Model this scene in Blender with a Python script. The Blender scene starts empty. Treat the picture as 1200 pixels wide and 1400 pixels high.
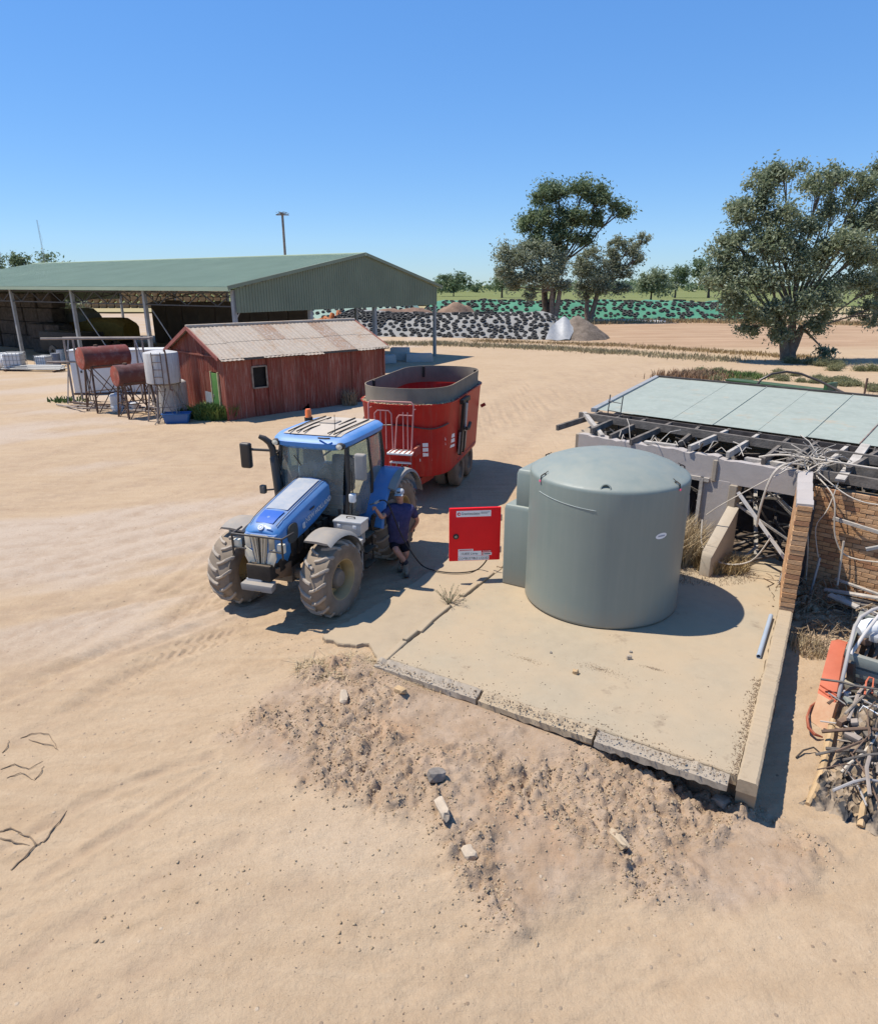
import bpy, bmesh, math, random
import numpy as np
from mathutils import Vector, Matrix

random.seed(7)
R = math.radians
scene = bpy.context.scene
col = scene.collection

# ------------------------------------------------------------------ camera, sky, sun, exposure
CAM_F, CAM_H, HORIZON = 925.0, 5.6, 389.0          # focal length in photo pixels, eye height, horizon row
PITCH = math.atan((700 - HORIZON) / CAM_F)
cam_data = bpy.data.cameras.new('camera')
cam = bpy.data.objects.new('camera', cam_data)
col.objects.link(cam)
cam_data.sensor_fit = 'HORIZONTAL'
cam_data.sensor_width = 36
cam_data.lens = CAM_F / 1200 * 36
cam_data.clip_start = .1
cam_data.clip_end = 9000
cam.location = (0, 0, CAM_H)
cam.rotation_euler = (math.pi / 2 - PITCH, 0, 0)
scene.camera = cam

TO_SUN = Vector((-.48, .09, 1.0)).normalized()
SUN_ELEV = math.asin(TO_SUN.z)
world = bpy.data.worlds.new('World')
scene.world = world
world.use_nodes = True
wn = world.node_tree
wn.nodes.clear()
w_out = wn.nodes.new('ShaderNodeOutputWorld')
w_bg = wn.nodes.new('ShaderNodeBackground')
w_sky = wn.nodes.new('ShaderNodeTexSky')
w_sky.sky_type = 'NISHITA'
w_sky.sun_disc = False
w_sky.sun_elevation = SUN_ELEV
w_sky.sun_rotation = math.atan2(TO_SUN.x, TO_SUN.y)
w_sky.altitude = 100
w_sky.air_density = 1.0
w_sky.dust_density = 0.0
w_sky.ozone_density = 3.0
w_bg.inputs['Strength'].default_value = .09
w_gam = wn.nodes.new('ShaderNodeGamma')                # one even grade over the whole sky, as the phone graded it
w_gam.inputs['Gamma'].default_value = .5
w_hsv = wn.nodes.new('ShaderNodeHueSaturation')
w_hsv.inputs['Saturation'].default_value = 1.62
w_tint = wn.nodes.new('ShaderNodeMix')
w_tint.data_type = 'RGBA'
w_tint.blend_type = 'MULTIPLY'
w_tint.inputs[0].default_value = 1
w_tint.inputs[7].default_value = (1.72, 2.40, 3.40, 1)
wn.links.new(w_sky.outputs[0], w_gam.inputs['Color'])
wn.links.new(w_gam.outputs[0], w_hsv.inputs['Color'])
wn.links.new(w_hsv.outputs[0], w_tint.inputs[6])
wn.links.new(w_tint.outputs[2], w_bg.inputs[0])
wn.links.new(w_bg.outputs[0], w_out.inputs[0])

sun_data = bpy.data.lights.new('sun', 'SUN')
sun_data.energy = 5.0
sun_data.angle = R(.53)
sun_data.color = (1.0, .945, .86)
sun = bpy.data.objects.new('sun', sun_data)
col.objects.link(sun)
sun.rotation_euler = (-TO_SUN).to_track_quat('-Z', 'Y').to_euler()
scene.view_settings.view_transform = 'Standard'
scene.view_settings.look = 'None'
scene.view_settings.gamma = 1
scene.view_settings.exposure = 0.3
scene.view_settings.use_curve_mapping = False
scene.cycles.max_bounces = 6
scene.cycles.transparent_max_bounces = 16

# ------------------------------------------------------------------ helpers
def at(px, py, z=0.0):
    """world point at height z on the sight line through a photo pixel"""
    u = (px - 600) / CAM_F
    v = -(py - 700) / CAM_F
    dy = math.cos(PITCH) + v * math.sin(PITCH)
    dz = -math.sin(PITCH) + v * math.cos(PITCH)
    t = (z - CAM_H) / dz
    return Vector((u * t, dy * t, z))

def at_d(px, py, y):
    """world point at distance y (metres north of the camera) on the sight line of a pixel"""
    u = (px - 600) / CAM_F
    v = -(py - 700) / CAM_F
    dy = math.cos(PITCH) + v * math.sin(PITCH)
    dz = -math.sin(PITCH) + v * math.cos(PITCH)
    t = y / dy
    return Vector((u * t, y, CAM_H + dz * t))

def tag(o, label=None, cat=None, group=None, kind=None):
    if label: o['label'] = label
    if cat: o['category'] = cat
    if group: o['group'] = group
    if kind: o['kind'] = kind
    return o

def empty(name, loc=(0, 0, 0), rz=0.0):
    o = bpy.data.objects.new(name, None)
    o.empty_display_size = .3
    o.location = loc
    o.rotation_euler = (0, 0, rz)
    col.objects.link(o)
    return o

def thing(name, label, cat, loc=(0, 0, 0), rz=0.0, group=None):
    return tag(empty(name, loc, rz), label, cat, group)

def link(name, me, parent=None):
    o = bpy.data.objects.new(name, me)
    col.objects.link(o)
    if parent is not None:
        o.parent = parent
    return o

def copy_tree(o, parent=None):
    c = o.copy()
    col.objects.link(c)
    if parent is not None:
        c.parent = parent
    for ch in list(o.children):
        copy_tree(ch, c)
    return c

def V(*a):
    return Vector(a)

class MB:
    """collects simple shapes and links them as one mesh object"""
    def __init__(s):
        s.v = []
        s.f = []
    def add(s, vs, fs):
        n = len(s.v)
        s.v += [tuple(p) for p in vs]
        s.f += [tuple(i + n for i in f) for f in fs]
        return s
    def box(s, c, d, rot=None, taper=(1, 1)):
        c = Vector(c)
        hx, hy, hz = d[0] / 2, d[1] / 2, d[2] / 2
        vs = []
        for z, tx, ty in ((-hz, 1, 1), (hz, taper[0], taper[1])):
            for x, y in ((-hx, -hy), (hx, -hy), (hx, hy), (-hx, hy)):
                p = Vector((x * tx, y * ty, z))
                if rot is not None: p = rot @ p
                vs.append(c + p)
        return s.add(vs, [(0, 3, 2, 1), (4, 5, 6, 7), (0, 1, 5, 4), (1, 2, 6, 5), (2, 3, 7, 6), (3, 0, 4, 7)])
    def beam(s, p, q, w, h, up=(0, 0, 1)):
        p, q = Vector(p), Vector(q)
        d = (q - p).normalized()
        up = Vector(up)
        if abs(d.dot(up)) > .98: up = Vector((0, 1, 0)) if abs(d.y) < .9 else Vector((1, 0, 0))
        a = d.cross(up).normalized()
        b = a.cross(d)
        vs = []
        for e in (p, q):
            for i, j in ((-1, -1), (1, -1), (1, 1), (-1, 1)):
                vs.append(e + a * (i * w / 2) + b * (j * h / 2))
        return s.add(vs, [(0, 3, 2, 1), (4, 5, 6, 7), (0, 1, 5, 4), (1, 2, 6, 5), (2, 3, 7, 6), (3, 0, 4, 7)])
    def tube(s, pts, r, n=8, caps=True):
        pts = [Vector(p) for p in pts]
        m = len(pts)
        rs = r if isinstance(r, (list, tuple)) else [r] * m
        t0 = (pts[1] - pts[0]).normalized()
        a = t0.orthogonal().normalized()
        vs = []
        for i, p in enumerate(pts):
            if i == 0: t = pts[1] - p
            elif i == m - 1: t = p - pts[i - 1]
            else: t = (pts[i + 1] - p).normalized() + (p - pts[i - 1]).normalized()
            if t.length < 1e-9: t = t0.copy()
            t.normalize()
            a = (a - t * a.dot(t))
            if a.length < 1e-6: a = t.orthogonal()
            a.normalize()
            b = t.cross(a)
            for k in range(n):
                w = 2 * math.pi * k / n
                vs.append(p + (a * math.cos(w) + b * math.sin(w)) * rs[i])
        fs = []
        for i in range(m - 1):
            for k in range(n):
                k2 = (k + 1) % n
                fs.append((i * n + k, i * n + k2, (i + 1) * n + k2, (i + 1) * n + k))
        if caps:
            fs.append(tuple(range(n))[::-1])
            fs.append(tuple((m - 1) * n + k for k in range(n)))
        return s.add(vs, fs)
    def lathe(s, prof, n=32, M=None, closed=False, arc=2 * math.pi):
        """profile of (radius, height) turned about Z, then moved by matrix M"""
        full = abs(arc - 2 * math.pi) < 1e-6
        cols = n if full else n + 1
        vs = []
        for k in range(cols):
            w = arc * k / n
            for r, z in prof:
                p = Vector((r * math.cos(w), r * math.sin(w), z))
                vs.append(M @ p if M is not None else p)
        m = len(prof)
        fs = []
        for k in range(n):
            k2 = (k + 1) % cols
            for i in range(m - 1 + (1 if closed else 0)):
                j = (i + 1) % m
                fs.append((k * m + i, k2 * m + i, k2 * m + j, k * m + j))
        return s.add(vs, fs)
    def prism(s, poly, d, M=None):
        """outline in local XY pushed along Z by d"""
        n = len(poly)
        vs = [Vector((x, y, 0)) for x, y in poly] + [Vector((x, y, d)) for x, y in poly]
        if M is not None: vs = [M @ p for p in vs]
        fs = [tuple(range(n))[::-1], tuple(range(n, 2 * n))]
        for i in range(n):
            j = (i + 1) % n
            fs.append((i, j, n + j, n + i))
        return s.add(vs, fs)
    def loft(s, rings, closed=True, caps=True):
        n = len(rings[0])
        vs = [p for r in rings for p in r]
        fs = []
        for i in range(len(rings) - 1):
            for k in range(n if closed else n - 1):
                k2 = (k + 1) % n
                fs.append((i * n + k, i * n + k2, (i + 1) * n + k2, (i + 1) * n + k))
        if caps and closed:
            fs.append(tuple(range(n))[::-1])
            fs.append(tuple((len(rings) - 1) * n + k for k in range(n)))
        return s.add(vs, fs)
    def panel(s, quad, th):
        """flat panel of four corners, thickened along its normal"""
        q = [Vector(p) for p in quad]
        nn = (q[1] - q[0]).cross(q[-1] - q[0]).normalized() * th
        n = len(q)
        vs = q + [p + nn for p in q]
        fs = [tuple(range(n))[::-1], tuple(range(n, 2 * n))]
        for i in range(n):
            j = (i + 1) % n
            fs.append((i, j, n + j, n + i))
        return s.add(vs, fs)
    def grid(s, nu, nv, fn):
        vs = [fn(i / nu, j / nv) for j in range(nv + 1) for i in range(nu + 1)]
        fs = []
        for j in range(nv):
            for i in range(nu):
                k = j * (nu + 1) + i
                fs.append((k, k + 1, k + nu + 2, k + nu + 1))
        return s.add(vs, fs)
    def mesh(s, name, mat, smooth=35, bevel=0.0, segs=2):
        me = bpy.data.meshes.new(name)
        bm = bmesh.new()
        bv = [bm.verts.new(p) for p in s.v]
        for f in s.f:
            try: bm.faces.new([bv[i] for i in f])
            except ValueError: pass
        bmesh.ops.recalc_face_normals(bm, faces=bm.faces)
        if bevel > 0:
            es = [e for e in bm.edges if len(e.link_faces) == 2 and e.calc_face_angle(0) > .6]
            bmesh.ops.bevel(bm, geom=es, offset=bevel, segments=segs, affect='EDGES', profile=.6, clamp_overlap=True)
        bm.to_mesh(me)
        bm.free()
        if smooth:
            me.shade_smooth()
            me.set_sharp_from_angle(angle=R(smooth))
        if mat is not None: me.materials.append(mat)
        return me
    def build(s, name, mat, parent=None, smooth=35, bevel=0.0, segs=2):
        return link(name, s.mesh(name, mat, smooth, bevel, segs), parent)

def np_mesh(name, verts, faces, mat, smooth=False):
    """verts (N,3) and faces (M,3|4) arrays to a mesh"""
    me = bpy.data.meshes.new(name)
    verts = np.asarray(verts, np.float32)
    faces = np.asarray(faces, np.int32)
    k = faces.shape[1]
    me.vertices.add(len(verts))
    me.vertices.foreach_set('co', verts.ravel())
    me.loops.add(faces.size)
    me.loops.foreach_set('vertex_index', faces.ravel())
    me.polygons.add(len(faces))
    me.polygons.foreach_set('loop_start', np.arange(0, faces.size, k, dtype=np.int32))
    me.polygons.foreach_set('loop_total', np.full(len(faces), k, np.int32))
    if smooth: me.polygons.foreach_set('use_smooth', np.ones(len(faces), bool))
    me.update(calc_edges=True)
    if mat is not None: me.materials.append(mat)
    return me

# value noise on numpy arrays
def _h(ix, iy, seed):
    n = (ix.astype(np.int64) * 374761393 + iy.astype(np.int64) * 668265263 + seed * 1274126177) & 0x7fffffff
    n = ((n ^ (n >> 13)) * 1274126177) & 0x7fffffff
    return ((n ^ (n >> 16)) & 0xffff) / 65535.0
def vnoise(x, y, seed=0):
    ix, iy = np.floor(x), np.floor(y)
    fx, fy = x - ix, y - iy
    fx, fy = fx * fx * (3 - 2 * fx), fy * fy * (3 - 2 * fy)
    a, b = _h(ix, iy, seed), _h(ix + 1, iy, seed)
    c, d = _h(ix, iy + 1, seed), _h(ix + 1, iy + 1, seed)
    return (a + (b - a) * fx) * (1 - fy) + (c + (d - c) * fx) * fy
def fbm(x, y, oct=4, seed=0, gain=.5):
    t, amp, s = 0, 1, 0
    for o in range(oct):
        t = t + amp * vnoise(x * 2 ** o + 17.3 * o, y * 2 ** o - 9.1 * o, seed + o)
        s += amp
        amp *= gain
    return t / s
def sstep(x, a, b):
    t = np.clip((x - a) / (b - a), 0, 1)
    return t * t * (3 - 2 * t)
def poly_mask(x, y, poly, soft):
    """1 inside the outline, fading to 0 over `soft` metres outside"""
    inside = np.zeros(x.shape, bool)
    dist = np.full(x.shape, 1e9)
    n = len(poly)
    for i in range(n):
        x0, y0 = poly[i][0], poly[i][1]
        x1, y1 = poly[(i + 1) % n][0], poly[(i + 1) % n][1]
        c = ((y0 > y) != (y1 > y)) & (x < (x1 - x0) * (y - y0) / (y1 - y0 + 1e-12) + x0)
        inside ^= c
        dx, dy = x1 - x0, y1 - y0
        t = np.clip(((x - x0) * dx + (y - y0) * dy) / (dx * dx + dy * dy), 0, 1)
        dist = np.minimum(dist, np.hypot(x - x0 - t * dx, y - y0 - t * dy))
    return np.where(inside, np.clip(.5 + dist / soft, 0, 1), np.clip(.5 - dist / soft, 0, 1))

# ------------------------------------------------------------------ materials
class NT:
    def __init__(s, name):
        s.m = bpy.data.materials.new(name)
        s.m.use_nodes = True
        s.t = s.m.node_tree
        s.b = s.t.nodes['Principled BSDF']
        s.out = s.t.nodes['Material Output']
        s._pos = None
    def n(s, ty, **kw):
        nd = s.t.nodes.new(ty)
        for k, v in kw.items(): setattr(nd, k, v)
        return nd
    def l(s, a, b): s.t.links.new(a, b)
    def set(s, node, key, val):
        if hasattr(val, 'links'): s.l(val, node.inputs[key])
        else: node.inputs[key].default_value = val
    def obj(s):
        if s._pos is None: s._pos = s.n('ShaderNodeTexCoord').outputs['Object']
        return s._pos
    def world(s): return s.n('ShaderNodeNewGeometry').outputs['Position']
    def mapping(s, vec, scale=(1, 1, 1), rot=(0, 0, 0)):
        m = s.n('ShaderNodeMapping')
        s.l(vec, m.inputs['Vector'])
        m.inputs['Scale'].default_value = scale
        m.inputs['Rotation'].default_value = rot
        return m.outputs[0]
    def noise(s, scale, detail=4, rough=.55, vec=None, dist=0.0):
        n = s.n('ShaderNodeTexNoise')
        n.inputs['Scale'].default_value = scale
        n.inputs['Detail'].default_value = detail
        n.inputs['Roughness'].default_value = rough
        n.inputs['Distortion'].default_value = dist
        s.l(vec if vec is not None else s.obj(), n.inputs['Vector'])
        return n.outputs['Fac']
    def voronoi(s, scale, vec=None, feature='F1', out='Distance'):
        n = s.n('ShaderNodeTexVoronoi', feature=feature)
        n.inputs['Scale'].default_value = scale
        s.l(vec if vec is not None else s.obj(), n.inputs['Vector'])
        return n.outputs[out]
    def ramp(s, f, stops):
        r = s.n('ShaderNodeValToRGB')
        e = r.color_ramp.elements
        while len(e) < len(stops): e.new(.5)
        for i, (p, c) in enumerate(stops):
            e[i].position = p
            e[i].color = (c, c, c, 1) if isinstance(c, (int, float)) else (*c, 1)
        s.l(f, r.inputs[0])
        return r.outputs[0]
    def mix(s, f, a, b, blend='MIX'):
        m = s.n('ShaderNodeMix', data_type='RGBA', blend_type=blend)
        for i, v in ((0, f), (6, a), (7, b)):
            if hasattr(v, 'links'): s.l(v, m.inputs[i])
            else: m.inputs[i].default_value = v if i == 0 else ((*v, 1) if len(v) == 3 else v)
        return m.outputs[2]
    def math(s, op, a, b=0.0):
        m = s.n('ShaderNodeMath', operation=op)
        for i, v in ((0, a), (1, b)):
            if hasattr(v, 'links'): s.l(v, m.inputs[i])
            else: m.inputs[i].default_value = v
        return m.outputs[0]
    def attr(s, name): return s.n('ShaderNodeAttribute', attribute_name=name)
    def upness(s):
        g = s.n('ShaderNodeNewGeometry')
        x = s.n('ShaderNodeSeparateXYZ')
        s.l(g.outputs['True Normal'], x.inputs[0])
        return x.outputs['Z']
    def bump(s, h, strength=.4, dist=.02, prev=None):
        b = s.n('ShaderNodeBump')
        b.inputs['Strength'].default_value = strength
        b.inputs['Distance'].default_value = dist
        s.l(h, b.inputs['Height'])
        if prev is not None: s.l(prev, b.inputs['Normal'])
        s.l(b.outputs[0], s.b.inputs['Normal'])
        return b.outputs[0]
    def color(s, c): s.set(s.b, 'Base Color', c if hasattr(c, 'links') else (*c, 1))
    def rough(s, r): s.set(s.b, 'Roughness', r)

DUST = (.40, .29, .18)
def paint(name, c, rough=.45, vary=.15, dust=.35, metal=0.0, scale=3.0, dust_col=DUST, bump=.0, c2=None, coat=0.0):
    """painted or moulded surface: uneven tone, dust settled on faces that look up, a little grime everywhere"""
    t = NT(name)
    n1 = t.noise(scale, 5, .6)
    n2 = t.noise(scale * 7, 4, .65)
    dark = tuple(v * (1 - vary) for v in c)
    lite = c2 if c2 else tuple(min(1, v * (1 + vary)) for v in c)
    base = t.mix(t.ramp(n1, [(.3, 0), (.7, 1)]), dark, lite)
    if dust > 0:
        up = t.ramp(t.upness(), [(.0, .12), (.55, .35), (1, 1)])
        d = t.math('MULTIPLY', t.math('MULTIPLY', up, t.ramp(t.math('ADD', t.math('MULTIPLY', n1, .6), t.math('MULTIPLY', n2, .4)), [(.3, .25), (.65, 1)])), dust)
        base = t.mix(d, base, dust_col)
        t.rough(t.math('ADD', t.math('MULTIPLY', d, .45), rough))
    else:
        t.rough(rough)
    t.color(base)
    if rough >= .5: t.b.inputs['Specular IOR Level'].default_value = .18
    t.b.inputs['Metallic'].default_value = metal
    if coat: t.b.inputs['Coat Weight'].default_value = coat
    if bump: t.bump(n2, bump, .01)
    return t.m

def corroded(name, c, rust=(.16, .055, .025), amount=.5, rough=.6, scale=1.5, streak=True, pale=None, metal=0.0):
    """old tin: paint, rust blotches and streaks running down"""
    t = NT(name)
    n1 = t.noise(scale, 6, .65)
    vec = t.mapping(t.obj(), (6, 6, .35)) if streak else t.obj()
    n2 = t.noise(scale * 1.3, 5, .6, vec)
    f = t.ramp(t.math('ADD', t.math('MULTIPLY', n1, .5), t.math('MULTIPLY', n2, .5)), [(.62 - .3 * amount, 0), (.72 - .2 * amount, 1)])
    base = t.mix(t.noise(scale * 4, 4), tuple(v * .8 for v in c), tuple(min(1, v * 1.2) for v in c))
    if pale:
        base = t.mix(t.ramp(t.noise(scale * 2.2, 6, .7, vec), [(.49, 0), (.62, .85)]), base, pale)
    t.color(t.mix(f, base, t.mix(t.noise(scale * 9, 4), rust, tuple(v * 1.9 for v in rust))))
    t.rough(rough)
    t.b.inputs['Specular IOR Level'].default_value = .15
    t.b.inputs['Metallic'].default_value = metal
    t.bump(t.noise(scale * 12, 4), .15, .01)
    return t.m

def plain(name, c, rough=.6, vary=.2, scale=6.0, metal=0.0, bump=.25, bdist=.01):
    t = NT(name)
    n = t.noise(scale, 6, .6)
    t.color(t.mix(t.ramp(n, [(.3, 0), (.7, 1)]), tuple(v * (1 - vary) for v in c), tuple(min(1, v * (1 + vary)) for v in c)))
    t.rough(rough)
    if rough >= .6: t.b.inputs['Specular IOR Level'].default_value = .15
    t.b.inputs['Metallic'].default_value = metal
    if bump: t.bump(t.noise(scale * 5, 4), bump, bdist)
    return t.m

def glass_mat(name, tint=(.75, .85, .8), dirt=.25):
    t = NT(name)
    tr = t.n('ShaderNodeBsdfTransparent')
    tr.inputs[0].default_value = (*tint, 1)
    gl = t.n('ShaderNodeBsdfGlossy')
    gl.inputs['Roughness'].default_value = .04
    fr = t.n('ShaderNodeFresnel')
    fr.inputs[0].default_value = 1.5
    m1 = t.n('ShaderNodeMixShader')
    t.l(fr.outputs[0], m1.inputs[0]); t.l(tr.outputs[0], m1.inputs[1]); t.l(gl.outputs[0], m1.inputs[2])
    df = t.n('ShaderNodeBsdfDiffuse')
    df.inputs[0].default_value = (.42, .40, .33, 1)
    m2 = t.n('ShaderNodeMixShader')
    t.l(t.math('MULTIPLY', t.ramp(t.noise(3, 5, .6), [(.25, .35), (.75, 1)]), dirt), m2.inputs[0])
    t.l(m1.outputs[0], m2.inputs[1]); t.l(df.outputs[0], m2.inputs[2])
    t.l(m2.outputs[0], t.out.inputs['Surface'])
    return t.m

def text_mesh(body, size, mat, depth=.002, align='LEFT', spacing=1.0):
    """lettering lying in local XY, baseline on X"""
    cu = bpy.data.curves.new('lettering', 'FONT')
    cu.body = body
    cu.size = size
    cu.align_x = align
    cu.extrude = depth
    cu.space_character = spacing
    cu.resolution_u = 2
    o = bpy.data.objects.new('lettering', cu)
    col.objects.link(o)
    bpy.context.view_layer.update()
    me = bpy.data.meshes.new_from_object(o.evaluated_get(bpy.context.evaluated_depsgraph_get()))
    bpy.data.objects.remove(o)
    me.materials.clear()
    me.materials.append(mat)
    return me

def frame(o, x, y, z=None):
    """matrix with origin o and axes x, y"""
    x = Vector(x).normalized()
    y = Vector(y)
    y = (y - x * y.dot(x)).normalized()
    z = x.cross(y)
    m = Matrix.Identity(4)
    for i in range(3):
        m[i][0], m[i][1], m[i][2], m[i][3] = x[i], y[i], z[i], o[i]
    return m
# ------------------------------------------------------------------ the plot: slab frame (a along the front edge, b away from the camera)
S0 = Vector((-.84, 9.04, 0))
SU = Vector((math.cos(R(-30.5)), math.sin(R(-30.5)), 0))
SW = Vector((-SU.y, SU.x, 0))
def ab(a, b, z=0.0): return S0 + SU * a + SW * b + Vector((0, 0, z))
SLAB_Z = .15

def ground_z(x, y):
    """smooth lie of the land"""
    x, y = np.asarray(x, float), np.asarray(y, float)
    dx, dy = x - S0.x, y - S0.y
    a, b = dx * SU.x + dy * SU.y, dx * SW.x + dy * SW.y
    drop = .42 * sstep(a, .8, 5.3) * (1 - .55 * sstep(b, -.9, -.05) * (1 - sstep(a, 3.2, 4.9)) * (1 - sstep(b, .0, .3))) * (1 - sstep(b, .5, 7.0)) * (.55 + .45 * sstep(b, -7, -2)) * (1 - sstep(a, 14, 22))
    z = -drop
    z = z + (fbm(x * .09, y * .09, 3, 5) - .5) * .22 * sstep(np.hypot(x - 1, y - 10), 9, 26)
    return z
def gz(x, y): return float(ground_z(np.array([x]), np.array([y]))[0])
def gat(px, py, dz=0.0):
    p = at(px, py, 0)
    for _ in range(4): p = at(px, py, gz(p.x, p.y))
    return p + Vector((0, 0, dz))

DUG = [gat(*p) for p in [(300,1010),(345,950),(420,905),(520,893),(700,943),(860,1012),(1005,1068),(1060,1120),(1150,1180),(1080,1240),(930,1250),(800,1235),(690,1275),(620,1235),(560,1150),(470,1105),(390,1095),(340,1060)]]
CRUMB = [gat(*p) for p in [(390,905),(450,880),(530,915),(560,950),(430,960)]]

def axis(lo, hi, step, far, grow):
    a = list(np.arange(lo, hi, step))
    s, p = step, hi
    while p < far:
        a.append(p); s *= grow; p += s
    s, p = step, lo - step
    b = []
    while p > -far:
        b.append(p); s *= grow; p -= s
    return np.array(b[::-1] + a)
gx = axis(-4.2, 5.6, .03, 4200, 1.055)
gy0 = axis(2.4, 11.2, .03, 4200, 1.045)
gy = gy0[gy0 > -60]
X, Y = np.meshgrid(gx, gy)
Zs = ground_z(X, Y)
near = 1 - sstep(np.hypot(X, Y - 9), 14, 60)
dug = poly_mask(X, Y, DUG, .9)
rag = fbm(X * 1.1, Y * 1.1, 4, 41)
dugm = sstep(dug + (rag - .5) * .9, .35, .8)
crumb = poly_mask(X, Y, CRUMB, .8)
lump = fbm(X * 1.3, Y * 1.3, 4, 11)
fine = fbm(X * 5.0, Y * 5.0, 4, 12, .62)
ridge = 1 - np.abs(2 * fbm(X * 1.9, Y * 1.9, 4, 13) - 1)
vfine = fbm(X * 13.0, Y * 13.0, 4, 14, .7)
clod = np.maximum(0, vnoise(X * 9, Y * 9, 15) - .52) + .7 * np.maximum(0, vnoise(X * 17, Y * 17, 16) - .55) + .6 * np.maximum(0, vnoise(X * 27, Y * 27, 17) - .5)
patchy = sstep(fbm(X * .9, Y * .9, 3, 18), .35, .62)
# clods: cell noise, every cell its own height and size
def cells(x, y, seed):
    ix, iy = np.floor(x), np.floor(y)
    best = np.full(x.shape, 9.0); hh = np.zeros(x.shape)
    for ox in (-1, 0, 1):
        for oy in (-1, 0, 1):
            cx, cy = ix + ox, iy + oy
            px_, py_ = cx + .15 + .7 * _h(cx, cy, seed), cy + .15 + .7 * _h(cx, cy, seed + 1)
            d = np.hypot(x - px_, y - py_)
            m = d < best
            best = np.where(m, d, best); hh = np.where(m, _h(cx, cy, seed + 2), hh)
    return best, hh
sub = (dug > 0) & (np.abs(X) < 8) & (Y < 14)
clod = np.zeros(X.shape)
xs_, ys_ = X[sub], Y[sub]
wx, wy = xs_ + (fbm(xs_ * 6, ys_ * 6, 2, 71) - .5) * .14, ys_ + (fbm(xs_ * 6, ys_ * 6, 2, 72) - .5) * .14
cl = 0
for sc_, am, th in ((4.5, .075, .62), (9.0, .055, .45), (17.0, .030, .3)):
    d_, h_ = cells(wx * sc_, wy * sc_, 80 + int(sc_))
    cl = cl + am * np.clip((h_ - th) / (1 - th), 0, 1) * np.clip(1.15 - 1.7 * d_, 0, .75)
clod[sub] = cl
crack = np.clip((np.abs(2 * fbm(X * 1.6 + 3, Y * 1.6, 4, 19, .6) - 1)) / .06, 0, 1)
Z = Zs + dugm * ((lump - .45) * .20 + (fine - .5) * .10 * (.3 + patchy) + (vfine - .5) * .09 * (.3 + patchy) + clod * (.3 + 1.8 * patchy) - (1 - crack) * .05 * patchy + .035) + crumb * (fine - .5) * .08
da_, db_ = (X - S0.x) * SU.x + (Y - S0.y) * SU.y, (X - S0.x) * SW.x + (Y - S0.y) * SW.y
edge_ = (da_ > -.4) & (da_ < 5.3) & (db_ > -1.2) & (db_ < .5)
Z = np.where(edge_, np.minimum(Z, .035 - np.minimum(db_, .1) * .25 - .035 * np.clip(da_, 0, 5) * (db_ > -.6)), Z)
# wheel ruts that sweep across the yard, and shallow wind ripples
def rut(px_pts, width, depth):
    pts = [at(*p) for p in px_pts]
    d = np.full(X.shape, 1e9)
    for p, q in zip(pts[:-1], pts[1:]):
        ex, ey = q.x - p.x, q.y - p.y
        t = np.clip(((X - p.x) * ex + (Y - p.y) * ey) / (ex * ex + ey * ey), 0, 1)
        d = np.minimum(d, np.hypot(X - p.x - t * ex, Y - p.y - t * ey))
    return -depth * np.exp(-(d / width) ** 2) + depth * .55 * np.exp(-((d - width * 1.9) / (width * .6)) ** 2), d
ruts = [([(0, 955), (120, 900), (230, 850), (300, 800)], .16, .03), ([(120, 960), (210, 905), (300, 870)], .18, .022),
        ([(0, 1165), (110, 1100), (230, 1050), (290, 1035)], .07, .022), ([(60, 1200), (190, 1120), (290, 1060)], .06, .02),
        ([(0, 1330), (150, 1235), (330, 1150)], .09, .015), ([(60, 1400), (260, 1290), (430, 1200)], .12, .012),
        ([(0, 700), (200, 660), (400, 640)], .3, .02), ([(0, 640), (150, 600), (330, 590)], .3, .02),
        ([(0, 560), (110, 580), (250, 600)], .2, .03), ([(0, 590), (90, 560), (230, 590), (340, 600)], .2, .025), ([(0, 610), (120, 580), (260, 610)], .16, .02), ([(0, 800), (150, 745), (330, 700)], .22, .015), ([(0, 850), (130, 800), (280, 745)], .2, .015), ([(30, 1010), (160, 930), (260, 890)], .1, .018), ([(560, 575), (700, 520), (960, 487)], .3, .03), ([(600, 600), (700, 545), (830, 505)], .3, .03), ([(640, 590), (760, 540), (960, 500)], .4, .03), ([(680, 640), (760, 570), (900, 515)], .35, .03)]
tread = np.zeros(X.shape)
trk = np.zeros(X.shape)
rt0 = random.Random(17)
for k in range(26):                                   # old wheel marks curving over the yard towards the road
    y0 = rt0.uniform(560, 1020)
    bow = rt0.uniform(-25, 25)
    x1 = rt0.uniform(330, 640)
    y1 = 560 + (y0 - 560) * rt0.uniform(.25, .6)
    pts = []
    for q in range(9):
        t = q / 8
        pts.append((-40 + (x1 + 40) * t, y0 + (y1 - y0) * t ** rt0.uniform(.9, 1.0) + bow * math.sin(3.14 * t)))
    if k > 19:
        pts = [(rt0.uniform(575, 640) + t * rt0.uniform(290, 340) , 600 - 100 * t ** .7 + rt0.uniform(-12, 12)) for t in (0, .25, .5, .75, 1)]
    for off in (0, rt0.uniform(9, 22)):
        ruts.append(([(px_, py_ + off) for px_, py_ in pts], rt0.uniform(.07, .15), rt0.uniform(.010, .022)))
for i, (pp, w, dp) in enumerate(ruts):
    g, d = rut(pp, w, dp)
    Z += g * (.5 + rag)
    trk = np.maximum(trk, np.exp(-(d / (w * 1.4)) ** 2) * (.4 + .6 * fbm(X * 1.1, Y * 1.1, 3, 90 + i)))
    if i < 2: tread = np.maximum(tread, np.exp(-(d / .3) ** 4))
ang = R(27)
along, across = X * math.cos(ang) + Y * math.sin(ang), -X * math.sin(ang) + Y * math.cos(ang)
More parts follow.
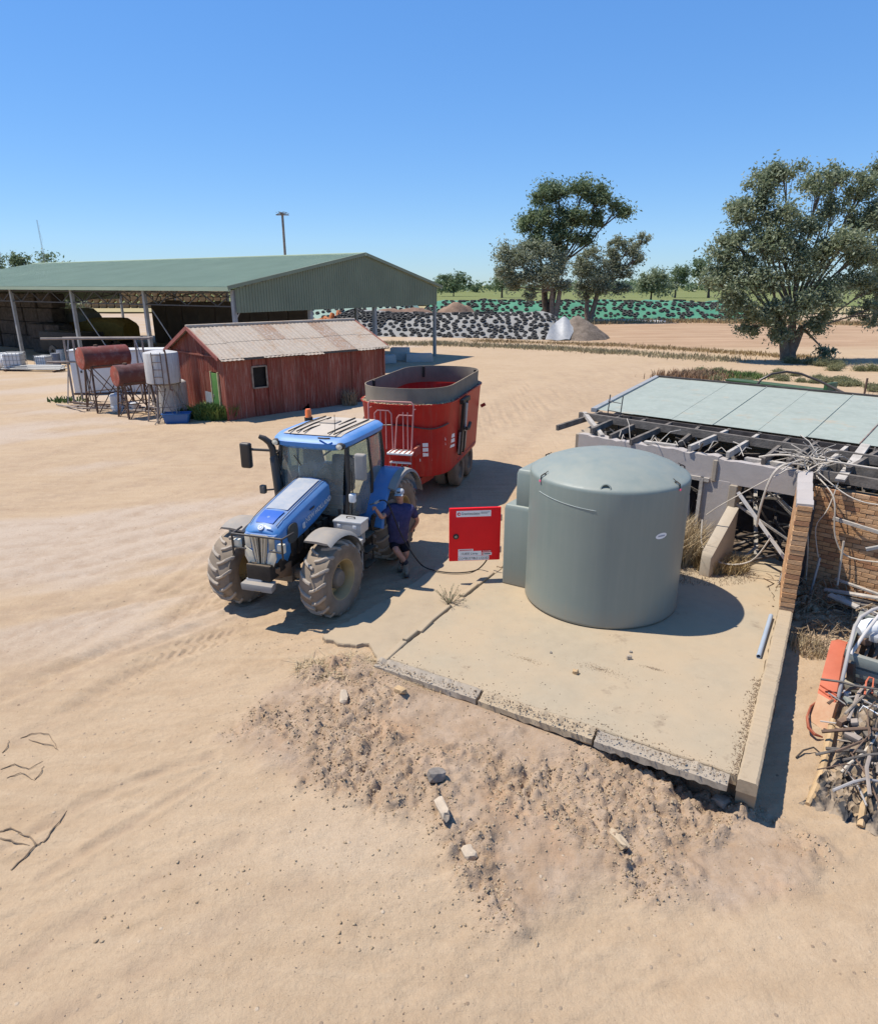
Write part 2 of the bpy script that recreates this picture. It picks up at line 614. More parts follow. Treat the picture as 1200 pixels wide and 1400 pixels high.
Z += near * ((fbm(along * .8, across * 6, 4, 21, .6) - .5) * .034 + (fbm(along * 2.2, across * 11, 4, 24, .7) - .5) * .022 * sstep(fbm(X * .5, Y * .5, 3, 25), .35, .65)) * (1 - dugm)
Z += near * (fbm(X * .7, Y * .7, 3, 22) - .5) * .06
close = 1 - sstep(np.hypot(X, Y - 7), 5, 11)
Z += close * (1 - dugm) * ((fbm(along * 3.5, across * 15, 3, 26, .7) - .5) * .020 * (.3 + sstep(fbm(X * .6 + 4, Y * .6, 3, 27), .4, .6)) + (fbm(X * 7, Y * 7, 3, 28, .65) - .5) * .018)
Z += tread * .012 * np.sign(np.sin((along + np.abs(across * 3 % 1 - .5) * .3) * 38))
Z += (fbm(X * .012, Y * .012, 3, 33) - .5) * .5 * sstep(Y, 90, 400)
Z -= .15 * sstep(Y, 120, 200)
H_, W_ = X.shape
verts = np.stack([X, Y, Z], -1).reshape(-1, 3)
ii = (np.arange(H_ - 1)[:, None] * W_ + np.arange(W_ - 1)[None, :]).ravel()
faces = np.stack([ii, ii + 1, ii + W_ + 1, ii + W_], -1)
grass_in = np.zeros(X.shape)
red = sstep(Y, 62, 68) * (1 - sstep(Y, 112, 118)) * sstep(X + (rag - .5) * 8, 10, 22)
red = red * (.55 + .45 * fbm(X * .2, Y * .5, 3, 51))
gravel = sstep(fbm(along * .15, across * .5, 4, 61), .45, .62) * sstep(X, 2, -3) * sstep(Y, 8, 11)
dustp = np.exp(-(np.hypot((X - at(470, 1170, -.2).x) / 1.0, (Y - at(470, 1170, -.2).y) / .55)) ** 2) * (1 - dugm * .6)
gravel = np.clip(gravel, 0, 1)
zone = np.stack([dugm, gravel, red, np.clip(dustp, 0, 1)], -1).reshape(-1, 4)

def ground_mat():
    t = NT('dry_earth')
    P = t.world()
    at_ = t.attr('zone')
    sep = t.n('ShaderNodeSeparateColor')
    t.l(at_.outputs['Color'], sep.inputs[0])
    dug_, grav, red_, dst = sep.outputs[0], sep.outputs[1], sep.outputs[2], at_.outputs['Alpha']
    n_big = t.noise(.22, 6, .6, P)
    n_mid = t.noise(1.7, 6, .62, P)
    n_str = t.noise(1.2, 6, .6, t.mapping(P, (.5, 4.0, 1), (0, 0, R(-27))))
    n_fin = t.noise(26, 5, .7, P)
    base = t.mix(t.ramp(n_big, [(.3, 0), (.7, 1)]), (0.381, 0.269, 0.163), (0.446, 0.327, 0.209))
    base = t.mix(t.math('MULTIPLY', t.ramp(n_str, [(.35, 0), (.7, 1)]), .55), base, (0.484, 0.366, 0.241))
    base = t.mix(t.math('MULTIPLY', t.ramp(n_mid, [(.5, 0), (.72, 1)]), .4), base, (0.339, 0.228, 0.133))
    base = t.mix(t.math('MULTIPLY', grav, .7), base, t.mix(n_mid, (0.414, 0.336, 0.264), (0.495, 0.410, 0.330)))
    trk_ = t.math('MULTIPLY', t.attr('track').outputs['Fac'], t.ramp(t.noise(3.0, 5, .7, P), [(.35, 0), (.6, 1)]))
    base = t.mix(t.math('MULTIPLY', trk_, .8), base, t.mix(n_fin, (0.274, 0.190, 0.120), (0.355, 0.255, 0.174)))
    soil = t.mix(t.ramp(t.noise(2.3, 6, .7, P), [(.35, 0), (.68, 1)]), (0.281, 0.191, 0.122), (0.413, 0.310, 0.222))
    soil = t.mix(t.ramp(t.noise(.9, 4, .6, P), [(.54, 0), (.68, .5)]), soil, (0.409, 0.242, 0.135))
    base = t.mix(t.math('MULTIPLY', dug_, .9), base, soil)
    base = t.mix(red_, base, t.mix(t.ramp(t.noise(.35, 6, .7, t.mapping(P, (.25, 1.2, 1))), [(.35, 0), (.62, 1)]), (0.242, 0.134, 0.069), (0.430, 0.282, 0.174)))
    base = t.mix(t.math('MULTIPLY', dst, .5), base, (0.473, 0.370, 0.259))
    # little dark pebbles and pale chips
    vo = t.voronoi(7.5, P)
    vs = t.voronoi(7.5, P, out='Color')
    sx = t.n('ShaderNodeSeparateColor'); t.l(vs, sx.inputs[0])
    peb = t.math('MULTIPLY', t.ramp(vo, [(.09, 1), (.17, 0)]), t.ramp(sx.outputs[0], [(.62, 0), (.66, 1)]))
    base = t.mix(t.math('MULTIPLY', peb, .7), base, t.mix(sx.outputs[1], (0.129, 0.082, 0.053), (0.538, 0.442, 0.328)))
    base = t.mix(t.math('MULTIPLY', t.ramp(n_fin, [(.35, 0), (.7, 1)]), .38), base, (0.322, 0.216, 0.130))
    t.color(base)
    t.rough(.95)
    t.b.inputs['Specular IOR Level'].default_value = .15
    b1 = t.bump(t.math('ADD', n_mid, t.math('MULTIPLY', n_str, .8)), .6, .06)
    b1 = t.bump(t.noise(9, 6, .7, P), .5, .035, b1)
    b2 = t.bump(t.noise(45, 5, .75, P), .6, .015, b1)
    t.bump(peb, .6, .012, b2)
    return t.m
M_GROUND = ground_mat()
me = np_mesh('ground', verts, faces, M_GROUND, True)
ca = me.color_attributes.new('zone', 'FLOAT_COLOR', 'POINT')
ca.data.foreach_set('color', zone.astype(np.float32).ravel())
ta = me.attributes.new('track', 'FLOAT', 'POINT')
ta.data.foreach_set('value', trk.astype(np.float32).ravel())
tag(link('ground', me), kind='structure')

# far paddocks: crop, dry strips
def field(name, quad, z, cs, n=10, rows=0):
    t = NT(name + '_soil')
    P = t.world()
    nn = t.noise(.05, 5, .6, t.mapping(P, (.25, 1.6, 1)))
    n2 = t.noise(1.5, 4, .6, P)
    c = t.mix(t.ramp(nn, [(.35, 0), (.65, 1)]), cs[0], cs[1])
    t.color(t.mix(t.math('MULTIPLY', n2, .5), c, cs[2]))
    t.rough(1)
    t.b.inputs['Specular IOR Level'].default_value = .05
    mb = MB()
    q = [Vector((*p, z)) for p in quad]
    rnd = random.Random(len(name))
    def fn(u, v):
        p = (q[0] * (1 - u) + q[1] * u) * (1 - v) + (q[3] * (1 - u) + q[2] * u) * v
        if v in (0, 1): p = p + Vector((0, rnd.uniform(-1.5, 1.5), 0))
        return p
    mb.grid(60, 4, fn)
    return tag(mb.build(name, t.m), kind='structure')
field('crop_field', [(-220, 205), (330, 168), (900, 760), (-900, 800)], .32, [(.15, .175, .06), (.215, .215, .095), (.125, .15, .05)])
field('stubble_field', [(-260, 150), (330, 136), (340, 166), (-260, 203)], .22, [(.34, .27, .14), (.42, .33, .19), (.25, .23, .10)])
field('grazing_field', [(-900, 800), (900, 760), (3800, 3800), (-3800, 3800)], .45, [(.15, .17, .05), (.23, .21, .09), (.12, .14, .04)])

# ------------------------------------------------------------------ concrete
def concrete_mat(name, c, sand=.5, dark=.3):
    t = NT(name)
    P = t.world()
    n1 = t.noise(.8, 6, .6, P)
    n2 = t.noise(4.5, 6, .65, P)
    n3 = t.noise(40, 4, .7, P)
    base = t.mix(n2, tuple(v * .82 for v in c), tuple(v * 1.1 for v in c))
    base = t.mix(t.math('MULTIPLY', t.ramp(n1, [(.38, 0), (.62, 1)]), sand), base, (.415, .31, .195))
    base = t.mix(t.math('MULTIPLY', t.ramp(t.noise(1.9, 7, .72, P), [(.60, 0), (.72, 1)]), dark), base, (.17, .12, .08))
    t.color(base)
    t.rough(.9)
    t.b.inputs['Specular IOR Level'].default_value = .2
    t.bump(n3, .25, .008, t.bump(n2, .25, .02))
    return t.m
M_SLAB = concrete_mat('sandy_concrete', (.37, .30, .205), .65, .6)
M_APRON = concrete_mat('worn_concrete', (.37, .29, .195), .5, .3)
M_OLDCON = concrete_mat('weathered_concrete', (.33, .28, .22), .25, .7)
M_RENDER = concrete_mat('grey_render', (.40, .36, .33), .12, .3)

def slab_mesh(name, outline, ztop, zbot, mat, jag=.02, seg=.12, seed=1):
    rnd = random.Random(seed)
    pts = []
    for i in range(len(outline)):
        p, q = Vector(outline[i]), Vector(outline[(i + 1) % len(outline)])
        m = max(1, int((q - p).length / seg))
        nrm = Vector(((q - p).y, -(q - p).x, 0)).normalized()
        for k in range(m):
            pts.append(p.lerp(q, k / m) + nrm * rnd.uniform(-jag, jag))
    mb = MB()
    n = len(pts)
    top = [Vector((p.x, p.y, ztop)) for p in pts]
    top2 = [Vector((p.x, p.y, ztop - .012 - rnd.uniform(0, jag * .6))) for p in pts]
    c = sum(pts, Vector()) / n
    inn = [t.lerp(Vector((c.x, c.y, ztop)), .012 / max(.2, (t.xy - c.xy).length)) for t in top]
    bot = [Vector((p.x + rnd.uniform(-jag, jag), p.y + rnd.uniform(-jag, jag), zbot)) for p in pts]
    mb.add(inn + top2 + bot, [tuple(range(n))] + [(i, n + i, n + (i + 1) % n, (i + 1) % n) for i in range(n)] + [(n + i, 2 * n + i, 2 * n + (i + 1) % n, n + (i + 1) % n) for i in range(n)])
    return mb.build(name, mat, smooth=0)
KERB_A0, KERB_A1 = 5.02, 5.24
tag(slab_mesh('concrete_slab', [ab(0, .12), ab(KERB_A0 - .003, .05), ab(KERB_A0 - .003, 7.6), ab(-.02, 7.6)], SLAB_Z, .0, M_SLAB, .012, .12, 3), kind='structure')
M_FILL = plain('earth_fill', (.16, .11, .07), 1, .3, 3, bump=.9, bdist=.05)
tag(slab_mesh('slab_fill', [ab(.05, .30), ab(KERB_A1 - .03, .22), ab(KERB_A1 - .05, 7.5), ab(.05, 7.5)], .004, -.8, M_FILL, .05, .12, 5), kind='structure')
tag(slab_mesh('concrete_apron', [at(440, 876), at(470, 888), at(505, 886), ab(-.10, .02), ab(-.06, 4.6), ab(-1.3, 4.9), ab(-1.25, 2.4)], .085, -.3, M_APRON, .03, .1, 8), kind='structure')

# raised kerb beam along the right edge, stepping up to the brick wall
kb = thing('concrete_kerb', 'low pale concrete upstand along the slab edge in front of the brick pier', 'kerb', ab((KERB_A0 + KERB_A1) / 2, 2.4, 0), R(-30.5))
mb = MB()
rnd = random.Random(4)
N = 110
secs = []
M_KERB = concrete_mat('kerb_concrete', (.37, .29, .195), .75, .55)
for i in range(N + 1):
    b = -.05 + 4.72 * i / N
    chip = max(0, rnd.gauss(-.012, .012))
    j = rnd.uniform(-.004, .004) - chip
    zt = .225 + .09 * i / N + rnd.uniform(-.004, .004) - (.05 * max(0, 1 - i / 8.0)) - chip
    zb = .0 - .8 * min(1, max(0, (i - 3) / 5))
    secs.append([V(-.11 + j * .5, b - 2.4, zb), V(.11, b - 2.4, zb), V(.11 + j, b - 2.4, zt - .02), V(.085 + j, b - 2.4, zt), V(-.085 + j, b - 2.4, zt + j * .6), V(-.11 + j, b - 2.4, zt - .025)])
mb.loft(secs)
mb.build('upstand', M_KERB, kb, 0)
# broken front edging: three lengths of beam with rough tops
edging = thing('concrete_edging', 'broken concrete edge beam along the front of the slab above the dug dirt', 'edging', ab(2.4, 0, 0), R(-30.5))
spans = [(-.12, 1.62), (1.66, 3.30), (3.33, 4.93)]
for k, (a0, a1) in enumerate(spans):
    mb = MB()
    secs = []
    n = int((a1 - a0) / .07)
    for i in range(n + 1):
        a = a0 + (a1 - a0) * i / n - 2.4
        r1, r2, r3 = rnd.uniform(-.02, .02), rnd.uniform(-.025, .025), rnd.uniform(-.02, .012)
        dz = -.02 * k
        secs.append([V(a, .11, -.02 + r1), V(a, .115, SLAB_Z - .005), V(a, .05 + r1, SLAB_Z + .015 + r3 + dz), V(a, -.02 + r1, SLAB_Z - .03 + r3 + dz), V(a, -.05 + r2 * .5, SLAB_Z - .045 + dz), V(a, -.095 + r2 * .3, SLAB_Z - .05 + dz), V(a, -.10 + r1 * .4, SLAB_Z - .13 + dz + r3), V(a, -.06, -.03 + r2)])
    mb.loft(secs)
    mb.build('edge_beam', M_OLDCON if k != 1 else M_APRON, edging, 0)
# joint between slab and apron: tilted broken strips
jt = thing('broken_strip', 'line of cracked concrete pieces lifting along the joint left of the slab', 'concrete strip', ab(-.06, 1.8, 0), R(59.5))
b = -1.75
while b < 2.5:
    L = rnd.uniform(.28, .7)
    rot = Matrix.Rotation(rnd.uniform(-.07, .07), 3, 'Z') @ Matrix.Rotation(rnd.uniform(-.14, .14), 3, 'X') @ Matrix.Rotation(rnd.uniform(-.04, .04), 3, 'Y')
    MB().box((b + L / 2, rnd.uniform(-.02, .03), .125 + rnd.uniform(-.02, .025)), (L * .95, rnd.uniform(.09, .15), .11), rot).build('concrete_piece', M_APRON, jt, 30, .012, 1)
    b += L
# ------------------------------------------------------------------ fuel tank
M_TANK = paint('grey_green_plastic', (.215, .25, .225), .42, .07, .22, scale=1.2)
def tank_mat():
    t = NT('grey_green_tank')
    st = t.noise(2.0, 5, .6, t.mapping(t.obj(), (5, 5, .25)))
    n1 = t.noise(1.3, 5, .6)
    sx = t.n('ShaderNodeSeparateXYZ'); t.l(t.obj(), sx.inputs[0])
    base = t.mix(n1, (.178, .212, .186), (.21, .243, .213))
    base = t.mix(t.math('MULTIPLY', t.ramp(st, [(.48, 0), (.72, 1)]), .12), base, (.33, .33, .28))
    low = t.math('MULTIPLY', t.ramp(t.math('ADD', sx.outputs['Z'], t.math('MULTIPLY', st, .5)), [(.25, 1), (.62, 0)]), .45)
    base = t.mix(low, base, (.33, .26, .175))
    up = t.math('MULTIPLY', t.ramp(t.upness(), [(.2, 0), (.8, 1)]), t.ramp(t.noise(3, 6, .65), [(.3, .1), (.7, .5)]))
    base = t.mix(t.math('MULTIPLY', up, .6), base, (.36, .32, .24))
    t.color(base)
    t.rough(t.math('ADD', .40, t.math('MULTIPLY', t.math('ADD', low, up), .5)))
    t.bump(t.noise(.9, 3, .5), .12, .03)
    return t.m
M_TANK = tank_mat()
M_TANK_D = plain('dark_opening', (.02, .022, .022), .8, .1, bump=0)
M_RED = paint('red_enamel', (.80, .014, .018), .5, .05, .0)
M_WHITE_LABEL = plain('white_sticker', (.78, .78, .76), .5, .04, bump=0)
M_BLACKP = paint('black_plastic', (.02, .02, .021), .5, .2, .3)
M_STEEL = paint('bare_steel', (.42, .42, .41), .4, .15, .2, metal=.8)
M_INK = plain('black_print', (.03, .03, .035), .6, .05, bump=0)
M_REDINK = plain('red_print', (.6, .03, .03), .6, .05, bump=0)
M_PINK = plain('pink_tape', (.75, .12, .22), .6, .1, bump=0)
TC = Vector((2.96, 11.40, SLAB_Z))
TR = 1.36
face_dir = Vector((-TC.x, -TC.y, 0)).normalized()       # towards the viewer
f_ang = math.atan2(face_dir.y, face_dir.x)
tank = thing('fuel_tank', 'big round grey green poly fuel tank standing on the concrete slab', 'fuel tank', TC, f_ang)
prof = [(0, .0), (TR - .03, .0), (TR, .03), (TR, .06), (TR - .004, .62), (TR, 1.2), (TR - .003, 1.9), (TR - .002, 2.34), (TR - .008, 2.375), (TR - .03, 2.405), (TR - .08, 2.428),
        (TR * .84, 2.515), (TR * .66, 2.61), (TR * .45, 2.685), (TR * .22, 2.73), (0, 2.745)]
MB().lathe(prof, 96).build('shell', M_TANK, tank, 50)
# moulded seam low scratches
MB().tube([(TR * math.cos(w) * 1.001, TR * math.sin(w) * 1.001, 2.16 - .12 * math.sin((w + 1.0) * 1.1)) for w in [-.95 + .06 * i for i in range(15)]], .004, 4).build('scratch', plain('pale_scuff', (.5, .54, .5), .7, .1, bump=0), tank)
# vent port on the shoulder and lifting lugs with tie wire
def shoulder(w, r=TR - .07, z=2.40): return V(r * math.cos(w), r * math.sin(w), z)
for w in (-.02,):
    p = shoulder(w, TR - .16, 2.36)
    Mx = frame(p, (0, 1, 0), V(-.35, 0, 1))
    vp = MB().lathe([(.06, -.08), (.085, -.08), (.092, .10), (.082, .13), (.066, .13), (.06, .05)], 20, Matrix.Translation(p) @ Matrix.Rotation(w, 4, 'Z') @ Matrix.Rotation(R(62), 4, 'Y')).build('vent_port', M_TANK, tank)
    MB().lathe([(0, .06), (.064, .06)], 20, Matrix.Translation(p) @ Matrix.Rotation(w, 4, 'Z') @ Matrix.Rotation(R(62), 4, 'Y')).build('opening', M_TANK_D, vp)
for w in (-.93, .97, -2.1, 1.9):
    p = shoulder(w, TR - .1, 2.41)
    d = V(math.cos(w), math.sin(w), 0)
    mb = MB()
    mb.tube([p - d * .02, p + d * .03 + V(0, 0, .05), p + d * .09 + V(0, 0, .02), p + d * .10 - V(0, 0, .05)], [.012, .014, .012, .010], 8)
    mb.tube([p + V(0, 0, -.01), p + V(0, 0, .06) + d * .01, p + V(0, 0, .085) - d * .035], .007, 6)
    lg = mb.build('lifting_lug', M_BLACKP, tank)
    MB().box(p + d * .115 - V(0, 0, .07), (.012, .04, .03), Matrix.Rotation(w, 3, 'Z')).build('tape', M_PINK, lg)
# oval white sticker
def on_wall(w, z, du, dz, r=TR + .003):
    w2 = w + du / TR
    return V(r * math.cos(w2), r * math.sin(w2), z + dz)
W_ST = .72
ov = [on_wall(W_ST, 1.62, .115 * math.cos(k * math.pi / 12), .05 * math.sin(k * math.pi / 12) + .006 * math.cos(k * math.pi / 12)) for k in range(24)]
MB().add(ov, [tuple(range(24))]).build('sticker', M_WHITE_LABEL, tank, 0)
MB().add([on_wall(W_ST, 1.62, .07 * sx, .012 * sz, TR + .006) for sx, sz in ((-1, -1), (1, -1), (1, 1), (-1, 1))], [(0, 1, 2, 3)]).build('print', plain('grey_print', (.3, .33, .38), .6, .05, bump=0), tank, 0)

# dispenser kiosk moulded on the left of the tank
def kiosk_local(p): return Matrix.Rotation(-f_ang, 4, 'Z') @ (p - TC)
k_p0 = at(686, 797, SLAB_Z); k_p1 = at(719, 805, SLAB_Z)      # near face corners on the slab
kd = (k_p1 - k_p0).normalized()
kn = Vector((-kd.y, kd.x, 0))
if kn.y < 0: kn = -kn
def kp(u, v, z): return kiosk_local(k_p0 + kd * u + kn * v + Vector((0, 0, z)))
kw = (k_p1 - k_p0).length + .25
low = [kp(0, 0, 0), kp(kw, 0, 0), kp(kw, 1.5, 0), kp(.05, 1.5, 0)]
def up(r, z, sh=0.0): return [Vector((p.x, p.y, z)) for p in r]
c0 = sum(low, Vector()) / 4
ks = MB().loft([low, [p.lerp(c0, .0) + V(0, 0, 1.52) for p in low], [p.lerp(c0, .04) + V(0, 0, 1.60) for p in low]])
ks.build('kiosk_lower', M_TANK, tank, 40, .03, 3)
lw2 = [kp(.20, .06, 1.58), kp(kw, .06, 1.58), kp(kw, 1.46, 1.58), kp(.22, 1.46, 1.58)]
c2 = sum(lw2, Vector()) / 4
MB().loft([lw2, [p + V(0, 0, .62) for p in lw2], [p.lerp(c2, .06) + V(0, 0, .70) for p in lw2]]).build('kiosk_upper', M_TANK, tank, 40, .03, 3)
# open red door hinged on the kiosk's front corner, seen face on
dl = at_d(614, 768, 12.02); dr = at_d(683, 765, 12.12)
dz0 = (dl.z + dr.z) / 2
Dl, Dr = V(dl.x, dl.y, dz0), V(dr.x, dr.y, dz0)
dx = (Dr - Dl).normalized()
dw = (Dr - Dl).length
dh = 1.07
dnrm = Vector((dx.y, -dx.x, 0))
if dnrm.y > 0: dnrm = -dnrm
DM = Matrix.Rotation(-f_ang, 4, 'Z') @ Matrix.Translation(-TC) @ frame(Dl, dx, (0, 0, 1))
# local door axes: x right, y up, z towards viewer
door = MB().box((dw / 2, dh / 2, -.03), (dw, dh, .06)).build('cabinet_door', M_RED, tank, 40, .012, 2)
door['label'] = 'open red steel cabinet door with combustible liquid lettering'
door.matrix_local = DM
def plate(x0, y0, x1, y1, mat, z=.002, name='label_plate'):
    return MB().box(((x0 + x1) / 2, (y0 + y1) / 2, z), (x1 - x0, y1 - y0, .004)).build(name, mat, door, 0)
def letters(s, x, y, size, mat, z=.005, sp=1.0, wmax=None):
    me = text_mesh(s, size, mat, .001, spacing=sp)
    o = link('lettering', me, door)
    sc = 1.0
    if wmax:
        w = max(v.co.x for v in me.vertices) or 1
        sc = wmax / w
    o.scale = (sc, 1, 1)
    o.location = (x, y, z)
    return o
plate(.13, .90, .79, 1.02, M_WHITE_LABEL)
MB().lathe([(0, .0045), (.034, .0045)], 20, Matrix.Translation((.18, .958, 0))).build('emblem', M_REDINK, door)
MB().lathe([(0, .0055), (.015, .0055)], 14, Matrix.Translation((.186, .958, 0))).build('emblem_dot', M_WHITE_LABEL, door)
letters('Greentransolution', .225, .938, .075, M_INK, wmax=.35)
for k_, w_ in enumerate((.17, .13)): MB().box((.595 + w_ / 2, .985 - .022 * k_, .005), (w_, .011, .002)).build('print', plain('grey_small_print', (.25, .25, .26), .6, .05, bump=0), door, 0)
plate(.17, .203, .46, .245, M_WHITE_LABEL)
MB().box((.315, .224, .005), (.25, .014, .002)).build('print', M_REDINK, door, 0)
plate(.17, .105, .62, .200, M_WHITE_LABEL)
letters('10,800 Litres', .22, .13, .065, M_INK, wmax=.33)
plate(.17, .012, .77, .100, M_WHITE_LABEL)
letters('COMBUSTIBLE LIQUID', .18, .03, .068, M_INK, wmax=.58)
plate(.63, .165, .82, .215, M_REDINK)
letters('DANGER', .645, .175, .038, M_WHITE_LABEL, wmax=.16)
plate(.63, .108, .82, .162, M_WHITE_LABEL)
MB().box((.735, .135, .005), (.13, .016, .002)).build('print', M_INK, door, 0)
MB().box((.645, .135, .006), (.02, .03, .003)).build('symbol', M_REDINK, door, 0)
ring = MB().lathe([(.052, 0), (.055, .012), (.04, .02), (.0, .02)], 20, Matrix.Translation((.125, .51, 0))).build('lock', M_BLACKP, door)
for k in range(5):
    a = k * 2 * math.pi / 5
    MB().box((.125 + .019 * math.cos(a), .51 + .019 * math.sin(a), .023), (.02, .012, .006), Matrix.Rotation(a, 3, 'Z')).build('lock_blade', M_STEEL, ring, 0)
for hy in (.2, .85):
    MB().tube([(dw + .012, hy - .06, -.03), (dw + .012, hy + .06, -.03)], .016, 8).build('hinge', M_STEEL, door)
# ------------------------------------------------------------------ big open green shed
M_GREEN_ROOF = paint('weathered_green_steel', (.33, .40, .28), .5, .08, .25, scale=.4, dust_col=(.36, .35, .28))
M_GREEN_WALL = paint('green_steel_cladding', (.20, .235, .165), .55, .1, .2, scale=.5)
M_GALV = paint('galvanised_steel', (.34, .35, .35), .5, .15, .3, metal=.3)
M_SHED_POST = paint('grey_painted_steel', (.30, .31, .30), .6, .15, .2)
M_DARKSTEEL = paint('dark_steel', (.07, .068, .065), .6, .2, .3)
M_BUNKER = paint('brown_bunker_panel', (.135, .105, .085), .85, .25, .5, scale=.5)

def ray_d(px, d):
    """ground point on a pixel column at forward distance d (rows do not matter for a level column)"""
    return Vector(((px - 600) / CAM_F * (d * math.cos(PITCH) + 0), d, 0))
BG0 = Vector((-11.6, 40.0, 0)); BG1 = Vector((-.36, 57.0, 0))
gdir = (BG1 - BG0).normalized(); gw = (BG1 - BG0).length
ldir = Vector((-gdir.y, gdir.x, 0))
EZ, AZ = 5.42, 7.55
AT = .56
SL = 43.2
bs = thing('open_shed', 'long green steel roofed open shed with corrugated gable on posts', 'shed', BG0, math.atan2(ldir.y, ldir.x))
# local: x along the length, y = -(gable direction)
def sh(u, t, z): return V(u, -t * gw, z)
def corr_sheet(p00, p10, p01, n, amp, nrm):
    """corrugated sheet: n ribs between p00 and p10, running to the p01 side"""
    vs, fs = [], []
    prof = [(0, 0), (.55, 0), (.65, 1), (.9, 1)]
    k = 0
    for i in range(n):
        for s, h in prof:
            u = (i + s) / n
            a = p00.lerp(p10, u) + nrm * (h * amp)
            vs += [a, a + (p01 - p00)]
    m = len(vs) // 2
    for i in range(m - 1): fs.append((2 * i, 2 * i + 2, 2 * i + 3, 2 * i + 1))
    return vs, fs
apex0 = sh(-.35, AT, AZ)
for side, (t0, name) in enumerate(((-.02, 'roof'), (1.02, 'roof'))):
    mb = MB()
    e0 = sh(-.35, t0, EZ); e1 = sh(SL, t0, EZ)
    nrm = V(0, 1 if side == 0 else -1, 3).normalized()
    mb.add(*corr_sheet(e0, e1, apex0, 165, .085, nrm))
    mb.build(name, M_GREEN_ROOF, bs, 0)
MB().tube([sh(-.4, AT, AZ + .03), sh(SL, AT, AZ + .03)], .12, 6).build('ridge_cap', M_GREEN_ROOF, bs)
MB().beam(sh(-.35, -.025, EZ - .05), sh(SL, -.025, EZ - .05), .18, .22).build('gutter', M_GREEN_ROOF, bs)
MB().beam(sh(-.35, 1.025, EZ - .05), sh(SL, 1.025, EZ - .05), .18, .22).build('gutter', M_GREEN_ROOF, bs)
# gable cladding, ribbed, bottom edge level
GB = 4.08
for uu, nm in ((-.2, 'gable_cladding'), (SL - .15, 'gable_cladding')):
    vs, fs = [], []
    n = 92
    for i in range(n):
        for s, h in ((0, 0), (.5, 0), (.62, 1), (.88, 1)):
            t = (i + s) / n
            zt = EZ + (AZ - EZ) * (t / AT if t < AT else (1 - t) / (1 - AT)) - .04
            vs += [sh(uu - .05 * h, t, GB), sh(uu - .05 * h, t, zt)]
    for i in range(len(vs) // 2 - 1): fs.append((2 * i, 2 * i + 2, 2 * i + 3, 2 * i + 1))
    MB().add(vs, fs).build(nm, M_GREEN_WALL, bs, 0)
mb = MB()
mb.beam(sh(-.36, -.03, EZ + .02), sh(-.36, AT, AZ + .04), .06, .2); mb.beam(sh(-.36, AT, AZ + .04), sh(-.36, 1.03, EZ + .02), .06, .2)
for q in ((sh(-.36, -.03, EZ + .02), sh(-.36, AT, AZ + .04)), (sh(-.36, AT, AZ + .04), sh(-.36, 1.03, EZ + .02))):
    MB().beam(*q, .06, .2).build('barge_board', M_GREEN_WALL, bs)
# posts, eave trusses, rafters
bays = [0, 8.25, 16.5, 24.8, 33.2, SL - .2]
def shpost(u, t, mat=M_SHED_POST, zt=EZ - .1, w=.21):
    MB().beam(sh(u, t, -.2), sh(u, t, zt), w, w).build('post', mat, bs)
for u in bays:
    shpost(u, 0); shpost(u, 1)
for t in (.30, .62): shpost(0, t, M_SHED_POST, GB + .1, .24)
def truss(p, q, depth, n, name='truss'):
    mb = MB()
    dn = V(0, 0, -depth)
    mb.beam(p, q, .08, .08); mb.beam(p + dn, q + dn, .07, .07)
    for i in range(n):
        a = p.lerp(q, i / n); b = p.lerp(q, (i + .5) / n) + dn; c = p.lerp(q, (i + 1) / n)
        mb.beam(a, b, .05, .05); mb.beam(b, c, .05, .05)
    return tag(mb.build(name, M_DARKSTEEL, bs), kind='stuff')
for i in range(len(bays) - 1):
    truss(sh(bays[i], 0, EZ - .25), sh(bays[i + 1], 0, EZ - .25), .75, 3)
    truss(sh(bays[i], 1, EZ - .25), sh(bays[i + 1], 1, EZ - .25), .75, 3)
for u in bays[1:]:
    truss(sh(u, 0, EZ - .2), sh(u, AT, AZ - .35), .8, 8, 'roof_truss'); truss(sh(u, AT, AZ - .35), sh(u, 1, EZ - .2), .8, 6, 'roof_truss')
for u, u2 in ((0, 3.2), (8.25, 5.0), (16.5, 13.0)):
    MB().beam(sh(u, .02, EZ - 1.3), sh(u2, .02, .6), .05, .05).build('brace_rod', M_GALV, bs)
# concrete bunker panels at the far side of the shed (each panel a part)
bk = thing('bunker_wall', 'row of brown dusty bunker panels standing under the big green shed', 'bunker wall', BG0 + ldir * 2 + gdir * 9)
def bunk(u, t, w, h, ang=0):
    p = BG0 + ldir * u + gdir * t - bk.location
    m = Matrix.Rotation(math.atan2(ldir.y, ldir.x), 3, 'Z')
    o = MB().box((0, 0, h / 2), (w, .35, h)).build('bunker_panel', M_BUNKER, bk, 35, .15, 3)
    o.location = p
    o.rotation_euler = (0, 0, math.atan2(ldir.y, ldir.x) + ang)
for i in range(9): bunk(11.2 + i * 2.4, 16.5 + random.uniform(-.1, .1), 2.34, 4.1 + random.uniform(-.15, .1), random.uniform(-.03, .03))

